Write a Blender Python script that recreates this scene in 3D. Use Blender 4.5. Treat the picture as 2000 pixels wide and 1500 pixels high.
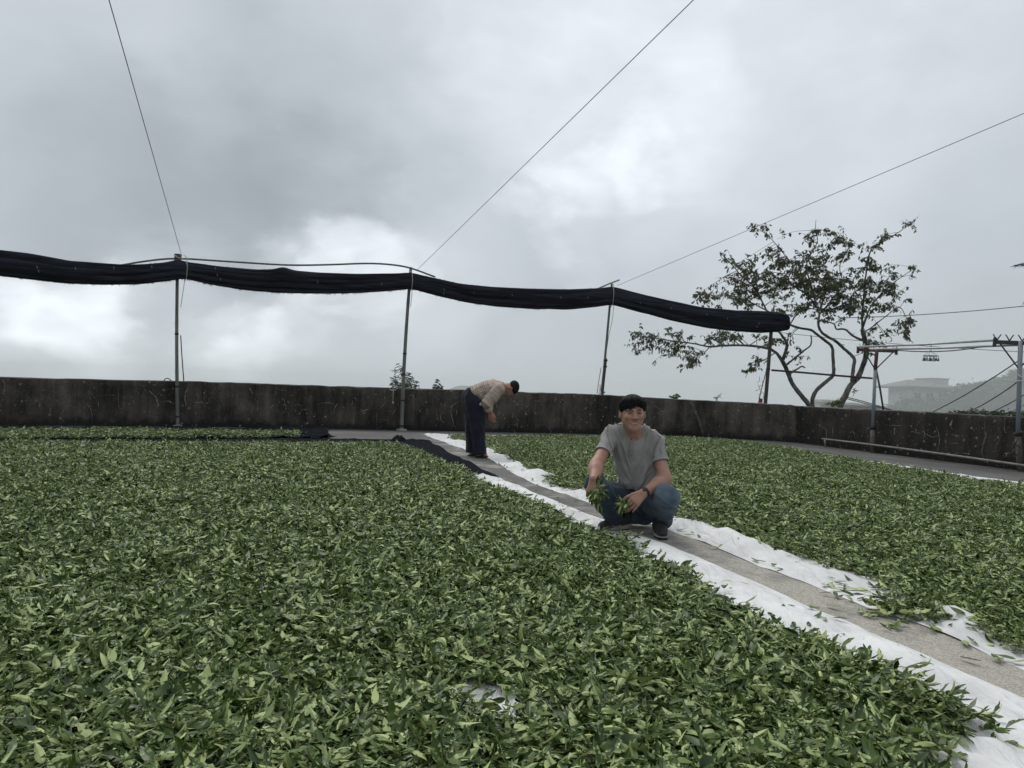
import bpy, math, random
import numpy as np
from mathutils import Vector, Matrix

SC = bpy.context.scene
for _o in list(bpy.data.objects):
    bpy.data.objects.remove(_o)
COL = SC.collection
R = math.radians

# ------------------------------------------------------------------ camera
FPX, CAM_H = 1400.0, 0.96
ROLL, PITCH = math.atan(0.0385), math.atan(16.5 / 1400.0)
CAM = Vector((0, 0, CAM_H))
FW = Vector((0, math.cos(PITCH), math.sin(PITCH)))
_Z = Vector((0, -math.sin(PITCH), math.cos(PITCH)))
_X = Vector((1, 0, 0))
RT = _X * math.cos(ROLL) + _Z * math.sin(ROLL)
UP = -_X * math.sin(ROLL) + _Z * math.cos(ROLL)
cam_d = bpy.data.cameras.new("camera")
cam_d.sensor_width = 36.0
cam_d.lens = FPX / 2000.0 * 36.0
cam_d.clip_start, cam_d.clip_end = 0.05, 20000
cam = bpy.data.objects.new("camera", cam_d)
cam.matrix_world = Matrix(((RT.x, UP.x, -FW.x, CAM.x), (RT.y, UP.y, -FW.y, CAM.y),
                           (RT.z, UP.z, -FW.z, CAM.z), (0, 0, 0, 1)))
COL.objects.link(cam)
SC.camera = cam


def ray(px, py):
    return FW + RT * ((px - 1000.0) / FPX) - UP * ((py - 750.0) / FPX)


def gp(px, py, z=0.0):
    "point of the level z that a picture position looks at"
    d = ray(px, py)
    return CAM + d * ((z - CAM_H) / d.z)


def at(px, py, Y):
    "point at distance Y (metres ahead of the camera) that a picture position looks at"
    d = ray(px, py)
    return CAM + d * (Y / d.y)


# ------------------------------------------------------------------ light
SUN_AZ, SUN_EL = R(-32.0), R(56.0)       # azimuth from +Y (ahead), negative = left
world = bpy.data.worlds.new("World")
SC.world = world
world.use_nodes = True


def build_world():
    nt = world.node_tree
    nt.nodes.clear()
    N = nt.nodes.new
    L = nt.links.new
    out = N("ShaderNodeOutputWorld")
    bg = N("ShaderNodeBackground")
    bg.inputs["Strength"].default_value = 0.1
    L(bg.outputs[0], out.inputs[0])
    sky = N("ShaderNodeTexSky")
    sky.sky_type = "NISHITA"
    sky.sun_disc = False
    sky.sun_elevation = SUN_EL
    sky.sun_rotation = SUN_AZ
    tc = N("ShaderNodeTexCoord")

    def math_(op, a, b=None, c=None):
        m = N("ShaderNodeMath")
        m.operation = op
        for i, v in enumerate((a, b, c)):
            if v is None:
                continue
            if isinstance(v, (int, float)):
                m.inputs[i].default_value = v
            else:
                L(v, m.inputs[i])
        return m.outputs[0]

    def noise(vec, scale, detail, rough, dist=0.0):
        n = N("ShaderNodeTexNoise")
        n.inputs["Scale"].default_value = scale
        n.inputs["Detail"].default_value = detail
        n.inputs["Roughness"].default_value = rough
        n.inputs["Distortion"].default_value = dist
        L(vec, n.inputs["Vector"])
        return n

    mp = N("ShaderNodeMapping")
    mp.inputs["Scale"].default_value = (1, 1, 1.7)
    L(tc.outputs["Generated"], mp.inputs[0])
    big = noise(mp.outputs[0], 2.3, 5, 0.5, 0.2)
    fine = noise(mp.outputs[0], 6.5, 7, 0.52, 0.15)
    # direction, wobbled so that the cloud banks have ragged borders
    vm = N("ShaderNodeVectorMath"); vm.operation = "SUBTRACT"
    L(fine.outputs["Color"], vm.inputs[0]); vm.inputs[1].default_value = (0.5, 0.5, 0.5)
    vs = N("ShaderNodeVectorMath"); vs.operation = "SCALE"
    L(vm.outputs[0], vs.inputs[0]); vs.inputs["Scale"].default_value = 0.23
    va = N("ShaderNodeVectorMath"); va.operation = "ADD"
    L(tc.outputs["Generated"], va.inputs[0]); L(vs.outputs[0], va.inputs[1])
    vn = N("ShaderNodeVectorMath"); vn.operation = "NORMALIZE"
    L(va.outputs[0], vn.inputs[0])
    # cloud banks: direction, angular size in degrees, brightness change
    banks = [
        ((330, 390), 13, -0.095), ((120, 330), 12, -0.05), ((600, 430), 9, -0.08), ((500, 280), 12, -0.06), ((60, 20), 14, 0.05), ((950, 470), 9, -0.02),
        ((1500, 60), 24, 0.135), ((1120, 150), 14, 0.10), ((1150, 375), 4.4, 0.12), ((1230, 330), 3.4, 0.11), ((1080, 420), 4.0, 0.09), ((1370, 240), 6, 0.07), ((1120, 500), 4, 0.05),
        ((680, 500), 4.6, 0.27), ((610, 512), 4, 0.13), ((760, 540), 4, 0.10), ((130, 600), 4.5, 0.22), ((50, 630), 3.5, 0.18), ((200, 580), 3.5, 0.16), ((520, 680), 4.0, 0.15), ((465, 705), 3, 0.13), ((590, 640), 4, 0.10), ((160, 660), 4, 0.08), ((90, 700), 4, 0.10), ((300, 600), 7, 0.10), ((250, 670), 5, -0.05),
        ((460, 640), 4, 0.10), ((560, 640), 7, 0.08), ((800, 620), 8, 0.06), ((900, 520), 7, 0.07), ((80, 710), 6, 0.10),
        ((380, 720), 5, 0.07), ((1800, 560), 15, -0.035), ((1950, 250), 14, 0.03),
    ]
    tot = None
    for (p, ang, amp) in banks:
        d = ray(*p).normalized()
        dn = N("ShaderNodeVectorMath"); dn.operation = "DOT_PRODUCT"
        L(vn.outputs[0], dn.inputs[0]); dn.inputs[1].default_value = d
        mr = N("ShaderNodeMapRange"); mr.interpolation_type = "SMOOTHERSTEP"
        mr.inputs["From Min"].default_value = math.cos(R(ang))
        mr.inputs["From Max"].default_value = 1.0
        mr.inputs["To Min"].default_value = 0.0
        mr.inputs["To Max"].default_value = amp
        L(dn.outputs["Value"], mr.inputs["Value"])
        tot = mr.outputs[0] if tot is None else math_("ADD", tot, mr.outputs[0])
    v = math_("ADD", tot, 0.625)
    nb = math_("MULTIPLY", math_("SUBTRACT", big.outputs[0], 0.5), 0.20)
    nf = math_("MULTIPLY", math_("SUBTRACT", fine.outputs[0], 0.5), 0.15)
    v = math_("ADD", v, math_("ADD", nb, nf))
    # billows inside the bright breaks
    bil = noise(mp.outputs[0], 11.0, 7, 0.52, 0.1)
    pos = math_("MAXIMUM", math_("SUBTRACT", tot, 0.06), 0.0)
    v = math_("ADD", v, math_("MULTIPLY", pos, math_("MULTIPLY", math_("SUBTRACT", bil.outputs[0], 0.52), 1.5)))
    v = math_("ADD", v, math_("MULTIPLY", math_("SUBTRACT", bil.outputs[0], 0.5), 0.02))
    # an overcast sky brightens gently towards the zenith
    sx = N("ShaderNodeSeparateXYZ"); L(tc.outputs["Generated"], sx.inputs[0])
    zr = N("ShaderNodeMapRange"); zr.interpolation_type = "SMOOTHSTEP"
    zr.inputs["From Min"].default_value = 0.35; zr.inputs["From Max"].default_value = 1.0
    zr.inputs["To Min"].default_value = 1.0; zr.inputs["To Max"].default_value = 1.45
    L(sx.outputs["Z"], zr.inputs["Value"])
    v = math_("MULTIPLY", v, zr.outputs[0])
    v = math_("MULTIPLY", v, 10.0)
    ramp = N("ShaderNodeMapRange")
    ramp.inputs["From Min"].default_value = 4.5; ramp.inputs["From Max"].default_value = 9.0
    L(v, ramp.inputs["Value"])
    tint = N("ShaderNodeMix"); tint.data_type = "RGBA"
    tint.inputs[6].default_value = (0.89, 0.985, 1.07, 1)
    tint.inputs[7].default_value = (0.935, 0.99, 1.05, 1)
    L(ramp.outputs[0], tint.inputs[0])
    cl = N("ShaderNodeVectorMath"); cl.operation = "SCALE"
    L(tint.outputs[2], cl.inputs[0]); L(v, cl.inputs["Scale"])
    mix = N("ShaderNodeMix"); mix.data_type = "RGBA"
    mix.inputs[0].default_value = 0.97
    L(sky.outputs[0], mix.inputs[6]); L(cl.outputs[0], mix.inputs[7])
    L(mix.outputs[2], bg.inputs["Color"])


build_world()
sun_d = bpy.data.lights.new("sun", "SUN")
sun_d.energy = 1.5
sun_d.angle = R(28)
sun_d.color = (1.0, 0.965, 0.92)
sun = bpy.data.objects.new("sun", sun_d)
_sd = Vector((math.sin(SUN_AZ) * math.cos(SUN_EL), math.cos(SUN_AZ) * math.cos(SUN_EL), math.sin(SUN_EL)))
sun.rotation_euler = _sd.to_track_quat("Z", "Y").to_euler()
sun.location = (0, 0, 30)
COL.objects.link(sun)
vsn = SC.view_settings
SC.display_settings.display_device = "sRGB"
vsn.view_transform = "Standard"
vsn.look = "None"
vsn.exposure = 0.0
vsn.gamma = 1.0
vsn.use_curve_mapping = False
SC.render.engine = "CYCLES"
SC.cycles.use_denoising = True
SC.cycles.max_bounces = 8
SC.cycles.diffuse_bounces = 3
SC.cycles.glossy_bounces = 2
SC.cycles.transmission_bounces = 4
SC.cycles.volume_bounces = 6
SC.cycles.transparent_max_bounces = 8

# ------------------------------------------------------------------ helpers
rnd = random.Random(7)
rng = np.random.RandomState(11)


def tag(o, label=None, cat=None, group=None, kind=None):
    if label: o["label"] = label
    if cat: o["category"] = cat
    if group: o["group"] = group
    if kind: o["kind"] = kind
    return o


def empty(name, loc=(0, 0, 0)):
    o = bpy.data.objects.new(name, None)
    o.empty_display_size = 0.1
    o.location = loc
    COL.objects.link(o)
    return o


def mesh_from(name, verts, faces, mats, midx=None, smooth=True, sharp=None):
    me = bpy.data.meshes.new(name)
    if isinstance(verts, np.ndarray):
        verts = verts.tolist()
    if isinstance(faces, np.ndarray):
        faces = faces.tolist()
    me.from_pydata([tuple(v) for v in verts], [], faces)
    if not isinstance(mats, (list, tuple)):
        mats = [mats]
    for m in mats:
        me.materials.append(m)
    if midx is not None:
        me.polygons.foreach_set("material_index", midx)
    me.polygons.foreach_set("use_smooth", [smooth] * len(me.polygons))
    if sharp:
        ev = np.zeros(len(me.edges) * 2, np.int64); me.edges.foreach_get("vertices", ev)
        ev = np.sort(ev.reshape(-1, 2), 1)
        nv = len(me.vertices)
        sh = np.unique(np.array([min(a, b) * nv + max(a, b) for a, b in sharp]))
        me.attributes.new("sharp_edge", "BOOLEAN", "EDGE").data.foreach_set("value", np.isin(ev[:, 0] * nv + ev[:, 1], sh))
    me.update()
    return me


def put(name, verts, faces, mats, parent=None, midx=None, smooth=True, base=None):
    "verts are world positions; a child's are re-based to its thing, a top-level mesh to its base point"
    me = mesh_from(name, verts, faces, mats, midx, smooth)
    o = bpy.data.objects.new(name, me)
    COL.objects.link(o)
    if parent is not None:
        o.parent = parent
        w = Vector((0, 0, 0)); p = parent
        while p is not None:
            w += p.location; p = p.parent
        me.transform(Matrix.Translation(-w))
    elif base is not None:
        me.transform(Matrix.Translation(-Vector(base)))
        o.location = base
    return o


class MB:
    "collects shapes into one mesh"
    def __init__(s): s.v, s.f, s.m, s.sharp = [], [], [], []

    def add(s, v, f, mi=0):
        n = len(s.v)
        s.v.extend([tuple(x) for x in v])
        s.f.extend([[i + n for i in q] for q in f])
        s.m.extend([mi] * len(f))
        return s

    def box(s, c, half, rot=None, mi=0):
        rot = rot or Matrix.Identity(3)
        c = Vector(c)
        vs = [c + rot @ Vector((x * half[0], y * half[1], z * half[2])) for x in (-1, 1) for y in (-1, 1) for z in (-1, 1)]
        return s.add(vs, [[0, 1, 3, 2], [4, 6, 7, 5], [0, 4, 5, 1], [2, 3, 7, 6], [0, 2, 6, 4], [1, 5, 7, 3]], mi)

    def tube(s, pts, rad, n=8, mi=0, cap=True):
        v, f = tube(pts, rad, n, cap)
        return s.add(v, f, mi)

    def build(s, name, mats, parent=None, smooth=True, base=None):
        return put(name, s.v, s.f, mats, parent, s.m, smooth, base)


def tube(pts, rad, n=8, cap=True):
    pts = [Vector(p) for p in pts]
    if isinstance(rad, (int, float)):
        rad = [rad] * len(pts)
    V, F = [], []
    t = (pts[1] - pts[0]).normalized()
    a = Vector((0, 0, 1)) if abs(t.z) < 0.9 else Vector((1, 0, 0))
    u = t.cross(a).normalized()
    for i, p in enumerate(pts):
        if i == 0: t2 = pts[1] - pts[0]
        elif i == len(pts) - 1: t2 = pts[-1] - pts[-2]
        else: t2 = pts[i + 1] - pts[i - 1]
        t2.normalize()
        u = (u - t2 * u.dot(t2)).normalized()
        w = t2.cross(u)
        for k in range(n):
            an = 2 * math.pi * k / n
            V.append(p + (u * math.cos(an) + w * math.sin(an)) * rad[i])
    for i in range(len(pts) - 1):
        for k in range(n):
            k2 = (k + 1) % n
            F.append([i * n + k, i * n + k2, (i + 1) * n + k2, (i + 1) * n + k])
    if cap:
        F.append(list(range(n))[::-1])
        F.append([(len(pts) - 1) * n + k for k in range(n)])
    return V, F


def spline(pts, per=6):
    "Catmull-Rom through tuples of any length"
    P = [np.array(p, float) for p in pts]
    P = [2 * P[0] - P[1]] + P + [2 * P[-1] - P[-2]]
    out = []
    for i in range(1, len(P) - 2):
        for k in range(per):
            t = k / per
            a, b, c, d = P[i - 1], P[i], P[i + 1], P[i + 2]
            out.append(0.5 * (2 * b + (c - a) * t + (2 * a - 5 * b + 4 * c - d) * t * t + (3 * b - a - 3 * c + d) * t ** 3))
    out.append(P[-2])
    return out


def vnoise(p, seed=0):
    "smooth lattice noise in -1..1 for an (n,3) array"
    p = np.asarray(p, float)
    i = np.floor(p).astype(np.int64)
    f = p - i
    f = f * f * f * (f * (f * 6 - 15) + 10)

    def h(ix, iy, iz):
        n = (ix * 374761393 + iy * 668265263 + iz * 2147483647 + seed * 1274126177) & 0xFFFFFFFF
        n = ((n ^ (n >> 13)) * 1274126177) & 0xFFFFFFFF
        n = n ^ (n >> 16)
        return (n & 0xFFFF) / 32767.5 - 1.0
    r = 0
    for dx in (0, 1):
        for dy in (0, 1):
            for dz in (0, 1):
                w = (f[:, 0] if dx else 1 - f[:, 0]) * (f[:, 1] if dy else 1 - f[:, 1]) * (f[:, 2] if dz else 1 - f[:, 2])
                r = r + w * h(i[:, 0] + dx, i[:, 1] + dy, i[:, 2] + dz)
    return r


def fbm(p, seed=0, oct=3):
    p = np.asarray(p, float)
    r, a = 0, 1.0
    for k in range(oct):
        r = r + a * vnoise(p * 2 ** k + 17.3 * k, seed + k)
        a *= 0.5
    return r


# ------------------------------------------------------------------ materials
def new_mat(name):
    m = bpy.data.materials.new(name)
    m.use_nodes = True
    nt = m.node_tree
    b = nt.nodes["Principled BSDF"]
    return m, nt, b


def mat(name, col, rough=0.7, spec=0.4, var=0.0, scale=8.0, bump=0.0, bscale=40.0, metal=0.0, col2=None, stretch=(1, 1, 1), detail=5, contrast=(0.35, 0.65)):
    m, nt, b = new_mat(name)
    b.inputs["Base Color"].default_value = (*col, 1)
    b.inputs["Roughness"].default_value = rough
    b.inputs["Specular IOR Level"].default_value = spec
    b.inputs["Metallic"].default_value = metal
    N, L = nt.nodes.new, nt.links.new
    tc = N("ShaderNodeTexCoord")
    if col2 or var:
        mp = N("ShaderNodeMapping"); mp.inputs["Scale"].default_value = stretch
        L(tc.outputs["Object"], mp.inputs[0])
        n = N("ShaderNodeTexNoise"); n.inputs["Scale"].default_value = scale; n.inputs["Detail"].default_value = detail
        n.inputs["Roughness"].default_value = 0.6
        L(mp.outputs[0], n.inputs["Vector"])
        r = N("ShaderNodeValToRGB")
        r.color_ramp.elements[0].position, r.color_ramp.elements[1].position = contrast
        c2 = col2 or tuple(c * (1 - var) for c in col)
        c1 = col if col2 else tuple(min(1, c * (1 + var)) for c in col)
        r.color_ramp.elements[0].color = (*c2, 1); r.color_ramp.elements[1].color = (*c1, 1)
        L(n.outputs[0], r.inputs[0]); L(r.outputs[0], b.inputs["Base Color"])
    if bump:
        n2 = N("ShaderNodeTexNoise"); n2.inputs["Scale"].default_value = bscale; n2.inputs["Detail"].default_value = 4
        L(tc.outputs["Object"], n2.inputs["Vector"])
        bp = N("ShaderNodeBump"); bp.inputs["Strength"].default_value = bump; bp.inputs["Distance"].default_value = 0.01
        L(n2.outputs[0], bp.inputs["Height"]); L(bp.outputs[0], b.inputs["Normal"])
    return m
# ================================================================== SETTING
def concrete_floor_mat():
    m, nt, b = new_mat("floor_concrete")
    N, L = nt.nodes.new, nt.links.new
    tc = N("ShaderNodeTexCoord")
    n1 = N("ShaderNodeTexNoise"); n1.inputs["Scale"].default_value = 0.9; n1.inputs["Detail"].default_value = 7; n1.inputs["Roughness"].default_value = 0.65
    n2 = N("ShaderNodeTexNoise"); n2.inputs["Scale"].default_value = 45; n2.inputs["Detail"].default_value = 4
    L(tc.outputs["Object"], n1.inputs[0]); L(tc.outputs["Object"], n2.inputs[0])
    r = N("ShaderNodeValToRGB")
    r.color_ramp.elements[0].position, r.color_ramp.elements[1].position = 0.34, 0.68
    r.color_ramp.elements[0].color = (0.052, 0.050, 0.048, 1); r.color_ramp.elements[1].color = (0.125, 0.12, 0.113, 1)
    L(n1.outputs[0], r.inputs[0])
    mx = N("ShaderNodeMix"); mx.data_type = "RGBA"; mx.blend_type = "MULTIPLY"; mx.inputs[0].default_value = 0.7
    r2 = N("ShaderNodeValToRGB")
    r2.color_ramp.elements[0].position, r2.color_ramp.elements[1].position = 0.35, 0.6
    r2.color_ramp.elements[0].color = (0.55, 0.55, 0.55, 1)
    L(n2.outputs[0], r2.inputs[0]); L(r.outputs[0], mx.inputs[6]); L(r2.outputs[0], mx.inputs[7])
    L(mx.outputs[2], b.inputs["Base Color"])
    b.inputs["Roughness"].default_value = 0.62
    bp = N("ShaderNodeBump"); bp.inputs["Strength"].default_value = 0.5; bp.inputs["Distance"].default_value = 0.004
    L(n2.outputs[0], bp.inputs["Height"]); L(bp.outputs[0], b.inputs["Normal"])
    return m


def path_mat():
    m, nt, b = new_mat("path_grit")
    N, L = nt.nodes.new, nt.links.new
    tc = N("ShaderNodeTexCoord")
    n1 = N("ShaderNodeTexNoise"); n1.inputs["Scale"].default_value = 1.7; n1.inputs["Detail"].default_value = 8; n1.inputs["Roughness"].default_value = 0.7
    n2 = N("ShaderNodeTexNoise"); n2.inputs["Scale"].default_value = 130; n2.inputs["Detail"].default_value = 3
    n3 = N("ShaderNodeTexNoise"); n3.inputs["Scale"].default_value = 9; n3.inputs["Detail"].default_value = 6
    for n in (n1, n2, n3): L(tc.outputs["Object"], n.inputs[0])
    # sandy grit lies thicker on the near end of the strip
    sx = N("ShaderNodeSeparateXYZ"); L(tc.outputs["Object"], sx.inputs[0])
    mr = N("ShaderNodeMapRange"); mr.inputs["From Min"].default_value = 2.3; mr.inputs["From Max"].default_value = 6.5
    mr.inputs["To Min"].default_value = 0.16; mr.inputs["To Max"].default_value = -0.14
    L(sx.outputs["Y"], mr.inputs["Value"])
    ad = N("ShaderNodeMath"); ad.operation = "ADD"; L(n1.outputs[0], ad.inputs[0]); L(mr.outputs[0], ad.inputs[1])
    ad2 = N("ShaderNodeMath"); ad2.operation = "MULTIPLY_ADD"; L(n3.outputs[0], ad2.inputs[0]); ad2.inputs[1].default_value = 0.25; L(ad.outputs[0], ad2.inputs[2])
    r = N("ShaderNodeValToRGB")
    r.color_ramp.elements[0].position, r.color_ramp.elements[1].position = 0.47, 0.72
    r.color_ramp.elements[0].color = (0.105, 0.102, 0.098, 1); r.color_ramp.elements[1].color = (0.37, 0.345, 0.295, 1)
    L(ad2.outputs[0], r.inputs[0])
    r2 = N("ShaderNodeValToRGB")
    r2.color_ramp.elements[0].position, r2.color_ramp.elements[1].position = 0.38, 0.62
    r2.color_ramp.elements[0].color = (0.55, 0.55, 0.55, 1); r2.color_ramp.elements[1].color = (1.15, 1.15, 1.15, 1)
    L(n2.outputs[0], r2.inputs[0])
    mx = N("ShaderNodeMix"); mx.data_type = "RGBA"; mx.blend_type = "MULTIPLY"; mx.inputs[0].default_value = 0.8
    L(r.outputs[0], mx.inputs[6]); L(r2.outputs[0], mx.inputs[7])
    L(mx.outputs[2], b.inputs["Base Color"])
    b.inputs["Roughness"].default_value = 0.85
    bp = N("ShaderNodeBump"); bp.inputs["Strength"].default_value = 0.7; bp.inputs["Distance"].default_value = 0.004
    L(n2.outputs[0], bp.inputs["Height"]); L(bp.outputs[0], b.inputs["Normal"])
    return m


M_FLOOR = concrete_floor_mat()
M_PATH = path_mat()
M_TERRAIN = mat("valley_green", (0.05, 0.07, 0.03), 0.9, 0.2, 0.4, 0.05)
M_SLAB = mat("slab_side", (0.16, 0.155, 0.145), 0.9, 0.2, 0.3, 2)

# foot of the parapet wall: picture x, distance, picture y of its top
WALL = [(-420, 11.4, 727), (-200, 12.2, 731.5), (0, 13.0, 736), (170, 13.8, 740), (347, 14.6, 744), (500, 15.25, 748.5), (640, 15.85, 753.5), (788, 16.4, 758), (900, 16.85, 761.3),
        (1010, 17.2, 765), (1090, 17.6, 767.6), (1171, 17.9, 770.5), (1321, 18.2, 779), (1410, 18.2, 783.5), (1498, 17.95, 788), (1556, 17.5, 792.5)]
WALL2 = [(1556, 17.5, 792.5), (1620, 16.3, 796), (1702, 14.95, 799.3), (1760, 14.2, 801.8), (1817, 13.5, 804.6), (1900, 12.6, 809), (1985, 11.8, 813), (2120, 10.7, 821), (2400, 8.8, 838)]


def hor(px): return 728 + 0.0385 * px


def foot(px, Y):
    return gp(px, hor(px) + 1344.0 / Y)


def wall_line(W):
    P = []
    for (px, Y, ty) in W:
        f = foot(px, Y)
        t = at(px, ty, f.y)
        P.append((f.x, f.y, t.z))
    return [Vector(p) for p in spline(P, 8)]


WL, WR = wall_line(WALL), wall_line(WALL2)


def build_floor():
    # the terrace slab: everything in front of the wall line, one sheet with a rim under the wall
    ring = [Vector((p.x, p.y + 0.35, 0)) for p in WL] + [Vector((p.x + 0.3, p.y + 0.15, 0)) for p in WR[1:]]
    ring = [Vector((-14, -6, 0))] + ring + [Vector((14, -6, 0))]
    n = len(ring)
    v = [tuple(p) for p in ring] + [(p.x, p.y, -3.2) for p in ring]
    f = [list(range(n))[::-1]] + [[i, (i + 1) % n, n + (i + 1) % n, n + i] for i in range(n)]
    o = put("terrace_floor", v, f, [M_FLOOR, M_SLAB], None, [0] + [1] * n, False)
    tag(o, kind="structure")
    if o.data.polygons[0].normal.z < 0:
        o.data.flip_normals()


build_floor()

# the strip of bare concrete between the two cloths
PATH_L = [(760, 852), (860, 883), (975, 934), (1100, 987), (1183, 1019), (1300, 1067), (1500, 1152), (1695, 1235), (2000, 1372), (2300, 1507)]
PATH_R = [(826, 849), (910, 880), (954, 897), (1013, 931), (1084, 960), (1168, 992), (1352, 1052), (1475, 1105), (1573, 1140), (1695, 1189), (1790, 1220), (2000, 1309), (2300, 1436)]


def resample(poly, n):
    "n points along a polyline of picture positions, spread evenly on the ground"
    g = [gp(*p) for p in poly]
    s = [0]
    for a, b in zip(g, g[1:]): s.append(s[-1] + (b - a).length)
    out = []
    for k in range(n):
        t = s[-1] * k / (n - 1)
        i = max(j for j in range(len(s)) if s[j] <= t + 1e-9)
        i = min(i, len(g) - 2)
        out.append(g[i].lerp(g[i + 1], (t - s[i]) / (s[i + 1] - s[i])))
    return out


def ruled(name, A, B, n, m, zfun, mats):
    la, lb = (resample(A, n) if isinstance(A[0], tuple) else A), (resample(B, n) if isinstance(B[0], tuple) else B)
    V = np.array([[list(a.lerp(b, j / (m - 1))) for j in range(m)] for a, b in zip(la, lb)]).reshape(-1, 3)
    uv = np.array([[i / (n - 1), j / (m - 1)] for i in range(n) for j in range(m)])
    V = zfun(V, uv)
    F = [[i * m + j, i * m + j + 1, (i + 1) * m + j + 1, (i + 1) * m + j] for i in range(n - 1) for j in range(m - 1)]
    return put(name, V, F, mats)


def up(o):
    me = o.data
    if sum(p.normal.z for p in me.polygons) < 0: me.flip_normals()
    return o


def flat(z):
    def f(V, uv):
        V[:, 2] = z
        return V
    return f


la = [p + Vector((-0.12, -0.05, 0)) for p in resample(PATH_L, 40)]
lb = [p + Vector((0.12, 0.05, 0)) for p in resample(PATH_R, 40)]
tag(up(ruled("path", la, lb, 40, 4, flat(0.004), M_PATH)), kind="structure")

# ------------------------------------------------------------------ land beyond the terrace
def build_terrain():
    xs = np.concatenate([-np.geomspace(6000, 40, 26), np.linspace(-30, 260, 42), np.geomspace(290, 6000, 16)])
    ys = np.concatenate([[-6000, -1500, -300, -60, -10], np.linspace(0, 300, 44), np.geomspace(330, 9000, 24)])
    X, Y = np.meshgrid(xs, ys, indexing="ij")
    Z = -0.9 - 0.07 * np.clip(Y - 16, 0, 600) - 0.004 * np.clip(np.abs(X) - 20, 0, 2000)
    Z = np.where(Y < 0, -0.9 - 0.05 * np.clip(-Y, 0, 800), Z)
    # wooded slope at the right, about 150 m off
    hx, hy = (X - 142) / 55, (Y - 172) / 46
    Z = Z + 21.0 * np.exp(-(hx ** 2 + hy ** 2))
    # shelf that the low houses stand on
    Z = Z + 3.2 * np.exp(-(((X - 42) / 22) ** 2 + ((Y - 82) / 18) ** 2))
    P = np.stack([X, Y, np.zeros_like(X)], -1).reshape(-1, 3)
    Z = Z + (fbm(P * 0.03, 5) * 0.7).reshape(X.shape)
    V = np.stack([X, Y, Z], -1).reshape(-1, 3)
    n, m = X.shape
    F = [[i * m + j, (i + 1) * m + j, (i + 1) * m + j + 1, i * m + j + 1] for i in range(n - 1) for j in range(m - 1)]
    global terrain_z
    def terrain_z(x, y):
        i = min(max(int(np.searchsorted(xs, x)) - 1, 0), len(xs) - 2); j = min(max(int(np.searchsorted(ys, y)) - 1, 0), len(ys) - 2)
        a, b = (x - xs[i]) / (xs[i + 1] - xs[i]), (y - ys[j]) / (ys[j + 1] - ys[j])
        return (Z[i, j] * (1 - a) + Z[i + 1, j] * a) * (1 - b) + (Z[i, j + 1] * (1 - a) + Z[i + 1, j + 1] * a) * b
    tag(up(put("terrain", V, F, M_TERRAIN)), kind="structure")
    # a far ridge that only just shows through the haze
    n, m = 40, 6
    V = []
    for i in range(n):
        for j in range(m):
            t = i / (n - 1)
            x = -330 + 360 * t
            prof = math.sin(math.pi * t) ** 1.4 * (1 + 0.12 * math.sin(9 * t))
            V.append((x + (j - 2.5) * 6, 2350 + 120 * j, -110 + (150 * prof) * math.sin(math.pi * (j + 0.5) / m)))
    F = [[i * m + j, (i + 1) * m + j, (i + 1) * m + j + 1, i * m + j + 1] for i in range(n - 1) for j in range(m - 1)]
    tag(up(put("distant_hill", V, F, M_TERRAIN)), kind="structure")


build_terrain()


def volume_box(name, lo, hi, dens, col=(0.97, 0.985, 1.0), label=None):
    c = [(a + b) / 2 for a, b in zip(lo, hi)]; h = [(b - a) / 2 for a, b in zip(lo, hi)]
    m = bpy.data.materials.new(name); m.use_nodes = True
    nt = m.node_tree; nt.nodes.clear()
    out = nt.nodes.new("ShaderNodeOutputMaterial"); pv = nt.nodes.new("ShaderNodeVolumePrincipled")
    pv.inputs["Color"].default_value = (*col, 1); pv.inputs["Density"].default_value = dens
    pv.inputs["Anisotropy"].default_value = 0.0
    nt.links.new(pv.outputs[0], out.inputs["Volume"])
    o = MB().box(c, h).build(name, m, None, False)
    return tag(o, label, None, None, "stuff")


volume_box("haze", (-4000, -4000, -700), (4000, 4000, 60), 0.00035, (0.95, 0.98, 1.0))
volume_box("fog_bank", (14, 60, -60), (190, 138, 15), 0.0056, (0.975, 0.99, 1))

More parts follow.
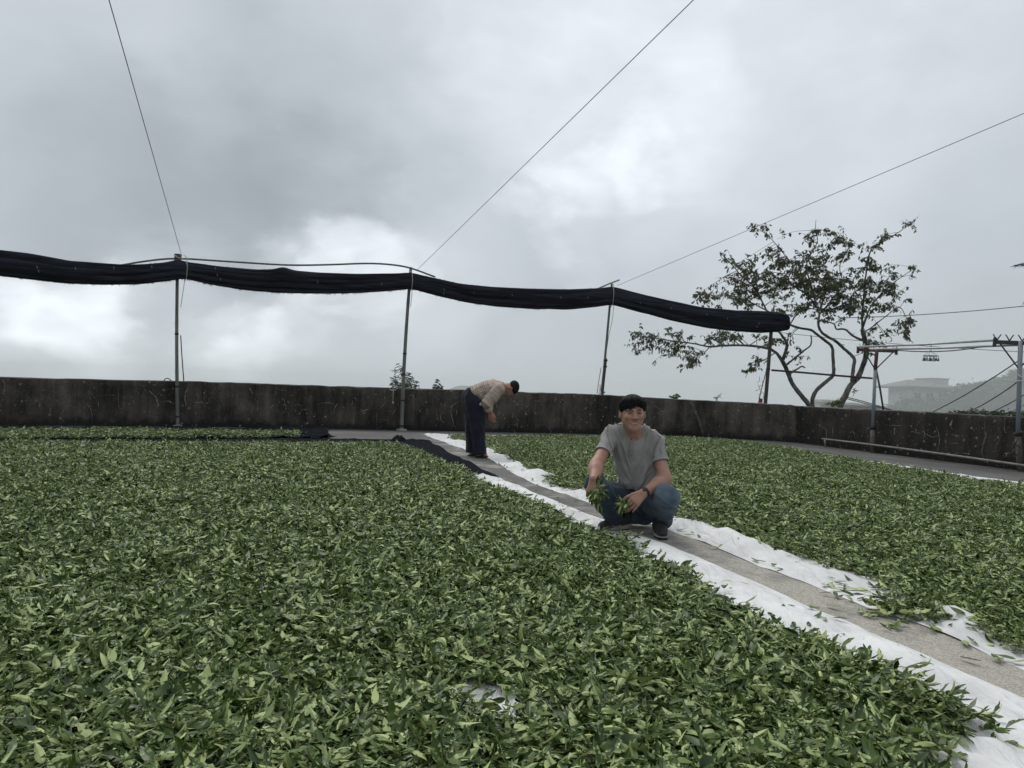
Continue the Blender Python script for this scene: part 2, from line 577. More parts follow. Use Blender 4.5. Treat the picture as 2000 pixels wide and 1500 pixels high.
# ------------------------------------------------------------------ parapet wall
def wall_mat(name="stained_concrete", k=1.0, p0=0.41):
    m, nt, b = new_mat(name)
    N, L = nt.nodes.new, nt.links.new
    tc = N("ShaderNodeTexCoord")

    def noise(sc, det, vec, rough=0.6):
        n = N("ShaderNodeTexNoise"); n.inputs["Scale"].default_value = sc; n.inputs["Detail"].default_value = det; n.inputs["Roughness"].default_value = rough
        L(vec, n.inputs["Vector"]); return n.outputs[0]

    def ramp(src, p0, p1, c0, c1):
        r = N("ShaderNodeValToRGB")
        r.color_ramp.elements[0].position, r.color_ramp.elements[1].position = p0, p1
        r.color_ramp.elements[0].color, r.color_ramp.elements[1].color = (*c0, 1), (*c1, 1)
        L(src, r.inputs[0]); return r.outputs[0]

    def mix(fac, a, bb, mode="MIX"):
        x = N("ShaderNodeMix"); x.data_type = "RGBA"; x.blend_type = mode
        for i, v in ((0, fac), (6, a), (7, bb)):
            if isinstance(v, (int, float)): x.inputs[i].default_value = v
            elif isinstance(v, tuple): x.inputs[i].default_value = (*v, 1)
            else: L(v, x.inputs[i])
        return x.outputs[2]
    obj = tc.outputs["Object"]
    mp = N("ShaderNodeMapping"); mp.inputs["Scale"].default_value = (2.6, 2.6, 0.42); L(obj, mp.inputs[0])
    streak = noise(1.6, 6, mp.outputs[0], 0.65)
    blot = noise(1.1, 7, obj, 0.65)
    grain = noise(28, 5, obj)
    base = ramp(streak, 0.36, 0.66, (0.009 * k, 0.0082 * k, 0.0074 * k), (0.062 * k, 0.053 * k, 0.044 * k))
    base = mix(ramp(blot, 0.45, 0.60, (0, 0, 0), (1, 1, 1)), base, ramp(streak, 0.3, 0.7, (0.030 * k, 0.026 * k, 0.021 * k), (0.125 * k, 0.108 * k, 0.088 * k)))
    base = mix(0.6, base, ramp(grain, 0.3, 0.65, (0.6, 0.6, 0.6), (1.2, 1.2, 1.2)), "MULTIPLY")
    # mould along the foot of the wall, thinner bleached band under the top
    sx = N("ShaderNodeSeparateXYZ"); L(obj, sx.inputs[0])
    wob = N("ShaderNodeMath"); wob.operation = "MULTIPLY_ADD"; L(noise(3.5, 5, obj), wob.inputs[0]); wob.inputs[1].default_value = -0.42; L(sx.outputs["Z"], wob.inputs[2])
    mb_ = N("ShaderNodeMapRange"); mb_.interpolation_type = "SMOOTHSTEP"
    for k_, v_ in (("From Min", -0.165), ("From Max", 0.0), ("To Min", 0.92), ("To Max", 0.0)): mb_.inputs[k_].default_value = v_
    L(wob.outputs[0], mb_.inputs["Value"])
    base = mix(mb_.outputs[0], base, (0.007, 0.007, 0.007))
    lic = N("ShaderNodeTexVoronoi"); lic.inputs["Scale"].default_value = 7.5; lic.inputs["Randomness"].default_value = 1
    wv = N("ShaderNodeMix"); wv.data_type = "VECTOR"; wv.inputs[0].default_value = 0.06
    nn = N("ShaderNodeTexNoise"); nn.inputs["Scale"].default_value = 9; L(obj, nn.inputs["Vector"])
    L(obj, wv.inputs[4]); L(nn.outputs["Color"], wv.inputs[5]); L(wv.outputs[1], lic.inputs["Vector"])
    spot = ramp(lic.outputs["Distance"], 0.11, 0.19, (1, 1, 1), (0, 0, 0))
    patch = ramp(noise(0.8, 3, obj), p0, p0 + 0.12, (0, 0, 0), (1, 1, 1))
    spot = mix(1.0, spot, patch, "MULTIPLY")
    spot = mix(1.0, spot, ramp(grain, 0.38, 0.55, (0.15, 0.15, 0.15), (0.8, 0.8, 0.8)), "MULTIPLY")
    base = mix(spot, base, (0.27, 0.255, 0.20))
    lic2 = N("ShaderNodeTexVoronoi"); lic2.inputs["Scale"].default_value = 21; L(obj, lic2.inputs["Vector"])
    spot2 = mix(1.0, ramp(lic2.outputs["Distance"], 0.10, 0.17, (0.85, 0.85, 0.85), (0, 0, 0)), ramp(noise(1.7, 4, obj), 0.44, 0.56, (0, 0, 0), (1, 1, 1)), "MULTIPLY")
    base = mix(spot2, base, (0.25, 0.245, 0.22))
    L(base, b.inputs["Base Color"])
    b.inputs["Roughness"].default_value = 0.9
    b.inputs["Specular IOR Level"].default_value = 0.2
    bp = N("ShaderNodeBump"); bp.inputs["Strength"].default_value = 0.6; bp.inputs["Distance"].default_value = 0.012
    L(grain, bp.inputs["Height"]); L(bp.outputs[0], b.inputs["Normal"])
    return m


M_WALL = wall_mat()
M_WALL_R = wall_mat("mouldy_concrete", 0.42, 0.30)
M_CAP = mat("wall_cap", (0.10, 0.098, 0.088), 0.9, 0.2, 0.5, 3.0, 0.5, 40)
M_CALC = mat("calcite_crack", (0.29, 0.28, 0.25), 0.9, 0.2, 0, 30, 0, 40, 0, (0.045, 0.042, 0.038), (1, 1, 1), 6, (0.38, 0.55))
M_FILL = mat("crack_filler", (0.15, 0.14, 0.125), 0.9, 0.2, 0, 16, 0.6, 60, 0, (0.06, 0.056, 0.05), (1, 1, 1), 6, (0.4, 0.6))
M_DARK = mat("dark_gap", (0.006, 0.006, 0.006), 0.9, 0.1)


def build_wall(name, L_, label, shift=0.0):
    base = Vector((L_[len(L_) // 2].x, L_[len(L_) // 2].y, 0))
    w = empty(name, base)
    tag(w, label, "wall")
    n = len(L_)
    nor = []
    for i in range(n):
        t = L_[min(i + 1, n - 1)] - L_[max(i - 1, 0)]
        t.z = 0; t.normalize()
        nor.append(Vector((-t.y, t.x, 0)) if Vector((-t.y, t.x, 0)).y > 0 or name != "x" else Vector((t.y, -t.x, 0)))
    # outward = away from the camera side
    V, F = [], []
    K = 7
    TH = 0.16
    rows = []
    for i, p in enumerate(L_):
        o = nor[i]
        if o.dot(Vector((p.x, p.y, 0)) - Vector((2, 4, 0))) < 0: o = -o
        f = Vector((p.x, p.y, 0))
        h = p.z
        prof = [(0.0, -0.12)] + [(0.0, h * k / K) for k in range(K)] + [(0.0, h - 0.018), (0.012, h), (TH - 0.012, h), (TH, h - 0.018), (TH, -0.12)]
        rows.append([f + o * a + Vector((0, 0, z)) for a, z in prof])
    m = len(rows[0])
    mi = []
    for r_ in rows: V.extend(r_)
    for i in range(n - 1):
        for j in range(m - 1):
            F.append([i * m + j, (i + 1) * m + j, (i + 1) * m + j + 1, i * m + j + 1])
            mi.append(1 if j in (K + 1, K + 2) else 0)
    F.append(list(range(m))); mi.append(0)
    F.append([(n - 1) * m + j for j in range(m)][::-1]); mi.append(0)
    P = np.array(V)
    rel = fbm(P * 2.2, 31) * 0.006
    P[:, 1] += rel
    P[:, 2] += np.where(P[:, 2] > 0.7, fbm(P * np.array([5, 5, 0]), 37) * 0.007 + np.minimum(vnoise(P * np.array([9, 9, 0]), 38) + 0.45, 0) * 0.03, 0)
    put("wall_face", P, F, [M_WALL if L_ is WL else M_WALL_R, M_CAP], w, mi, True)
    return w


wall_l = build_wall("concrete_wall", WL, "long dark stained concrete parapet wall closing off the back of the terrace")
wall_r = build_wall("concrete_wall", WR, "dark mould streaked parapet wall turning toward the camera behind the drying rack")


def wall_point(px, py, side=0):
    "point on the wall's face that a picture position looks at"
    L_ = WL if side == 0 else WR
    d = ray(px, py)
    best = None
    for a, b in zip(L_, L_[1:]):
        ax, ay, bx, by = a.x, a.y, b.x, b.y
        den = d.x * (by - ay) - d.y * (bx - ax)
        if abs(den) < 1e-9: continue
        t = (ax * (by - ay) - ay * (bx - ax)) / den
        s = ((d.x * t - ax) * (bx - ax) + (d.y * t - ay) * (by - ay)) / ((bx - ax) ** 2 + (by - ay) ** 2)
        if t > 0 and -0.02 <= s <= 1.02:
            best = CAM + d * t
            break
    return best


def crack(mb, pts, wpx, side=0, mi=0, seed=0, per=4):
    r2 = random.Random(seed)
    P = []
    for p in spline(pts, per):
        q = wall_point(p[0] + r2.uniform(-0.8, 0.8), p[1] + r2.uniform(-0.8, 0.8), side)
        if q is None: return
        P.append(q + (CAM - q).normalized() * 0.006)
    n = len(P)
    rad = [max(0.16, 0.62 * wpx * (0.25 + 0.75 * math.sin(math.pi * (i + 0.3) / (n - 0.4))) * r2.uniform(0.35, 1.35)) * 0.5 * P[i].y / FPX for i in range(n)]
    v, f = tube(P, rad, 5)
    # flatten towards the wall so that it reads as a crust
    mb.add(v, f, mi)


def build_cracks():
    r2 = random.Random(5)
    a = MB(); fl = MB(); dk = MB(); b = MB(); fr = MB()
    # repaired cracks with pale filler
    crack(fl, [(2, 738), (9, 752), (7, 775), (0, 795), (-4, 815)], 7, 0, 0, 1)
    crack(fl, [(1352, 784), (1357, 800), (1365, 822), (1371, 840), (1374, 852)], 6, 0, 0, 2)
    crack(fl, [(1349, 784), (1355, 803), (1361, 815)], 5, 0, 0, 3)
    crack(fr, [(1926, 815), (1923, 838), (1926, 850), (1921, 868), (1918, 885), (1923, 905)], 7, 1, 0, 4)
    crack(dk, [(1556, 796), (1554, 815), (1556, 840), (1553, 862)], 1.6, 0, 0, 5)
    crack(dk, [(1538, 790), (1549, 792), (1552, 798)], 2.5, 0, 0, 6)
    crack(dk, [(397, 755), (396, 775)], 2.6, 0, 0, 7)
    crack(dk, [(211, 750), (213, 762)], 2.2, 0, 0, 8)
    # calcite runs seen in the photograph
    for pts, w in [
        ([(290, 762), (302, 773), (310, 790)], 2.6), ([(305, 774), (309, 790), (307, 797)], 5.5), ([(313, 785), (330, 784), (342, 789)], 1.6), ([(330, 783), (340, 790)], 2.4),
        ([(366, 758), (361, 775), (365, 800)], 3.2), ([(378, 784), (386, 787), (395, 785), (400, 794)], 1.8), ([(384, 768), (389, 780)], 2.6), ([(401, 786), (410, 788)], 2.2),
        ([(445, 763), (448, 775)], 2.0), ([(487, 757), (494, 770)], 2.2), ([(536, 759), (540, 768), (533, 772)], 1.2), ([(540, 760), (560, 763)], 1.2),
        ([(502, 782), (504, 800), (500, 803)], 2.2), ([(528, 797), (534, 790)], 2.8), ([(555, 780), (558, 800), (552, 808)], 1.8), ([(574, 792), (586, 790), (588, 805)], 2.0),
        ([(193, 772), (227, 772)], 1.2), ([(173, 762), (185, 777)], 1.3), ([(232, 757), (231, 790), (238, 800)], 1.5), ([(192, 780), (193, 795)], 2.2), ([(170, 788), (178, 802), (180, 820)], 1.8),
        ([(146, 764), (148, 780)], 1.2), ([(100, 792), (96, 815)], 1.0), ([(274, 752), (288, 754)], 1.4), ([(296, 753), (309, 750)], 1.8),
        ([(620, 789), (640, 787), (655, 790)], 1.4), ([(652, 800), (660, 787)], 1.8), ([(700, 795), (712, 808), (716, 800)], 1.6), ([(705, 803), (722, 799)], 2.6), ([(738, 800), (750, 790), (752, 783)], 1.4),
        ([(766, 810), (772, 800)], 2.2), ([(750, 772), (753, 782)], 2.0), ([(726, 771), (742, 770)], 1.4), ([(735, 806), (735, 832)], 1.0), ([(740, 820), (763, 820)], 1.0),
        ([(808, 770), (805, 782)], 1.6), ([(834, 797), (834, 812)], 1.6), ([(854, 800), (853, 815), (857, 822)], 2.0), ([(863, 803), (860, 818), (868, 826)], 1.8),
        ([(882, 790), (881, 808), (885, 826), (882, 838)], 2.0), ([(878, 796), (890, 788), (896, 785)], 1.4), ([(892, 800), (891, 812)], 2.2), ([(867, 787), (874, 797)], 1.2),
        ([(976, 803), (974, 812)], 2.6), ([(983, 806), (984, 814)], 1.8), ([(969, 789), (971, 799)], 1.6), ([(1003, 806), (1000, 818)], 1.6), ([(1025, 803), (1032, 812)], 1.2), ([(1010, 825), (1011, 836)], 2.2),
        ([(1090, 790), (1100, 800), (1104, 812)], 1.1), ([(1140, 800), (1150, 795)], 1.4), ([(1275, 792), (1290, 800), (1296, 815)], 1.0), ([(1283, 808), (1290, 803), (1299, 804)], 2.4),
        ([(1255, 785), (1262, 780), (1266, 772 + 10)], 1.0), ([(1420, 800), (1424, 806)], 1.4), ([(1478, 812), (1486, 818)], 1.2),
    ]:
        crack(a, pts, w, 0, 0, r2.randint(0, 9999))
    for pts, w in [
        ([(1657, 857), (1660, 847), (1668, 844), (1669, 854)], 1.6), ([(1735, 831), (1763, 831)], 1.4), ([(1778, 843), (1800, 846)], 1.2), ([(1804, 836), (1806, 850), (1803, 858)], 2.0),
        ([(1806, 846), (1820, 853), (1836, 852)], 1.6), ([(1829, 835), (1834, 850), (1834, 868), (1829, 884)], 1.8), ([(1858, 850), (1880, 851)], 1.2), ([(1856, 866), (1876, 866)], 1.2),
        ([(1846, 858), (1848, 866)], 2.2), ([(1964, 818), (1962, 836), (1965, 846)], 1.8), ([(1953, 855), (1946, 870), (1944, 878)], 1.4), ([(1880, 885), (1893, 886), (1890, 890)], 3.4), ([(1864, 886), (1872, 885)], 3.0),
        ([(1600, 830), (1612, 838), (1614, 852), (1610, 868)], 1.4), ([(1625, 832), (1627, 850)], 1.2), ([(1585, 838), (1590, 845)], 1.2), ([(1693, 846), (1696, 834)], 1.4), ([(1962, 886), (1972, 885)], 2.6),
        ([(1860, 820), (1857, 832), (1860, 838)], 6.5), ([(1748, 835), (1747, 850)], 3.0),
    ]:
        crack(b, pts, w, 1, 0, r2.randint(0, 9999))
    for k in range(55):                       # smaller runs between them
        side = 0
        x = r2.uniform(40, 1540); Yt = np.interp(x, [w[0] for w in WALL], [w[2] for w in WALL]); Yb = np.interp(x, [w[0] for w in WALL], [hor(w[0]) + 1344 / w[1] for w in WALL])
        y = r2.uniform(Yt + 12, Yb - 10)
        dx, dy = r2.uniform(-5, 5), r2.uniform(4, 12)
        if r2.random() < 0.25: dx, dy = r2.uniform(6, 14), r2.uniform(-2, 2)
        crack(a, [(x, y), (x + dx * 0.4 + r2.uniform(-2, 2), y + dy * 0.5), (x + dx, min(y + dy, Yb - 3))], r2.uniform(0.6, 1.7), 0, 0, k)
    o = a.build("crack", M_CALC, wall_l); tag(o, kind="stuff")
    o = b.build("crack", M_CALC, wall_r); tag(o, kind="stuff")
    for mb, w in ((fl, wall_l), (fr, wall_r)):
        tag(mb.build("filled_crack", M_FILL, w), kind="stuff")
    tag(dk.build("wall_joint", M_DARK, wall_l), kind="stuff")


build_cracks()
# ================================================================== CLOTHS AND NETS ON THE FLOOR
def cloth_mat(name, col, dirt):
    m, nt, b = new_mat(name)
    N, L = nt.nodes.new, nt.links.new
    tc = N("ShaderNodeTexCoord")
    n = N("ShaderNodeTexNoise"); n.inputs["Scale"].default_value = 2.2; n.inputs["Detail"].default_value = 7; n.inputs["Roughness"].default_value = 0.7
    L(tc.outputs["Object"], n.inputs[0])
    r = N("ShaderNodeValToRGB")
    r.color_ramp.elements[0].position, r.color_ramp.elements[1].position = 0.36, 0.6
    r.color_ramp.elements[0].color = (*[c * dirt for c in col], 1); r.color_ramp.elements[1].color = (*col, 1)
    L(n.outputs[0], r.inputs[0])
    L(r.outputs[0], b.inputs["Base Color"])
    b.inputs["Roughness"].default_value = 0.9
    b.inputs["Specular IOR Level"].default_value = 0.15
    # fine creases
    mp = N("ShaderNodeMapping"); mp.inputs["Rotation"].default_value = (0, 0, R(25)); mp.inputs["Scale"].default_value = (9, 2.2, 1)
    L(tc.outputs["Object"], mp.inputs[0])
    n2 = N("ShaderNodeTexNoise"); n2.inputs["Scale"].default_value = 1.6; n2.inputs["Detail"].default_value = 5; n2.inputs["Distortion"].default_value = 1.2
    L(mp.outputs[0], n2.inputs[0])
    bp = N("ShaderNodeBump"); bp.inputs["Strength"].default_value = 0.9; bp.inputs["Distance"].default_value = 0.035
    L(n2.outputs[0], bp.inputs["Height"]); L(bp.outputs[0], b.inputs["Normal"])
    return m


M_CLOTH = cloth_mat("white_cotton", (0.71, 0.71, 0.70), 0.76)
M_NET = mat("black_netting", (0.009, 0.010, 0.014), 1.0, 0.03, 0.5, 30, 0.5, 90)


def rumple(amp_edge, z0, seed, amp=0.006, edge_u=True, seam=None):
    def f(V, uv):
        fd = np.ones(len(V)) if seam is None else np.clip(np.abs(uv[:, 0] - seam) * 25, 0, 1)
        n1 = fbm(np.c_[V[:, 0] * 2.6, V[:, 1] * 2.6, V[:, 2] * 0 + seed], seed)
        n2 = fbm(np.c_[V[:, 0] * 9, V[:, 1] * 5, V[:, 2] * 0 + seed], seed + 3)
        e = np.exp(-((uv[:, 1] - 0.030) / 0.022) ** 2) if edge_u else np.zeros(len(V))
        V[:, 2] = 0.0046 + (z0 - 0.0046 + fd * amp * (1 + 0.5 * n1)) * np.clip(uv[:, 1] * 60, 0, 1) + fd * amp_edge * np.clip(n1 + 0.35 * n2 + 0.25, 0, 2) * e + fd * 0.007 * np.clip(n2, 0, 2) * np.clip(uv[:, 1] * 50, 0, 1)
        # the border of the cloth is not cut along a ruler
        V[:, 0] += 0.014 * n1 * np.exp(-uv[:, 1] * 12); V[:, 1] += 0.012 * n2 * np.exp(-uv[:, 1] * 12)
        return V
    return f


ACROSS = Vector((-1, -0.385, 0)).normalized()     # at right angles to the path, towards the left
le = resample([(975, 934), (1100, 986), (1183, 1017), (1300, 1066), (1500, 1151), (1600, 1193), (1697, 1235)], 90)
o = up(ruled("white_cloth", le, [p + ACROSS * (7.5) for p in le], 90, 150, rumple(0.030, 0.006, 3, seam=1.0), M_CLOTH))
tag(o, "large white cloth under the left leaf bed with its bare edge beside the crouching man", "cloth", "white drying cloths")
le = resample([(1690, 1233), (1695, 1235.5), (1850, 1302), (2000, 1371), (2300, 1505), (2700, 1680)], 120)


def near_fold(V, uv):
    V = rumple(0.018, 0.0105, 9, seam=0.0)(V, uv)
    # folds pushed up at the lower right corner of the picture
    c = gp(1960, 1468)
    d = np.hypot((V[:, 0] - c.x) / 0.28, (V[:, 1] - c.y) / 0.16)
    ph = (V[:, 0] * 0.5 + V[:, 1] * 0.87) * 42 + 2.2 * fbm(np.c_[V[:, 0] * 4, V[:, 1] * 4, V[:, 2]], 8)
    V[:, 2] += np.exp(-d ** 2) * (0.012 + 0.014 * np.sin(ph))
    return V


o = up(ruled("white_cloth", le, [p + ACROSS * 4.6 for p in le], 120, 220, near_fold, M_CLOTH))
tag(o, "near white cloth at the lower right, creased in the corner, lapped over the next cloth", "cloth", "white drying cloths")
RC_L = [(826, 849), (910, 880), (954, 897), (1013, 931), (1059, 952), (1084, 960), (1147, 981), (1168, 992), (1352, 1052), (1475, 1105), (1573, 1140), (1695, 1189), (1790, 1220), (2000, 1309), (2300, 1436)]
RC_R = [(1318, 856.5), (1400, 860), (1480, 868), (1590, 883.5), (1680, 899), (1790, 914.5), (1900, 931.5), (2000, 944), (2300, 992), (2900, 1090)]
o = up(ruled("white_cloth", RC_L, RC_R, 170, 130, rumple(0.045, 0.006, 5), M_CLOTH))
tag(o, "white cloth under the right leaf bed with a crumpled edge along the bare strip", "cloth", "white drying cloths")


def strip(name, A, B, n, m, z, amp, seed, label, wob=0.05):
    def f(V, uv):
        n1 = fbm(np.c_[V[:, 0] * 3.1, V[:, 1] * 6, V[:, 2] * 0 + seed], seed)
        n2 = fbm(np.c_[V[:, 0] * 12, V[:, 1] * 14, V[:, 2] * 0 + seed], seed + 7)
        e = np.exp(-uv[:, 1] * 7) + np.exp(-(1 - uv[:, 1]) * 7) + np.exp(-uv[:, 0] * 40) * 1.5 + np.exp(-(1 - uv[:, 0]) * 25) * 1.5
        V[:, 2] = z + 0.004 + np.clip(n1 * 0.6 + n2 * 0.5 + 0.3, 0, 2) * amp * np.clip(e, 0, 2)
        V[:, 1] += wob * n1 * np.clip(e, 0, 1); V[:, 0] += wob * n2 * np.clip(e, 0, 1)
        return V
    o = up(ruled(name, A, B, n, m, f, M_NET))
    tag(o, label, "netting", "black netting spread on the terrace floor")
    return o


strip("ground_net", [(-420, 832), (0, 834), (350, 836.5), (600, 839), (640, 840)], [(-420, 862), (0, 860), (350, 858), (560, 857), (640, 857)], 160, 14, 0.009, 0.035, 3,
      "narrow black net under the back strip of leaves, rucked up along its edges")
strip("ground_net", [(-420, 864), (0, 859), (500, 857.5), (795, 858.5), (830, 860)], [(-420, 940), (0, 940), (500, 940), (900, 938), (978, 935)], 110, 20, 0.0025, 0.012, 8,
      "wide black net under the far left leaves, its edge bare along the path", 0.02)


def heap(name, c, w, d, h, seed, label):
    "a bunched up end of net"
    n, m = 26, 18
    V = []
    for i in range(n):
        for j in range(m):
            u, v = i / (n - 1) * 2 - 1, j / (m - 1) * 2 - 1
            V.append((u, v, 0))
    V = np.array(V)
    r = np.clip(1 - (V[:, 0] ** 2 + V[:, 1] ** 2), 0, 1) ** 0.6
    nn = fbm(np.c_[V[:, 0] * 2.6, V[:, 1] * 4.5, V[:, 0] * 0 + seed], seed)
    z = 0.004 + h * r * (0.55 + 0.7 * np.abs(nn))
    P = np.c_[c.x + V[:, 0] * w, c.y + V[:, 1] * d, z]
    F = [[i * m + j, (i + 1) * m + j, (i + 1) * m + j + 1, i * m + j + 1] for i in range(n - 1) for j in range(m - 1)]
    o = up(put(name, P, F, M_NET, None, None, True, c))
    tag(o, label, "netting", "black netting spread on the terrace floor")


heap("net_heap", gp(612, 853), 0.34, 0.4, 0.085, 4, "bunched end of black net at the right end of the back leaf strip")
heap("net_heap", gp(560, 839), 0.85, 0.25, 0.06, 6, "long low roll of black net lying at the foot of the wall")
heap("net_heap", gp(779, 861), 0.13, 0.16, 0.09, 9, "small turned up corner of black net at the far corner of the left bed")

# ================================================================== LEAVES
def leaf_mat(name, c_lo, c_hi, rough, spec, vein):
    m, nt, b = new_mat(name)
    N, L = nt.nodes.new, nt.links.new
    ge = N("ShaderNodeNewGeometry")
    oi = N("ShaderNodeObjectInfo")
    ad = N("ShaderNodeMath"); ad.operation = "ADD"
    L(ge.outputs["Random Per Island"], ad.inputs[0]); L(oi.outputs["Random"], ad.inputs[1])
    fr = N("ShaderNodeMath"); fr.operation = "FRACT"; L(ad.outputs[0], fr.inputs[0])
    r = N("ShaderNodeValToRGB")
    els = r.color_ramp.elements
    els[0].position, els[0].color = 0.0, (*c_lo, 1)
    els[1].position, els[1].color = 0.9, (*c_hi, 1)
    e = els.new(1.0); e.color = (c_hi[0] * 1.12, c_hi[1] * 1.08, c_hi[2] * 0.85, 1)
    L(fr.outputs[0], r.inputs[0])
    tc = N("ShaderNodeTexCoord")
    n = N("ShaderNodeTexNoise"); n.inputs["Scale"].default_value = 60; n.inputs["Detail"].default_value = 2
    L(tc.outputs["Object"], n.inputs[0])
    mr = N("ShaderNodeMapRange"); mr.inputs["To Min"].default_value = 0.72; mr.inputs["To Max"].default_value = 1.28
    L(n.outputs[0], mr.inputs["Value"])
    sc = N("ShaderNodeVectorMath"); sc.operation = "SCALE"
    L(r.outputs[0], sc.inputs[0]); L(mr.outputs[0], sc.inputs["Scale"])
    L(sc.outputs[0], b.inputs["Base Color"])
    b.inputs["Roughness"].default_value = rough
    b.inputs["Specular IOR Level"].default_value = spec
    return m


M_LTOP = leaf_mat("leaf_upper_face", (0.012, 0.034, 0.0025), (0.050, 0.094, 0.008), 0.40, 0.40, 0.0)
M_LUND = leaf_mat("leaf_under_face", (0.098, 0.148, 0.034), (0.385, 0.450, 0.190), 0.55, 0.35, 0.0)
M_LSTEM = mat("leaf_stalk", (0.13, 0.17, 0.06), 0.6, 0.3)
LEAF_MATS = [M_LTOP, M_LUND, M_LSTEM]


def leaf_geo(r, length, width, curl, fold, twist, wave, seg=6):
    """one tea leaf from the stalk end (0,0,0) along +x: two skins that meet at the rim, the midrib sunk;
    returns verts, faces, material indices"""
    C_top, C_und, Lf, Rt = [], [], [], []
    x = z = 0.0
    ang = -curl * 0.4
    ph = r.uniform(0, 6.28)
    for i in range(seg + 1):
        t = i / seg
        w = width * 0.5 * (math.sin(math.pi * min(1, t ** 0.78)) ** 0.85) if 0 < t < 1 else 0.0
        tw = twist * (t - 0.3)
        f = fold * (0.4 + 0.6 * math.sin(math.pi * t))
        wv = wave * math.sin(ph + t * 13)
        for side, arr in ((1, Lf), (-1, Rt)):
            yy = math.cos(f) * w * side
            zz = math.sin(f) * w + wv * w * side
            arr.append((x - math.sin(ang) * zz, yy * math.cos(tw) - zz * math.sin(tw), z + math.cos(ang) * zz * math.cos(tw) + yy * math.sin(tw)))
        C_top.append((x, 0.0, z + 0.0003 * length / 0.07))
        C_und.append((x, 0.0, z - 0.0012 * length / 0.07))
        ang += curl / seg
        x += length / seg * math.cos(ang)
        z += length / seg * math.sin(ang)
    V = C_top + C_und + Lf + Rt
    n = seg + 1
    F, M = [], []
    for i in range(seg):
        j = i + 1
        F += [[i, j, 2 * n + j, 2 * n + i], [j, i, 3 * n + i, 3 * n + j]]; M += [0, 0]
        F += [[n + j, n + i, 2 * n + i, 2 * n + j], [n + i, n + j, 3 * n + j, 3 * n + i]]; M += [1, 1]
    # (orientation: upper skin faces +z)
    SH = [(a + i, a + i + 1) for i in range(seg) for a in (0, n, 2 * n, 3 * n)]
    return V, F, M, SH


def place(V, rot, off):
    return [tuple(rot @ Vector(v) + off) for v in V]


def rand_leaf(r, k=1.0, seg=6):
    L_ = (0.032 + 0.046 * r.random() ** 1.2) * k
    return leaf_geo(r, L_, L_ * r.uniform(0.25, 0.42), r.uniform(-0.5, 0.9) if r.random() < 0.72 else r.uniform(1.0, 2.6), r.uniform(-0.15, 0.85), r.uniform(-1.1, 1.1), r.uniform(0, 0.32), seg)


def euler(a, b, c):
    return Matrix.Rotation(a, 3, "Z") @ Matrix.Rotation(b, 3, "Y") @ Matrix.Rotation(c, 3, "X")


def clump_mesh(r, nl, rad, hgt, seg=6):
    mb = MB()
    k = 0
    while k < nl:
        a, d = r.uniform(0, 6.28), rad * math.sqrt(r.random())
        c = Vector((d * math.cos(a), d * math.sin(a), r.uniform(0.0, hgt)))
        if r.random() < 0.35:                    # a plucked shoot: stalk, two or three leaves, a bud
            h = r.uniform(0, 6.28)
            L_ = r.uniform(0.03, 0.06)
            e0 = euler(h, r.uniform(-0.4, 0.2), 0)
            p1 = c + e0 @ Vector((L_, 0, 0.004))
            v, f = tube([c, c.lerp(p1, 0.5) + Vector((0, 0, 0.003)), p1], [0.0014, 0.0012, 0.0009], 4, False)
            mb.add(v, f, 2)
            for q in range(r.randint(2, 3)):
                v, f, m, sh = rand_leaf(r, 0.95 if q else 0.7, seg)
                e = euler(h + r.uniform(-1.0, 1.0), r.uniform(-0.65, 0.3), r.choice((0, 0, math.pi)) + r.uniform(-0.6, 0.6))
                n = len(mb.v); mb.v.extend(place(v, e, c.lerp(p1, r.uniform(0.4, 1)))); mb.f.extend([[i + n for i in g] for g in f]); mb.m.extend(m); mb.sharp.extend([(a_ + n, b_ + n) for a_, b_ in sh])
                k += 1
        else:
            v, f, m, sh = rand_leaf(r, 1.0, seg)
            e = euler(r.uniform(0, 6.28), r.gauss(0.0, 0.27), r.choice((0, 0, 0, math.pi, math.pi)) + r.gauss(0, 0.5))
            n = len(mb.v); mb.v.extend(place(v, e, c)); mb.f.extend([[i + n for i in g] for g in f]); mb.m.extend(m); mb.sharp.extend([(a_ + n, b_ + n) for a_, b_ in sh])
            k += 1
    return mb


src = bpy.data.collections.new("leaf_sources")        # never linked to the scene: only feeds the two leaf beds
for k in range(22):
    mb = clump_mesh(random.Random(100 + k), 11, 0.075, 0.036)
    me = mesh_from("leaf_clump", mb.v, mb.f, LEAF_MATS, mb.m, True, mb.sharp)
    src.objects.link(bpy.data.objects.new("leaf_clump_%02d" % k, me))


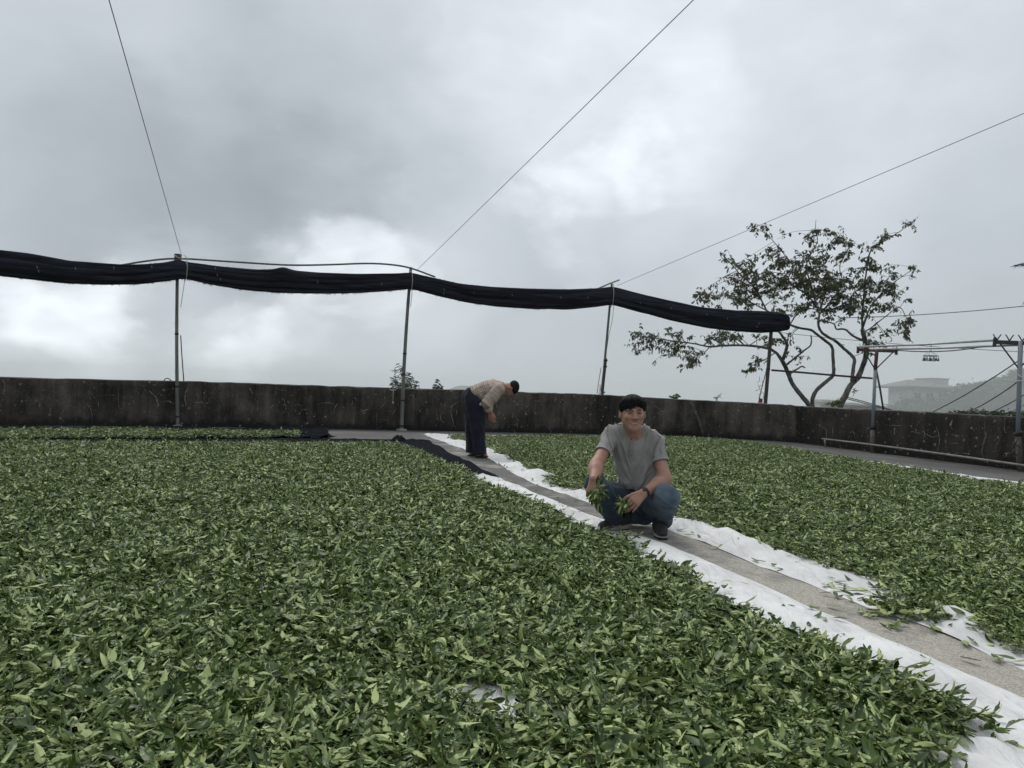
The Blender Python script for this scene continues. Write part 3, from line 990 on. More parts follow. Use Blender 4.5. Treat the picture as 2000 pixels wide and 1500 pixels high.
def scatter_group():
    ng = bpy.data.node_groups.new("scatter", "GeometryNodeTree")
    ng.interface.new_socket("Geometry", in_out="INPUT", socket_type="NodeSocketGeometry")
    ng.interface.new_socket("Geometry", in_out="OUTPUT", socket_type="NodeSocketGeometry")
    N, L = ng.nodes.new, ng.links.new
    gi, go = N("NodeGroupInput"), N("NodeGroupOutput")
    ci = N("GeometryNodeCollectionInfo")
    ci.inputs["Collection"].default_value = src
    ci.inputs["Separate Children"].default_value = True
    ci.inputs["Reset Children"].default_value = True
    iop = N("GeometryNodeInstanceOnPoints")
    iop.inputs["Pick Instance"].default_value = True

    def attr(name, typ):
        a = N("GeometryNodeInputNamedAttribute"); a.data_type = typ; a.inputs["Name"].default_value = name
        return a.outputs[0]
    L(gi.outputs[0], iop.inputs["Points"])
    L(ci.outputs[0], iop.inputs["Instance"])
    L(attr("pick", "INT"), iop.inputs["Instance Index"])
    er = N("FunctionNodeEulerToRotation")
    L(attr("turn", "FLOAT_VECTOR"), er.inputs[0])
    L(er.outputs[0], iop.inputs["Rotation"])
    L(attr("size", "FLOAT"), iop.inputs["Scale"])
    L(iop.outputs[0], go.inputs[0])
    return ng


SCATTER = scatter_group()


def in_poly(P, poly):
    x, y = P[:, 0], P[:, 1]
    ins = np.zeros(len(P), bool)
    n = len(poly)
    for i in range(n):
        x1, y1 = poly[i]; x2, y2 = poly[(i + 1) % n]
        c = ((y1 > y) != (y2 > y)) & (x < (x2 - x1) * (y - y1) / (y2 - y1 + 1e-12) + x1)
        ins ^= c
    return ins


def edge_dist(P, poly):
    d = np.full(len(P), 1e9)
    n = len(poly)
    for i in range(n):
        a, b = np.array(poly[i]), np.array(poly[(i + 1) % n])
        ab = b - a
        t = np.clip(((P - a) @ ab) / (ab @ ab + 1e-12), 0, 1)
        d = np.minimum(d, np.hypot(*(P - a - t[:, None] * ab).T))
    return d


HOLES = [((950, 1376), 0.065), ((1010, 1372), 0.05), ((735, 1352), 0.035), ((1285, 1420), 0.04), ((965, 1412), 0.04), ((1065, 1418), 0.03), ((1022, 1252), 0.035), ((510, 946), 0.16), ((545, 950), 0.14), ((440, 946), 0.12), ((385, 950), 0.10),
         ((1255, 1236), 0.03), ((4, 1142), 0.09), ((628, 1168), 0.05), ((885, 1295), 0.03), ((975, 1085), 0.05), ((860, 1364), 0.03), ((1200, 1338), 0.03)]


def leaf_bed(name, poly_px, per_m2, label, seed, holes=(), thick=0.03, zs=0.0):
    g = [gp(p[0], p[1], p[2] if len(p) > 2 else zs) for p in poly_px]
    poly = [(p.x, p.y) for p in g]
    xs, ys = [p[0] for p in poly], [p[1] for p in poly]
    r = np.random.RandomState(seed)
    area = (max(xs) - min(xs)) * (max(ys) - min(ys))
    n = int(area * per_m2 * 1.6)
    P = np.c_[r.uniform(min(xs), max(xs), n), r.uniform(min(ys), max(ys), n)]
    P = P[in_poly(P, poly)]
    P = P[r.rand(len(P)) < np.interp(P[:, 1], [3.2, 4.5], [1.0, 0.625])]     # deeper where one sees down into the pile
    ed = edge_dist(P, poly)
    # thinner towards the rim, ragged outline
    rag = fbm(np.c_[P * 5.5, np.zeros(len(P))], seed)
    keep = (ed + 0.07 * rag) > 0.045
    keep &= r.rand(len(P)) < np.clip(0.25 + ed * 7, 0, 1)
    for (c, rad) in holes:
        h = gp(*c)
        d = np.hypot(P[:, 0] - h.x, P[:, 1] - h.y)
        keep &= d > (rad * 1.0 + 0.05) * (0.9 + 0.25 * rag)
    # only what the picture (and a step to the side of it) can see
    keep &= (np.abs(P[:, 0]) < 0.86 * P[:, 1] + 1.3) & (P[:, 1] > 1.25)
    P, ed = P[keep], ed[keep]
    m = len(P)
    lump = fbm(np.c_[P * 2.3, np.zeros(m)], seed + 2)
    z = 0.008 + r.rand(m) * thick * np.clip(0.3 + ed * 5, 0, 1) + np.clip(lump + 0.2, 0, 1.5) * 0.026 * np.clip(ed * 4, 0, 1)
    me = bpy.data.meshes.new(name)
    me.from_pydata(np.c_[P, z].tolist(), [], [])
    a = me.attributes.new("turn", "FLOAT_VECTOR", "POINT")
    rot = np.c_[r.normal(0, 0.16, m), r.normal(0, 0.16, m), r.uniform(0, 6.283, m)]
    a.data.foreach_set("vector", rot.astype(np.float32).ravel())
    a = me.attributes.new("size", "FLOAT", "POINT"); a.data.foreach_set("value", r.uniform(0.82, 1.2, m).astype(np.float32))
    a = me.attributes.new("pick", "INT", "POINT"); a.data.foreach_set("value", r.randint(0, 22, m).astype(np.int32))
    o = bpy.data.objects.new(name, me)
    COL.objects.link(o)
    md = o.modifiers.new("scatter", "NODES"); md.node_group = SCATTER
    tag(o, label, None, None, "stuff")
    print(name, m)
    return o


LEFT_BED = [(-420, 868), (0, 866), (350, 866), (600, 866), (785, 866), (850, 894), (920, 925), (945, 941), (995, 957), (1075, 990), (1150, 1027), (1215, 1050), (1265, 1065), (1230, 1078), (1300, 1098), (1355, 1118), (1415, 1166), (1480, 1202), (1560, 1234),
            (1640, 1254), (1700, 1292), (1790, 1324), (1870, 1364), (1925, 1394), (1950, 1425), (1880, 1446), (1850, 1475), (1900, 1520), (2050, 1700), (1900, 2000), (-700, 2000), (-700, 1200)]
BACK_BED = [(-420, 837), (0, 839.5), (350, 841.5), (585, 844), (597, 851), (350, 854), (0, 854), (-420, 856)]
RIGHT_BED = [(872, 855), (930, 852.5, 0.04), (1310, 855, 0.04), (1400, 859, 0.04), (1480, 867, 0.04), (1600, 887.5, 0.04), (1700, 905, 0.04), (1800, 920, 0.04), (1900, 937, 0.04), (2000, 951, 0.04), (2300, 1003), (2900, 1100), (2900, 1500), (2200, 1370), (2000, 1284), (1947, 1267), (1895, 1243), (1818, 1222), (1734, 1210), (1700, 1193),
             (1725, 1172), (1710, 1150), (1650, 1128), (1590, 1115), (1538, 1102), (1482, 1085), (1454, 1067), (1384, 1039), (1310, 1025), (1225, 995), (1137, 966), (1095, 955), (1065, 948), (1058, 932), (1036, 923), (1000, 902), (955, 884), (905, 866)]
leaf_bed("tea_leaves", LEFT_BED, 580, "broad carpet of freshly picked tea leaves covering the left of the terrace", 21, HOLES, 0.036, 0.05)
leaf_bed("tea_leaves", BACK_BED, 380, "narrow strip of tea leaves at the foot of the wall behind a black net band", 22, (), 0.03, 0.04)
leaf_bed("tea_leaves", RIGHT_BED, 450, "carpet of freshly picked tea leaves covering the right of the terrace", 23)

# single leaves one can pick apart: those nearest the camera on the pile and the strays on cloth and path
LEAF_SHAPES = []
for k in range(10):
    r2 = random.Random(300 + k)
    L_ = r2.uniform(0.062, 0.09)
    v, f, m, sh = leaf_geo(r2, L_, L_ * r2.uniform(0.26, 0.38), r2.uniform(0.1, 1.3), r2.uniform(0.05, 0.6), r2.uniform(-0.6, 0.6), r2.uniform(0, 0.18))
    c = Vector((L_ * 0.45, 0, 0))
    LEAF_SHAPES.append(mesh_from("tea_leaf", [tuple(Vector(q) - c) for q in v], f, LEAF_MATS, m, True, sh))
r2 = random.Random(77)


def single_leaf(p, e, label, group, s=1.0, mesh=None):
    o = bpy.data.objects.new("tea_leaf", mesh or r2.choice(LEAF_SHAPES))
    COL.objects.link(o)
    o.location = p
    o.rotation_euler = e.to_euler()
    o.scale = (s, s, s)
    tag(o, label, "leaf", group)


nl = 0
_poly = [(gp(*p, 0.05).x, gp(*p, 0.05).y) for p in LEFT_BED]
_hol = [(gp(*c).x, gp(*c).y, rr) for c, rr in HOLES]
while nl < 130:
    px, py = r2.uniform(-20, 1960), 1505 - 190 * r2.random() ** 1.4
    g = gp(px, py)
    if not in_poly(np.array([[g.x, g.y]]), _poly)[0] or edge_dist(np.array([[g.x, g.y]]), _poly)[0] < 0.1: continue
    if any(math.hypot(g.x - a, g.y - b) < c + 0.04 for a, b, c in _hol): continue
    e = euler(r2.uniform(0, 6.28), r2.gauss(-0.15, 0.3), r2.choice((0, math.pi)) + r2.gauss(0, 0.45))
    single_leaf(Vector((g.x, g.y, r2.uniform(0.062, 0.08))), e, "single tea leaf on top of the pile along the bottom edge of the picture", "topmost tea leaves nearest the camera", r2.uniform(0.85, 1.15))
    nl += 1


def lerp_poly(poly, t):
    g = [gp(*p) for p in poly]
    s = [0]
    for a, b in zip(g, g[1:]): s.append(s[-1] + (b - a).length)
    d = t * s[-1]
    for i in range(len(g) - 1):
        if d <= s[i + 1]: return g[i].lerp(g[i + 1], (d - s[i]) / (s[i + 1] - s[i]))
    return g[-1]


STRAY = [(1620, 1140), (1625, 1143), (1608, 1141), (1640, 1135), (1650, 1148), (1612, 1157), (1632, 1160), (1640, 1163), (1655, 1158), (1668, 1150), (1676, 1160), (1690, 1153), (1682, 1168), (1660, 1168), (1700, 1163), (1710, 1172), (1716, 1160),
         (1330, 1034), (1352, 1040), (1408, 1065), (1396, 1067), (1412, 1062), (1488, 1095), (1312, 1082), (1325, 1085), (1372, 1121), (1395, 1140), (1420, 1151), (1400, 1148), (1470, 1157), (1448, 1175), (1500, 1180), (1530, 1184), (1540, 1182), (1506, 1200), (1597, 1203),
         (1390, 1137), (1480, 1190), (1465, 1190), (1600, 1281), (1595, 1278), (1762, 1265), (1773, 1272), (1807, 1289), (1745, 1310), (1755, 1313), (1760, 1318), (1785, 1297), (1900, 1252), (1885, 1253), (1952, 1285), (1945, 1284), (1965, 1283), (1990, 1290), (1984, 1272), (1980, 1453), (1975, 1449), (1990, 1456), (1968, 1462),
         (1735, 1217), (1745, 1219), (1760, 1215), (1752, 1222), (1820, 1227), (1826, 1225), (1700, 1200), (1690, 1196), (1582, 1182), (1590, 1185), (1626, 1182), (1640, 1207), (1730, 1225), (1893, 1286), (1680, 1190),
         (1050, 946), (1040, 936), (985, 909), (990, 912), (975, 906), (998, 920), (890, 868), (897, 871), (905, 869), (930, 872), (935, 873), (1020, 917), (1032, 925), (1080, 958), (1105, 965), (960, 900), (1090, 972), (1056, 965), (1045, 956), (1125, 975), (1060, 990), (1040, 968), (1048, 977), (985, 946), (1000, 948),
         (1145, 1015), (1138, 1023), (1160, 1025), (1175, 1032), (1110, 988), (1130, 1000), (1100, 1003), (1228, 1042), (1215, 1040), (1222, 1046), (1240, 1041), (1300, 1040), (1215, 1055), (1245, 1062), (1275, 1063), (1250, 1058), (1260, 1064), (1222, 1060), (1342, 1043), (1365, 1046), (1262, 1001), (1275, 1006), (1280, 1012), (1256, 1007), (1245, 1003)]
_rl = resample(RC_L[4:], 400); _ll = resample([(975, 934), (1183, 1017), (1300, 1066), (1500, 1151), (1695, 1235), (2000, 1371), (2080, 1407)], 400)
_rp = [(gp(p[0], p[1], p[2] if len(p) > 2 else 0).x, gp(p[0], p[1], p[2] if len(p) > 2 else 0).y) for p in RIGHT_BED]
SPILL = []
while len(SPILL) < 58:                       # leaves spilt over the bare borders of the cloths
    if r2.random() < 0.68:
        i = r2.randrange(400); g = _rl[i] - ACROSS * r2.uniform(0.02, 0.26); pl = _rp
    else:
        i = r2.randrange(400); g = _ll[i] + ACROSS * r2.uniform(0.06, 0.34); pl = _poly
    if in_poly(np.array([[g.x, g.y]]), pl)[0]: continue
    SPILL.append(g)
for g in SPILL:
    e = euler(r2.uniform(0, 6.28), r2.gauss(-0.05, 0.12), r2.choice((0, math.pi)) + r2.gauss(0, 0.22))
    single_leaf(Vector((g.x, g.y, 0.024)), e, "stray tea leaf lying apart from the beds on white cloth or bare concrete strip", "stray tea leaves beside the beds", r2.uniform(0.7, 1.05))
for (px, py) in STRAY:
    z = 0.022
    g = gp(px, py, z)
    e = euler(r2.uniform(0, 6.28), r2.gauss(-0.1, 0.15), r2.choice((0, math.pi)) + r2.gauss(0, 0.25))
    single_leaf(g, e, "stray tea leaf lying apart from the beds on white cloth or bare concrete strip", "stray tea leaves beside the beds", r2.uniform(0.8, 1.1))
# ================================================================== POLES, SHADE NET, WIRES
def bamboo_mat(name, c1, c2):
    return mat(name, c1, 0.6, 0.35, 0, 3.0, 0.3, 60, 0, c2, (6, 6, 0.6), 6)


M_POLE = bamboo_mat("weathered_pole", (0.165, 0.17, 0.155), (0.085, 0.09, 0.083))
M_POLE_D = bamboo_mat("dark_pole", (0.075, 0.072, 0.064), (0.03, 0.029, 0.026))
M_POLE_B = bamboo_mat("brown_pole", (0.085, 0.065, 0.05), (0.035, 0.026, 0.022))
M_BAND = mat("rubber_band", (0.012, 0.012, 0.013), 0.7, 0.3)
M_ROPE = mat("pale_cord", (0.33, 0.32, 0.29), 0.8, 0.2, 0.2, 40)
M_ROPE_D = mat("dark_cord", (0.06, 0.055, 0.05), 0.8, 0.2, 0.2, 40)
M_WIRE = mat("steel_wire", (0.10, 0.105, 0.11), 0.5, 0.4, 0.15, 8)
M_CEM = mat("cement", (0.20, 0.195, 0.18), 0.9, 0.2, 0.3, 12, 0.5, 60)
M_TAG = mat("faded_red", (0.22, 0.022, 0.03), 0.6, 0.3, 0.2, 20)
M_WHITE = mat("dull_white", (0.55, 0.54, 0.52), 0.6, 0.3, 0.1, 10)


def shaft(name, a, b, ra, rb, m, par, nodes, bend=0.0, n=28):
    pts, rad = [], []
    side = (b - a).cross(Vector((0, 1, 0))).normalized()
    for i in range(n + 1):
        t = i / n
        pts.append(a.lerp(b, t) + side * bend * math.sin(math.pi * t))
        r_ = ra + (rb - ra) * t
        for q in nodes:
            r_ *= 1 + 0.16 * math.exp(-((t - q) / 0.008) ** 2)
        rad.append(r_)
    return MB().tube(pts, rad, 12).build(name, m, par), pts


def band(p, d, r_, par, w=0.018, m=None, name="tie_band"):
    d = d.normalized()
    return MB().tube([p - d * w, p - d * w * 0.4, p + d * w * 0.4, p + d * w], [r_ * 1.06, r_ * 1.2, r_ * 1.2, r_ * 1.06], 12).build(name, m or M_BAND, par)


def pole(base, top, r0, r1, label, m, nodes, bands, bend=0.0, footing=True, name="net_pole"):
    e = empty(name, base)
    tag(e, label, "pole", "poles holding up the shade net")
    ax = top - base
    shaft("shaft", base, top, r0, r1, m, e, nodes, bend)
    side = ax.cross(Vector((0, 1, 0))).normalized()
    for t in bands:
        band(base.lerp(top, t) + side * bend * math.sin(math.pi * t), ax, r0 + (r1 - r0) * t, e)
    if footing:
        MB().tube([base + Vector((0, 0, -0.01)), base + Vector((0, 0, 0.035)), base + Vector((0, 0, 0.05))], [r0 * 3.0, r0 * 2.6, r0 * 1.1], 14).build("cement_foot", M_CEM, e)
    return e


P1b = gp(352.5, 833.5); P1b.y -= 0.12
P1t = at(347, 498, P1b.y)
p1 = pole(P1b, P1t, 0.034, 0.030, "grey pole left of centre, standing against the wall under the dark net", M_POLE, [0.33, 0.6, 0.8], [0.06, 0.235, 0.54], 0.02)
P2b = gp(786, 840.5); P2b.y -= 0.15
P2t = at(802.5, 522, P2b.y)
p2 = pole(P2b, P2t, 0.045, 0.033, "jointed bamboo pole beside the shrub, left of the bent over man", M_POLE, [0.12, 0.34, 0.48, 0.62, 0.78, 0.9], [0.03, 0.185, 0.345, 0.47], 0.025)
P3b = gp(1170.5, 846.5); P3b.y -= 0.15
P3m = at(1179, 736, P3b.y)
P3t = at(1195, 553, P3b.y)
p3 = empty("net_pole", P3b)
tag(p3, "spliced pole with a brown upper half, rising behind the crouching man", "pole", "poles holding up the shade net")
shaft("lower_shaft", P3b, at(1176.5, 768, P3b.y), 0.045, 0.042, M_POLE, p3, [0.4])
o, _ = shaft("upper_shaft", at(1174.8, 777, P3b.y - 0.05), at(1183, 700, P3b.y - 0.02), 0.043, 0.039, M_POLE_B, p3, [0.3, 0.7])
o["label"] = "splintered brown splice piece lashed between the lower and upper shafts"
shaft("upper_shaft", at(1180.5, 713, P3b.y + 0.03), P3t, 0.031, 0.027, M_POLE, p3, [0.3, 0.62])
for (x, y) in ((1172, 812), (1174.5, 779), (1177, 766), (1181, 716), (1182, 704)):
    band(at(x + 0.8, y, P3b.y - 0.02), P3t - P3b, 0.046, p3)
MB().tube([at(1175, 790, P3b.y - 0.1), at(1170, 770, P3b.y - 0.1), at(1172, 750, P3b.y - 0.1), at(1174, 772, P3b.y - 0.1), at(1178, 784, P3b.y - 0.1), at(1181, 793, P3b.y - 0.09)], 0.012, 5).build("loose_cord", M_ROPE, p3)
MB().tube([at(1166, 769, P3b.y + 0.1), at(1169, 748, P3b.y + 0.06), at(1174, 718, P3b.y)], 0.008, 5).build("loose_cord", M_ROPE_D, p3)
Y4 = 18.9
P4b = at(1491.5, 830, Y4); P4t = at(1509, 612, Y4)
p4 = pole(P4b, P4t, 0.05, 0.045, "dark leaning pole behind the wall under the right end of the net", M_POLE_D, [0.3, 0.55, 0.75], [0.5], 0.0, False)
MB().tube([at(1480, 795, Y4), at(1486, 765, Y4 - 0.05), at(1494, 735, Y4 - 0.08), at(1499, 715, Y4 - 0.07)], 0.012, 5).build("loose_cord", M_ROPE_D, p4)
r4 = random.Random(3)
tw = MB()
for k in range(7):
    x, y = 1484 + r4.uniform(-4, 10), 735 + k * 8
    tw.tube([at(x, y, Y4 - 0.05), at(x + r4.uniform(-6, 6), y + 8, Y4 - 0.08), at(x + r4.uniform(-8, 4), y + 13, Y4)], 0.006, 4)
tw.build("twine", M_ROPE_D, p4)


def red_tag(px, py, Y, w, h, label):
    e = empty("red_tag", at(px, py, Y))
    tag(e, label, "tag", "red tags by the poles")
    c = at(px, py, Y)
    MB().box(c, (w, 0.02, h)).build("red_cloth", M_TAG, e, False)
    MB().box(c - Vector((0, 0, h + 0.03)), (w * 0.8, 0.012, 0.03)).build("white_edge", M_WHITE, e, False)


red_tag(1485.5, 782, Y4 - 0.1, 0.045, 0.05, "small red and white tag at the foot of the dark leaning pole")
red_tag(786, 732, P2b.y - 0.02, 0.028, 0.035, "small red tag hanging on the bamboo pole in front of the shrub")

# white hook and cord hanging over the wall beside the bamboo pole
e = empty("cord_loop", at(768, 762, 16.2)); tag(e, "white cord loop hanging over the wall top beside the bamboo pole", "cord")
yy = (wall_point(768, 775) or Vector((0, 16.3, 0))).y - 0.05
MB().tube([at(x, y, yy) for x, y in spline([(760, 757), (762, 761), (768, 763), (774, 760), (777, 756), (771, 752), (764, 753)], 3)], 0.011, 5).build("loop", M_ROPE, e)
MB().tube([at(768, 758, yy), at(768, 770, yy), at(767.5, 785, yy)], 0.009, 5).build("hanging_cord", M_ROPE, e)
MB().box(at(767.5, 786, yy), (0.02, 0.02, 0.025)).build("weight", M_ROPE, e, False)
e = empty("wire_hoop", at(326, 743, 14.5)); tag(e, "small dark wire hoop lying on the wall top left of the grey pole", "wire")
MB().tube([at(x, y, 14.6) for x, y in spline([(320, 744), (323, 740), (328, 739), (333, 742), (336, 745)], 3)], 0.01, 5).build("hoop", M_ROPE_D, e)

# ------------------------------------------------------------------ the gathered shade net
NET_UP = [(-230, 472), (-120, 480), (-60, 484), (0, 490), (60, 498), (140, 513), (250, 518), (320, 513), (346, 508), (352, 508), (366, 512), (420, 519), (500, 526.5), (535, 526), (552, 521), (575, 529), (620, 533), (700, 536), (780, 535), (800, 533), (808, 534), (850, 543), (900, 554), (960, 560), (1030, 563), (1110, 565), (1170, 562.5),
          (1193, 559.5), (1201, 560.5), (1240, 571), (1300, 586), (1370, 600), (1440, 606), (1490, 608), (1525, 610), (1543, 618)]
NET_LO = [(-230, 512), (-120, 521), (-60, 530), (0, 538), (60, 545), (130, 553), (200, 556), (270, 555), (330, 549), (352, 545), (366, 546), (410, 556), (470, 566), (540, 572), (600, 574), (650, 574.5), (700, 573), (760, 569), (800, 565), (808, 565.5), (850, 577), (910, 591), (970, 599), (1050, 604), (1110, 603), (1170, 597),
          (1193, 593.5), (1201, 595), (1250, 609), (1310, 625), (1380, 640), (1440, 647), (1485, 650), (1520, 648), (1536, 645)]


def net_depth(px):
    return float(np.interp(px, [-230, 0, 350, 803, 1197, 1510, 1545], [P1b.y - 2.0, P1b.y - 1.3, P1b.y - 0.17, P2b.y - 0.17, P3b.y - 0.15, Y4 - 0.2, Y4 - 0.15]))


def build_net():
    e = empty("shade_net", at(800, 550, net_depth(800)))
    tag(e, "long gathered black shade net sagging between the poles", "shade net")
    n, m = 460, 40
    xs = np.linspace(-230, 1541, n)
    up_ = np.interp(xs, *zip(*NET_UP)); lo_ = np.interp(xs, *zip(*NET_LO))
    k = np.ones(5) / 5
    ups = np.convolve(np.pad(up_, 2, "edge"), k, "valid"); los = np.convolve(np.pad(lo_, 2, "edge"), k, "valid")
    V = []
    r_ = np.random.RandomState(4)
    L_ = []
    for i in range(n):
        Y = net_depth(xs[i])
        a, b = at(xs[i], ups[i], Y), at(xs[i], los[i], Y)
        L_.append((a, b))
    s = 0
    acc = []
    for i in range(n):
        if i: s += ((L_[i][0] + L_[i][1]) / 2 - (L_[i - 1][0] + L_[i - 1][1]) / 2).length
        acc.append(s)
    ang = 2 * math.pi * np.arange(m) / m
    for i in range(n):
        a, b = L_[i]
        c = (a + b) / 2
        h = (a - b) / 2
        end = min(1.0, (acc[-1] - acc[i]) / 0.12 + 0.55)
        # pleats that run along the bundle and drift slowly
        u = np.c_[np.cos(ang) * 2.1, np.sin(ang) * 4.2, np.full(m, acc[i] * 0.42)]
        f1 = 1.3 * fbm(u, 61, 2)
        u2 = np.c_[np.cos(ang) * 5.5, np.sin(ang) * 9.0, np.full(m, acc[i] * 0.8)]
        f2 = vnoise(u2, 67)
        tied = min(abs(xs[i] - q) for q in (349, 804, 1197)) / 40
        dep = (0.11 + 0.05 * (1 - math.exp(-tied))) * end
        for j in range(m):
            w = 1 + 0.22 * f1[j] + 0.15 * f2[j]
            zz = math.sin(ang[j])
            V.append(c + h * (zz * (1 + 0.06 * f2[j])) * (0.72 + 0.28 * end) + Vector((0.0, math.cos(ang[j]) * dep * w * (1.0 + 0.0 * zz), 0.0)))
    F = [[i * m + j, i * m + (j + 1) % m, (i + 1) * m + (j + 1) % m, (i + 1) * m + j] for i in range(n - 1) for j in range(m)]
    F += [list(range(m))[::-1], [(n - 1) * m + j for j in range(m)]]
    o = put("net_bundle", V, F, M_NETB, e)
    # loose pleats lying over the face of the bundle
    for q, (h0, rr, sd) in enumerate(((0.62, 0.055, 1), (0.30, 0.075, 2), (-0.05, 0.06, 3), (-0.42, 0.07, 4), (-0.75, 0.05, 5))):
        fv = []
        M8 = 10
        for i in range(0, n, 2):
            a, b = L_[i]; c = (a + b) / 2; h = (a - b) / 2
            hh = h0 + 0.30 * float(vnoise(np.array([[acc[i] * 0.35, sd * 7.1, 0]]), 90)[0])
            hh = max(-0.93, min(0.93, hh))
            end = min(1.0, (acc[-1] - acc[i]) / 0.3)
            wv = (0.55 + 0.45 * float(vnoise(np.array([[acc[i] * 0.8, sd * 3.3, 5]]), 91)[0])) * end
            dep = 0.155 * math.sqrt(max(0.05, 1 - hh * hh)) - 0.012
            p = c + h * hh - Vector((0, dep, 0))
            for k2 in range(M8):
                an = 2 * math.pi * k2 / M8
                fv.append(p + Vector((0, -0.028 * math.cos(an) * wv, rr * (0.5 + 0.5 * wv) * math.sin(an) - 0.02 * math.cos(an))))
        nn = len(fv) // M8
        ff = [[i * M8 + j, i * M8 + (j + 1) % M8, (i + 1) * M8 + (j + 1) % M8, (i + 1) * M8 + j] for i in range(nn - 1) for j in range(M8)]
        put("pleat", fv, ff, M_PLEAT_LIT, e)
    # frayed threads along both edges
    fr = MB()
    for q in range(900):
        x = r_.uniform(-20, 1530)
        lower = r_.rand() < 0.75
        y = float(np.interp(x, *zip(*(NET_LO if lower else NET_UP))))
        Y = net_depth(x)
        p = at(x, y + (-1.5 if lower else 1.5), Y + r_.uniform(-0.05, 0.05))
        d = Vector((r_.uniform(-0.03, 0.03), r_.uniform(-0.02, 0.02), (-1 if lower else 0.7) * r_.uniform(0.01, 0.045)))
        fr.tube([p, p + d * 0.6, p + d + Vector((r_.uniform(-0.01, 0.01), 0, 0))], [0.007, 0.006, 0.003], 4, cap=False)
    tag(fr.build("frayed_thread", M_NETB, e), kind="stuff")
    # pale stitching ties along the face
    st = MB()
    for (x, y) in [(72, 520), (75, 527), (147, 522), (222, 521), (296, 519), (420, 522), (424, 535), (430, 543), (620, 549), (745, 552), (867, 564), (866, 571), (925, 570), (1000, 574), (1095, 579), (1148, 579), (1310, 600), (1380, 612), (1420, 620), (1482, 630), (1478, 636), (1250, 590)]:
        Y = net_depth(x) - 0.19
        p = at(x, y, Y)
        st.tube([p, p + Vector((0.015, -0.005, -0.05))], 0.007, 4)
    tag(st.build("stitch", M_STITCH, e), kind="stuff")
    # lashings at the poles
    for (x, y0, y1) in ((365, 500, 546), (805, 530, 566), (1198, 553, 596)):
        Y = net_depth(x) - 0.2
        MB().tube([at(x - 6, y0 - 2, Y + 0.25), at(x, y0 + 3, Y + 0.05), at(x + 1, (y0 + y1) / 2, Y), at(x - 1, y1 - 2, Y + 0.03), at(x - 5, y1 + 4, Y + 0.2)], 0.008, 5).build("lashing", M_ROPE, e)


M_NETB = mat("gathered_netting", (0.0085, 0.0095, 0.0145), 0.9, 0.06, 0.5, 2.5, 0.6, 55, stretch=(0.5, 1, 6))
M_PLEAT_LIT = mat("net_pleat_highlight", (0.017, 0.019, 0.028), 0.9, 0.06, 0.5, 2.5, 0.6, 55, stretch=(0.5, 1, 6))  # same netting in a paler tone: the pleats' highlight is painted into the colour
M_STITCH = mat("net_tie", (0.13, 0.135, 0.15), 0.7, 0.2)
build_net()

# bent conduit that arches over the net, and the short rod at the third pole
e = empty("arched_rod", at(560, 518, P1b.y)); tag(e, "long grey bowed rod resting across two pole tops above the net", "rod")
MB().tube([at(x, y, np.interp(x, [230, 850], [P1b.y - 0.28, P2b.y - 0.05])) for x, y in spline([(225, 520), (285, 510), (347, 505), (450, 511), (560, 517.5), (640, 517), (715, 514.5), (765, 517), (803, 524), (850, 541)], 4)], 0.020, 8).build("rod", M_POLE, e)
e = empty("short_rod", at(1190, 555, P3b.y)); tag(e, "short pale rod sticking out at the top of the pole behind the crouching man", "rod")
MB().tube([at(1165, 565, P3b.y - 0.1), at(1190, 554, P3b.y - 0.08), at(1210, 546.5, P3b.y - 0.06)], 0.020, 8).build("rod", M_ROPE, e)
for (x, y, Y, w, lab) in ((347.5, 501, P1b.y, 0.06, "brown wooden block"), (803, 524, P2b.y, 0.05, "grey bamboo stub"), (1194, 555, P3b.y, 0.05, "dark stub")):
    pass
pts = [at(340, 498, P1b.y - 0.08), at(349, 504, P1b.y - 0.08), at(358, 506, P1b.y - 0.05)]
MB().tube(pts, 0.012, 5).build("lashing", M_ROPE, p1)
MB().box(at(347.5, 503, P1b.y), (0.05, 0.05, 0.07)).build("head_block", M_POLE_B, p1, False)

# ------------------------------------------------------------------ overhead guy wires: parallel, rising towards the camera and past it
WDIR = (RT * ((461 - 1000) / FPX) - UP * ((873 - 750) / FPX) + FW).normalized()


def guy(p, lab, r_=0.0046, L_=34):
    e = empty("guy_wire", p); tag(e, lab, "wire", "parallel wires strung overhead from the pole tops")
    MB().tube([p - WDIR * (L_ * k / 8) for k in range(9)], r_, 6).build("wire", M_WIRE, e)


guy(at(355, 500, P1b.y), "thin overhead wire rising steeply to the upper left from the grey pole")
guy(at(815, 527, P2b.y), "thin overhead wire rising to the right from the bamboo pole beside the shrub")
guy(at(1205, 558, P3b.y), "thin overhead wire passing above the tree from the spliced pole")
e = empty("drop_cord", at(363, 512, P1b.y - 0.4)); tag(e, "thin cord dropping from the net along the grey pole to the wall", "cord")
MB().tube([at(x, y, P1b.y - 0.2) for x, y in ((364, 510), (363, 530), (359, 560), (353, 600))], 0.006, 5).build("upper_run", M_ROPE, e)
MB().tube([at(x, y, P1b.y + 0.1) for x, y in ((353, 655), (355, 690), (359, 744))], 0.011, 5).build("lower_run", M_ROPE_D, e)
e = empty("drop_cord", at(804, 566, P2b.y)); tag(e, "thin cord dropping from the net beside the jointed bamboo pole", "cord")
MB().tube([at(x, y, P2b.y - 0.15) for x, y in ((805, 566), (804, 580), (802, 600))], 0.006, 5).build("run", M_ROPE_D, e)
e = empty("drop_cord", at(1198, 596, P3b.y)); tag(e, "slack cord hanging from the net to the splice of the third pole", "cord")
MB().tube([at(x, y, P3b.y - 0.12) for x, y in ((1199, 596), (1196, 625), (1189, 655), (1184, 690))], 0.007, 5).build("run", M_ROPE, e)

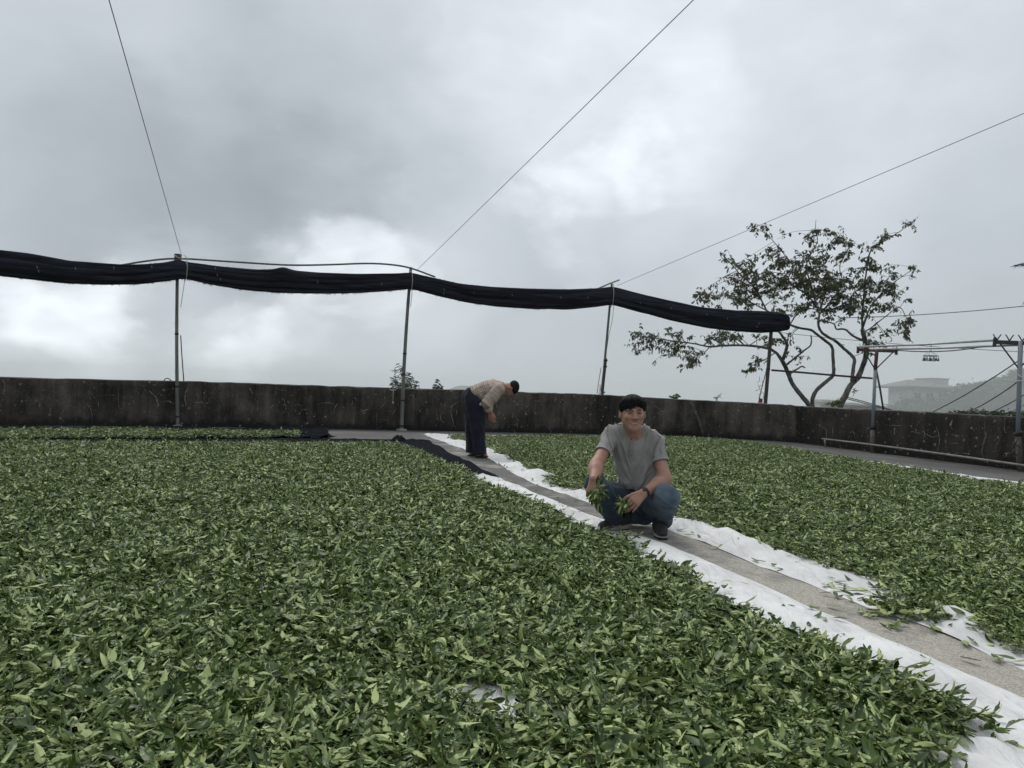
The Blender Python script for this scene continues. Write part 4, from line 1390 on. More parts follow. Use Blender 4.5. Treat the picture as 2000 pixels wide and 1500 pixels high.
# ------------------------------------------------------------------ laundry rack of pipe at the right
M_GALV = mat("galvanised_pipe", (0.38, 0.39, 0.40), 0.42, 0.5, 0.2, 14, 0, 40, 0.35)
M_BLUE = mat("grey_blue_paint", (0.155, 0.20, 0.245), 0.55, 0.4, 0, 6, 0.2, 60, 0, (0.20, 0.215, 0.22), (3, 3, 1))
M_RUST = mat("rusty_steel", (0.115, 0.055, 0.038), 0.8, 0.25, 0, 14, 0.4, 80, 0, (0.07, 0.042, 0.034))
M_STEELD = mat("dark_steel", (0.035, 0.033, 0.033), 0.6, 0.4, 0.3, 20)
M_SLEEVE = mat("stained_sleeve", (0.115, 0.098, 0.078), 0.85, 0.2, 0.35, 9, 0.4, 60)
QA = gp(1702, 884); QA.y -= 0.05
YA = QA.y
QB = gp(1984, 919); QB.y -= 0.12
YB = QB.y
rk = empty("drying_rack", QA)
tag(rk, "laundry rack of blue grey pipe posts carrying two long rails beside the right wall", "drying rack")
a0, a1, a2, a3 = QA, at(1704.5, 836, YA), at(1709.5, 722, YA), at(1713, 681, YA)
o = MB().tube([a1.lerp(a0, 0.08), a2, ], 0.034, 12).build("post", M_BLUE, rk)
o = MB().tube([a2 + (a3 - a2) * -0.02, a3], 0.035, 12).build("post_top", M_RUST, rk); o["label"] = "rusty red top of the farther post"
MB().tube([a0, a1], [0.052, 0.047], 14).build("sleeve", M_SLEEVE, rk)
band(a1, a1 - a0, 0.050, rk, 0.03)
b0, b1, b3 = QB, at(1987.5, 848, YB), at(1993.5, 666, YB)
MB().tube([b1.lerp(b0, 0.1), b1.lerp(b3, 0.5), b3], 0.035, 12).build("post", M_BLUE, rk)
MB().tube([b0, b1], [0.054, 0.047], 14).build("sleeve", M_SLEEVE, rk)
band(b1, b1 - b0, 0.050, rk, 0.03)
# crossbars at right angles to the rails
def crossbar(l, r_, m, hooks):
    d = (r_ - l)
    x = d.normalized()
    rot = Matrix((x, Vector((0, 0, 1)).cross(x).normalized(), x.cross(Vector((0, 0, 1)).cross(x).normalized()))).transposed()
    o = MB().box((l + r_) / 2, (d.length / 2, 0.025, 0.032), rot).build("crossbar", m, rk, False)
    for p, s in ((l, -1), (r_, 1)):
        MB().box(p, (0.022, 0.03, 0.075), rot).build("end_plate", M_STEELD, o, False)
    hk = MB()
    for t in hooks:
        p = l.lerp(r_, t) + Vector((0, 0, 0.03))
        for s in (-1, 1):
            hk.tube([p, p + x * 0.055 * s + Vector((0, 0, 0.10))], 0.010, 6)
    hk.build("rail_fork", M_GALV if m is M_RUST else M_STEELD, o)


ca_l, ca_r = at(1676, 683, YA + 0.25), at(1751, 686, YA - 0.2)
crossbar(ca_l, ca_r, M_RUST, (0.1, 0.72, 0.95))
cb_l, cb_r = at(1943, 668, YB + 0.25), at(2048, 672, YB - 0.25)
crossbar(cb_l, cb_r, M_STEELD, (0.04, 0.28, 0.52, 0.8))
for (l, r_) in ((ca_l.lerp(ca_r, 0.14), a2), (ca_r.lerp(ca_l, 0.06), a2), (cb_l.lerp(cb_r, 0.08), at(1989, 719, YB)), (cb_r.lerp(cb_l, 0.06), at(1990, 719, YB))):
    MB().tube([l, r_], 0.013, 6).build("brace", M_STEELD, rk)
MB().tube([at(1711, 720, YA + 0.1), at(1719, 760, YA + 0.5), at(1727, 812, YA + 1.2)], 0.02, 8).build("stay", M_POLE, rk)
for (l, r_) in ((at(1674, 677.5, YA + 0.25), at(1946, 664.5, YB + 0.25)), (at(1700, 682.5, YA - 0.0), at(1995, 673.5, YB))):
    MB().tube([l, l.lerp(r_, 0.5) - Vector((0, 0, 0.015)), r_], 0.020, 10).build("rail", M_GALV, rk)

# chain sagging under the rail, and the peg hanger
e = empty("chain", at(1753, 685, 14)); tag(e, "thin chain sagging along the rail of the laundry rack", "chain")
ch = MB()
lk = spline([(1753, 684.5), (1790, 686.5), (1830, 686.5), (1870, 684), (1922, 677)], 18)
for i, (x, y) in enumerate(lk[:-1]):
    Yc = np.interp(x, [1700, 1995], [YA - 0.1, YB - 0.1])
    p, q = at(x, y, Yc), at(*lk[i + 1], Yc)
    ch.tube([p, p.lerp(q, 0.8)], 0.012 if i % 2 else 0.007, 5)
tag(ch.build("link", M_STEELD, e), kind="stuff")
YH = float(np.interp(1818, [1700, 1995], [YA, YB])) - 0.06
HC = at(1818, 695, YH)
hg = empty("peg_hanger", HC); tag(hg, "pale hanging clothes hanger with a ring of pegs on the rack rail", "hanger")
M_PLAST = mat("faded_plastic", (0.36, 0.40, 0.41), 0.5, 0.4, 0.1, 20)
M_PEG = mat("dark_peg", (0.10, 0.115, 0.12), 0.5, 0.4, 0.3, 30)
MB().tube([at(1818.5, 673, YH), at(1819, 680, YH), at(1818, 684, YH)], 0.006, 6).build("hook", M_STEELD, hg)
ring = [HC + Vector((0.135 * math.cos(t), 0.09 * math.sin(t), 0)) for t in np.linspace(0, 2 * math.pi, 25)]
fr = MB(); fr.tube(ring, 0.009, 6)
for t in (0, math.pi / 2, math.pi, 4.71):
    fr.tube([HC + Vector((0.135 * math.cos(t), 0.09 * math.sin(t), 0)), at(1818, 684, YH)], 0.004, 4)
    fr.tube([HC + Vector((0.135 * math.cos(t), 0.09 * math.sin(t), 0)), HC], 0.006, 4)
fr.build("frame", M_PLAST, hg)
for k in range(14):
    t = 2 * math.pi * k / 14 + 0.2
    rr = 1.0 if k % 3 else 0.45
    p = HC + Vector((0.135 * rr * math.cos(t), 0.09 * rr * math.sin(t), -0.008))
    mb = MB(); mb.tube([p, p - Vector((0, 0, 0.035))], 0.004, 5)
    mb.box(p - Vector((0.006, 0, 0.062)), (0.006, 0.008, 0.028), Matrix.Rotation(0.22, 3, "Y")); mb.box(p - Vector((-0.006, 0, 0.062)), (0.006, 0.008, 0.028), Matrix.Rotation(-0.22, 3, "Y"))
    mb.build("peg", M_PEG if k % 2 else M_PLAST, hg, False)

# low pipe along the wall
e = empty("low_pipe", gp(1800, 897)); tag(e, "low weathered pipe rail running along the foot of the right wall", "pipe")
LP = [(1606, 857, 16.35), (1702, 868.5, YA - 0.1), (1817, 883.5, 13.15), (1985, 907, YB - 0.12), (2120, 927, 10.4)]
M_LOWP = mat("weathered_conduit", (0.19, 0.18, 0.165), 0.7, 0.3, 0.25, 8)
MB().tube([at(*p) for p in spline(LP, 4)], 0.020, 8).build("pipe", M_LOWP, e)
for x, y, Y in ((1612, 858, 16.2),):
    g = at(x, y, Y); MB().tube([g, Vector((g.x, g.y, 0))], 0.02, 6).build("support", M_LOWP, e)
g = at(2100, 924, 10.55); MB().tube([g, Vector((g.x, g.y, 0))], 0.02, 6).build("support", M_LOWP, e)
tw = MB(); r4 = random.Random(12)
for k in range(10):
    t = r4.uniform(0, 6.28); z = r4.uniform(-12, 40)
    tw.tube([at(1986 + r4.uniform(-9, 2), 852 + z, YB - 0.09), at(1984 + r4.uniform(-6, 8), 858 + z, YB - 0.11), at(1982 + r4.uniform(-14, 8), 866 + z, YB - 0.08)], 0.008, 4)
tw.build("tied_cord", M_ROPE_D, rk)

# cables beyond the wall
def cable(pts, r_, lab, m=None):
    e = empty("cable", at(*pts[0])); tag(e, lab, "cable", "cables beyond the right wall")
    P = [at(*p) for p in pts]
    Q = []
    for k in range(13):
        t = k / 12
        p = P[0].lerp(P[-1], t); p = p - Vector((0, 0, 0.25 * (pts[-1][2] / 25) * 4 * t * (1 - t) * 0.5))
        Q.append(p)
    MB().tube(Q, r_, 5).build("strand", m or M_WIRE, e)


cable([(1640, 621, 30), (1860, 603, 28), (2120, 584, 26)], 0.016, "dark cable crossing the grey sky behind the tree's right side")
cable([(1480, 644, 34), (1800, 667, 30), (2060, 690, 26)], 0.012, "faint thin cable passing behind the tree above the rack rails")
for i, (a_, b_, lab) in enumerate([((1805, 812, 21), (1990, 704, 15.5), "longest sloping stay cable, uppermost beside the right post"), ((1872, 812, 21), (1990, 744, 15.5), "second sloping stay cable down to the wall plants"),
                                   ((1918, 812, 21), (2040, 744, 15.5), "third sloping stay cable near the right post"), ((1950, 812, 21), (2040, 765, 15.5), "fourth faint sloping stay cable right of the third"), ((1968, 812, 20), (2060, 770, 15), "lowest sloping stay cable at the right picture edge")]):
    cable([a_, b_], 0.013 if i < 3 else 0.008, lab, M_STEELD)
e = empty("white_rope", at(1985, 738, YB)); tag(e, "white rope tied round the right post of the rack", "rope")
MB().tube([at(1960, 741, YB - 0.05), at(1975, 744, YB - 0.07), at(1992, 744, YB - 0.06), at(2030, 746, YB)], 0.008, 5).build("strand", M_WHITE, e)
MB().tube([at(1988, 731, YB - 0.06), at(1996, 737, YB - 0.06), at(2015, 742, YB)], 0.008, 5).build("strand", M_WHITE, e)

# ------------------------------------------------------------------ buildings in the fog
M_PLASTER = mat("pale_plaster", (0.42, 0.42, 0.40), 0.9, 0.2, 0.15, 0.8)
M_ROOF = mat("dull_roof", (0.16, 0.15, 0.145), 0.8, 0.2, 0.2, 1.5)
M_GLASS = mat("dark_pane", (0.03, 0.035, 0.04), 0.15, 0.5)
M_FRAMEW = mat("window_frame", (0.5, 0.5, 0.5), 0.6, 0.3)


def wbox(e, name, lo, hi, m, smooth=False, par=None):
    c = Vector([(a + b) / 2 for a, b in zip(lo, hi)]); h = [abs(b - a) / 2 for a, b in zip(lo, hi)]
    return MB().box(c, h).build(name, m, par or e, smooth)


def hip_roof(e, x0, x1, y0, y1, z, h, over, m, rid=0.3):
    x0 -= over; x1 += over; y0 -= over; y1 += over
    cx, hw = (x0 + x1) / 2, (x1 - x0) * rid / 2
    cy = (y0 + y1) / 2
    v = [(x0, y0, z), (x1, y0, z), (x1, y1, z), (x0, y1, z), (x0, y0, z + 0.35), (x1, y0, z + 0.35), (x1, y1, z + 0.35), (x0, y1, z + 0.35), (cx - hw, cy, z + h), (cx + hw, cy, z + h)]
    f = [[3, 2, 1, 0], [0, 1, 5, 4], [1, 2, 6, 5], [2, 3, 7, 6], [3, 0, 4, 7], [4, 5, 9, 8], [5, 6, 9], [6, 7, 8, 9], [7, 4, 8]]
    return put("roof", v, f, m, e, None, False)


def window(e, x, y, z, w, h, par=None):
    f = wbox(e, "window", (x - w / 2, y - 0.12, z), (x + w / 2, y + 0.05, z + h), M_FRAMEW)
    for s in (-1, 1):
        wbox(e, "pane", (x + s * w * 0.25 - w * 0.2, y - 0.15, z + 0.12), (x + s * w * 0.25 + w * 0.2, y - 0.125, z + h - 0.12), M_GLASS, par=f)


def big_house():
    Y = 152.0
    l = at(1772, 800, Y); r_ = at(1852, 800, Y); eave = at(1772, 757, Y).z; top = at(1800, 741, Y).z
    e = empty("hillside_house", (l.x, Y, l.z)); tag(e, "fog veiled two storey house with wide eaves on the wooded slope", "house")
    zb = l.z - 6
    w = wbox(e, "wall", (l.x + 0.6, Y, zb), (r_.x, Y + 9, eave), M_PLASTER)
    wbox(e, "floor_slab", (l.x - 0.6, Y - 1.3, eave - 3.9), (r_.x, Y + 9.2, eave - 3.6), M_PLASTER)
    hip_roof(e, l.x, r_.x, Y, Y + 9, eave, top - eave, 1.6, M_ROOF, 0.35)
    tx0, tx1 = at(1832, 740, Y).x, at(1864, 740, Y).x
    wbox(e, "roof_tower", (tx0, Y + 2, eave - 2), (tx1, Y + 8.5, at(1850, 740, Y).z), M_PLASTER)
    wbox(e, "roof_tower", (tx0 - 0.2, Y + 1.8, at(1850, 740, Y).z + 0.003), (tx1 + 0.2, Y + 8.7, at(1850, 738.5, Y).z), M_ROOF)
    for k in range(3):
        window(e, l.x + 2.0 + k * 2.6, Y, eave - 2.9, 1.5, 2.0)
    for k in range(3):
        window(e, l.x + 2.0 + k * 2.6, Y, eave - 6.6, 1.5, 1.8)
    rl = MB()
    for k in range(16):
        x = l.x - 0.5 + k * (r_.x - l.x) / 15; rl.box((x, Y - 1.2, eave - 3.1), (0.05, 0.05, 0.5))
    rl.box(((l.x + r_.x) / 2, Y - 1.2, eave - 2.58), ((r_.x - l.x) / 2, 0.06, 0.05))
    rl.build("railing", M_FRAMEW, e, False)


def low_house():
    Y = 84.0
    a, b = at(1665, 808, Y), at(1716, 808, Y)
    e = empty("low_house", (a.x, Y, a.z)); tag(e, "low gabled shed roof just showing over the wall right of the tree", "shed")
    ez, tz = at(1664, 797, Y).z, at(1690, 787, Y).z
    wbox(e, "wall", (a.x, Y, a.z - 4), (b.x, Y + 7, ez), M_PLASTER)
    hip_roof(e, a.x, b.x, Y, Y + 7, ez, tz - ez, 0.5, M_ROOF, 0.1)
    Y = 92.0
    a, b = at(1606, 808, Y), at(1627, 808, Y)
    e = empty("white_block", (a.x, Y, a.z)); tag(e, "small white rooftop block between the tree's trunks beyond the wall", "building")
    t = at(1606, 782, Y).z
    wbox(e, "wall", (a.x, Y, a.z - 4), (b.x, Y + 3, t), M_PLASTER)
    wbox(e, "cornice", (a.x - 0.12, Y - 0.12, t - 0.2), (b.x + 0.12, Y + 3.1, t + 0.12), M_FRAMEW)
    f = wbox(e, "window", ((a.x + b.x) / 2 - 0.3, Y - 0.05, t - 0.85), ((a.x + b.x) / 2 + 0.35, Y + 0.05, t - 0.45), M_FRAMEW)
    wbox(e, "pane", ((a.x + b.x) / 2 - 0.26, Y - 0.08, t - 0.81), ((a.x + b.x) / 2 + 0.31, Y - 0.055, t - 0.49), M_GLASS, par=f)
    for s in (0, 1):
        e2 = empty("power_line", at(1660, 778, 70)); tag(e2, ("upper" if s == 0 else "lower") + " of two faint lines sloping down over the shed roof", "cable", "pair of lines over the shed")
        MB().tube([at(1655, 776 + s * 3, 70), at(1690, 785 + s * 3, 70), at(1726, 796 + s * 2, 70), at(1760, 806, 70)], 0.05, 5).build("strand", M_STEELD, e2)


big_house()
low_house()
# ================================================================== THE TREE BEHIND THE WALL
M_BARK = mat("lichened_bark", (0.155, 0.15, 0.138), 0.9, 0.2, 0, 9, 0.9, 26, 0, (0.032, 0.029, 0.026), (1, 1, 0.7), 8, (0.36, 0.60))
M_TWIG = mat("twig", (0.075, 0.068, 0.06), 0.9, 0.2, 0.3, 12)


def foliage_mat(name, lo, hi, warm):
    m, nt, b = new_mat(name)
    N, L = nt.nodes.new, nt.links.new
    ge = N("ShaderNodeNewGeometry")
    r = N("ShaderNodeValToRGB")
    e = r.color_ramp.elements
    e[0].position, e[0].color = 0, (*lo, 1); e[1].position, e[1].color = 0.8, (*hi, 1)
    x = e.new(1.0); x.color = (*warm, 1)
    L(ge.outputs["Random Per Island"], r.inputs[0]); L(r.outputs[0], b.inputs["Base Color"])
    b.inputs["Roughness"].default_value = 0.5
    b.inputs["Specular IOR Level"].default_value = 0.35
    tr = N("ShaderNodeBsdfTranslucent"); mx = N("ShaderNodeMixShader"); mx.inputs[0].default_value = 0.25
    L(r.outputs[0], tr.inputs[0]); L(b.outputs[0], mx.inputs[1]); L(tr.outputs[0], mx.inputs[2])
    L(mx.outputs[0], nt.nodes["Material Output"].inputs[0])
    return m


M_FOL = foliage_mat("tree_foliage", (0.036, 0.050, 0.018), (0.095, 0.112, 0.042), (0.15, 0.145, 0.055))
YT = 21.0


def hang_leaf(mb, r, p, L_, w, droop=0.8, mi=0):
    "a folded hanging leaf of four triangles"
    a = r.uniform(0, 6.283)
    d = Vector((math.cos(a) * (1 - droop * 0.7), math.sin(a) * (1 - droop * 0.7), -droop + r.uniform(-0.3, 0.35))).normalized()
    s = d.cross(Vector((r.uniform(-1, 1), r.uniform(-1, 1), r.uniform(-0.3, 0.3)))).normalized()
    nrm = d.cross(s)
    tip = p + d * L_
    m1 = p + d * L_ * 0.45 + nrm * L_ * 0.10
    n = len(mb.v)
    mb.v.extend([tuple(p), tuple(m1 + s * w * 0.5 + nrm * w * 0.18), tuple(tip), tuple(m1 - s * w * 0.5 + nrm * w * 0.18), tuple(m1)])
    mb.f.extend([[n, n + 4, n + 1], [n + 4, n + 2, n + 1], [n, n + 3, n + 4], [n + 4, n + 3, n + 2]])
    mb.m.extend([mi] * 4)


def px_limb(pts, Y0, r0, r1, seed, wob=0.35, per=5):
    "a limb through picture positions, wandering in depth; returns points and radii"
    r = random.Random(seed)
    sp = spline(pts, per)
    n = len(sp)
    ph, am = r.uniform(0, 6.28), r.uniform(0.5, 1) * wob
    P, rad = [], []
    dirn = r.choice((-1, 1))
    for i, q in enumerate(sp):
        t = i / (n - 1)
        Y = (q[2] if len(q) > 2 else Y0) + dirn * am * (t ** 1.3) * 2.0 + 0.12 * math.sin(ph + t * 7)
        p = at(q[0], q[1], Y)
        P.append(p + Vector((r.uniform(-1, 1), r.uniform(-1, 1), r.uniform(-1, 1))) * 0.006)
        rad.append((r0 + (r1 - r0) * t ** 0.8) * r.uniform(0.92, 1.10))
    return P, rad


def build_tree():
    base = at(1600, 830, YT)
    e = empty("fruit_tree", base)
    tag(e, "open crowned lichen grey tree with several curving trunks behind the right wall", "tree")
    px = 1.0 / (FPX / YT)          # one picture pixel at the tree, in metres
    limbs = []
    spec = [   # name, points, r0, r1 in pixels of the picture
        ("trunk", [(1600, 850), (1583, 797), (1563, 770), (1549, 752), (1541, 733), (1534, 716), (1527, 704)], 6.3, 4.6),
        ("trunk", [(1602, 850), (1587, 792), (1591, 768), (1601, 756), (1615, 744), (1627, 733), (1628, 716), (1627, 699), (1625, 678), (1614, 667), (1598, 655), (1584, 645), (1560, 640), (1541, 634)], 5.6, 2.6),
        ("trunk", [(1640, 850), (1641, 797), (1652, 771), (1662, 752), (1676, 737), (1686, 712), (1692, 692), (1689, 664), (1684, 643)], 7.6, 5.2),
        ("branch", [(1527, 704), (1515, 688), (1497, 680), (1463, 675), (1417, 675), (1386, 677), (1355, 671), (1324, 667), (1293, 663), (1256, 657)], 4.2, 0.9),
        ("branch", [(1527, 706), (1533, 692), (1537, 671), (1530, 659), (1522, 648), (1505, 622), (1490, 592), (1475, 562), (1450, 540), (1425, 512), (1412, 497)], 4.6, 0.7),
        ("branch", [(1534, 714), (1549, 702), (1570, 685), (1584, 673), (1584, 655)], 2.8, 1.4),
        ("branch", [(1664, 745), (1667, 716), (1668, 700), (1653, 685), (1632, 666), (1612, 655), (1601, 643), (1598, 629), (1600, 612), (1592, 592)], 4.6, 2.2),
        ("branch", [(1689, 664), (1678, 662), (1664, 655), (1650, 643), (1634, 643), (1629, 633), (1615, 628)], 3.4, 1.5),
        ("branch", [(1684, 645), (1692, 620), (1700, 600), (1720, 575), (1742, 555), (1765, 538), (1786, 524)], 2.6, 0.6),
        ("branch", [(1684, 645), (1684, 612), (1688, 570), (1692, 530), (1700, 490), (1720, 475), (1742, 462), (1765, 447), (1787, 431)], 3.0, 0.5),
        ("branch", [(1684, 650), (1702, 640), (1730, 618), (1757, 600), (1772, 622), (1788, 626)], 1.8, 0.5),
        ("branch", [(1592, 594), (1575, 575), (1553, 560), (1540, 545), (1548, 520), (1530, 495), (1511, 472), (1490, 452), (1470, 444)], 2.2, 0.5),
        ("branch", [(1594, 598), (1585, 560), (1575, 520), (1590, 485), (1597, 470), (1593, 445), (1594, 429)], 2.4, 0.5),
        ("branch", [(1598, 612), (1612, 575), (1618, 540), (1608, 510), (1622, 480), (1643, 455)], 2.2, 0.5),
        ("branch", [(1600, 615), (1625, 585), (1645, 555), (1640, 520), (1655, 490), (1672, 472)], 2.0, 0.5),
        ("branch", [(1541, 634), (1525, 620), (1500, 608), (1470, 592), (1440, 580), (1410, 576), (1368, 580)], 2.4, 0.6),
        ("branch", [(1541, 636), (1560, 610), (1582, 603), (1600, 607)], 1.8, 1.0),
        ("branch", [(1515, 688), (1498, 700), (1480, 708), (1465, 718), (1456, 738)], 1.5, 0.5),
        ("branch", [(1386, 677), (1375, 690), (1360, 700), (1336, 715)], 1.5, 0.5),
        ("branch", [(1540, 733), (1552, 724), (1566, 716), (1572, 718)], 2.6, 1.6),
        ("branch", [(1600, 612), (1640, 598), (1662, 580), (1680, 560)], 1.6, 0.6),
    ]
    heads = []
    for k, (nm, pts, r0, r1) in enumerate(spec):
        P, rad = px_limb(pts, YT, r0 * px * 0.79, r1 * px * 0.82, 40 + k, 0.0 if nm == "trunk" else 0.45)
        MB().tube(P, rad, 9).build(nm, M_BARK, e)
        lim = [(p, q) for p, q in zip(P, rad)]
        start = 0 if nm != "trunk" else len(lim)
        heads += lim[len(lim) // 4:] if nm == "branch" else lim[-6:]
    # foliage masses as they stand in the picture: x, y, half width, half height
    blobs = [(1250, 657, 26, 17), (1290, 677, 36, 22), (1335, 692, 28, 18), (1378, 652, 30, 14), (1405, 655, 38, 11), (1445, 650, 30, 9), (1470, 716, 18, 24), (1355, 700, 20, 12), (1310, 650, 22, 12), (1240, 690, 14, 8), (1335, 715, 8, 12),
             (1375, 582, 28, 20), (1365, 566, 12, 10), (1420, 582, 36, 20), (1470, 585, 42, 20), (1442, 535, 22, 22), (1420, 500, 12, 13), (1455, 515, 16, 14), (1490, 555, 42, 26), (1502, 515, 32, 18), (1440, 560, 25, 16), (1480, 530, 24, 16),
             (1545, 505, 22, 18), (1521, 478, 9, 18), (1500, 455, 8, 13), (1475, 446, 6, 5), (1530, 520, 24, 20), (1520, 560, 25, 25), (1556, 590, 30, 18),
             (1577, 478, 14, 24), (1594, 441, 5, 13), (1562, 545, 46, 30), (1604, 560, 42, 30), (1627, 470, 26, 18), (1638, 457, 14, 8), (1662, 475, 20, 8), (1610, 500, 30, 13), (1640, 507, 14, 8), (1585, 510, 22, 14),
             (1625, 557, 32, 30), (1690, 540, 30, 28), (1660, 537, 24, 22), (1700, 492, 26, 14), (1735, 467, 22, 9), (1770, 441, 18, 6), (1735, 520, 18, 12), (1782, 527, 9, 14), (1742, 560, 25, 20), (1760, 580, 16, 12), (1712, 580, 32, 26), (1680, 602, 32, 20), (1735, 600, 16, 14),
             (1756, 641, 18, 16), (1785, 627, 8, 8), (1762, 655, 10, 10), (1730, 652, 6, 7), (1720, 676, 5, 5), (1545, 602, 38, 15), (1600, 602, 32, 18), (1652, 592, 28, 20), (1562, 694, 12, 12), (1543, 668, 10, 10), (1694, 680, 8, 12), (1706, 565, 22, 22), (1668, 500, 20, 10),
             (1620, 625, 14, 8), (1655, 620, 14, 10), (1508, 655, 16, 10), (1500, 676, 10, 10), (1700, 650, 10, 6), (1640, 575, 40, 22), (1590, 530, 34, 22)]
    r = random.Random(8)
    tw, lf = MB(), MB()
    H = [(h[0], h[1]) for h in heads]
    for (bx, by, hw, hh) in blobs:
        nt_ = max(3, int(hw * hh / 46))
        for q in range(nt_):
            a, d = r.uniform(0, 6.283), math.sqrt(r.random())
            Yq = YT + r.gauss(0, 0.65) + 0.2
            tip = at(bx + hw * d * math.cos(a), by + hh * d * math.sin(a), Yq)
            # join to the nearest limb, weighting depth less
            best = min(H, key=lambda h: (h[0].x - tip.x) ** 2 + (h[0].z - tip.z) ** 2 * 1.3 + 0.25 * (h[0].y - tip.y) ** 2 + (0.4 if h[0].z > tip.z + 0.5 else 0))
            s = best[0]
            ln = (tip - s).length
            mid = s.lerp(tip, 0.55) + Vector((r.uniform(-1, 1), r.uniform(-1, 1), r.uniform(0.0, 1.0))) * 0.10 * ln
            P = [Vector(x) for x in spline([tuple(s), tuple(mid), tuple(tip)], 4)]
            r0 = min(best[1] * 0.6, 0.006 + 0.006 * ln)
            tw.tube(P, [r0 + (0.0035 - r0) * i / (len(P) - 1) for i in range(len(P))], 5, cap=False)
            twl = [(P[i].lerp(P[i + 1], 0.5)) for i in range(len(P) // 2, len(P) - 1)]
            spr = [(P, 0.5)]
            for _ in range(2):                       # finer side twigs
                o_ = r.choice(twl); d_ = Vector((r.gauss(0, 1), r.gauss(0, 1), r.gauss(0.1, 0.7))).normalized() * r.uniform(0.12, 0.34)
                q2 = [o_, o_ + d_ * 0.55 + Vector((0, 0, 0.02)), o_ + d_]
                tw.tube(q2, [0.0042, 0.0034, 0.002], 4, cap=False); spr.append((q2, 1.0))
            for (Q, part) in spr:
                for j in range(int(r.uniform(4, 7))):
                    t = 1 - part * r.random() * 0.9
                    f = t * (len(Q) - 1); i = min(int(f), len(Q) - 2)
                    p = Q[i].lerp(Q[i + 1], f - i) + Vector((r.gauss(0, 0.014), r.gauss(0, 0.014), r.gauss(0, 0.01)))
                    L_ = r.uniform(0.085, 0.150)
                    hang_leaf(lf, r, p, L_, L_ * r.uniform(0.34, 0.5), r.uniform(0.3, 1.0))
    # small stubs and lichen knobs on the limbs
    for (h, q) in r.sample(heads, 90):
        d = Vector((r.uniform(-1, 1), r.uniform(-1, 1), r.uniform(-0.6, 1))).normalized()
        tw.tube([h, h + d * (q + r.uniform(0.02, 0.12))], [q * 0.35, 0.004], 4, cap=False)
    tag(tw.build("twigs", M_TWIG, e), kind="stuff")
    tag(lf.build("crown", M_FOL, e), kind="stuff")
    print("tree leaves", len(lf.f) // 4)


build_tree()
e = empty("crosswise_pole", at(1600, 730, YT - 0.3)); tag(e, "rusty brown pole tied crosswise through the trunks of the tree", "pole")
MB().tube([at(1507, 723, YT - 0.25), at(1560, 727, YT - 0.22), at(1640, 734, YT - 0.2), at(1704, 739, YT - 0.25)], 0.029, 9).build("shaft", mat("rust_brown_pole", (0.085, 0.052, 0.04), 0.8, 0.3, 0, 7, 0.3, 50, 0, (0.04, 0.036, 0.034), (3, 1, 1)), e)
for (x, y) in ((1539, 726), (1672, 737), (1627, 732)):
    p = at(x, y, YT - 0.22); MB().tube([p + Vector((0.0, -0.05, 0.06)), p + Vector((0.01, -0.05, -0.06)), p + Vector((0.01, 0.1, -0.05)), p + Vector((0, 0.1, 0.05))], 0.008, 5).build("lashing", M_ROPE_D, e)

# ================================================================== SMALLER PLANTS
M_BUSH = foliage_mat("bush_foliage", (0.028, 0.045, 0.022), (0.07, 0.10, 0.05), (0.11, 0.13, 0.06))
M_BRIGHT = foliage_mat("weed_foliage", (0.05, 0.09, 0.02), (0.13, 0.19, 0.05), (0.2, 0.24, 0.06))
M_FAR = foliage_mat("hill_foliage", (0.022, 0.036, 0.015), (0.055, 0.078, 0.032), (0.08, 0.095, 0.045))
M_TRUNK = mat("dark_trunk", (0.06, 0.052, 0.042), 0.9, 0.2, 0.3, 6)


def plant(name, base, stems, lsize, lw, nleaf, m, label, cat, group=None, seed=1, droop=0.45, stem_r=0.006):
    r = random.Random(seed)
    e = empty(name, base); tag(e, label, cat, group)
    sm, lf = MB(), MB()
    for (tip, sway) in stems:
        mid = base.lerp(tip, 0.5) + Vector((r.uniform(-sway, sway), r.uniform(-sway, sway), 0.05))
        P = [Vector(x) for x in spline([tuple(base + Vector((r.uniform(-0.04, 0.04), r.uniform(-0.04, 0.04), 0))), tuple(mid), tuple(tip)], 6)]
        sm.tube(P, [stem_r * (1.3 - i / len(P)) for i in range(len(P))], 5, cap=False)
        ln = (tip - base).length
        for j in range(nleaf):
            t = 1 - 0.75 * r.random() ** 1.2
            f = t * (len(P) - 1); i = min(int(f), len(P) - 2)
            p = P[i].lerp(P[i + 1], f - i)
            if r.random() < 0.6:                 # on a side twig
                q = p + Vector((r.uniform(-1, 1), r.uniform(-1, 1), r.uniform(-0.15, 0.7))) * 0.16 * ln * (1.15 - t)
                sm.tube([p, q], 0.003, 4, cap=False); p = q
            hang_leaf(lf, r, p, lsize * r.uniform(0.6, 1.2), lw * r.uniform(0.7, 1.2), droop * r.uniform(0.2, 1.6))
    tag(sm.build("stems", M_TWIG, e), kind="stuff")
    tag(lf.build("foliage", m, e), kind="stuff")
    return e


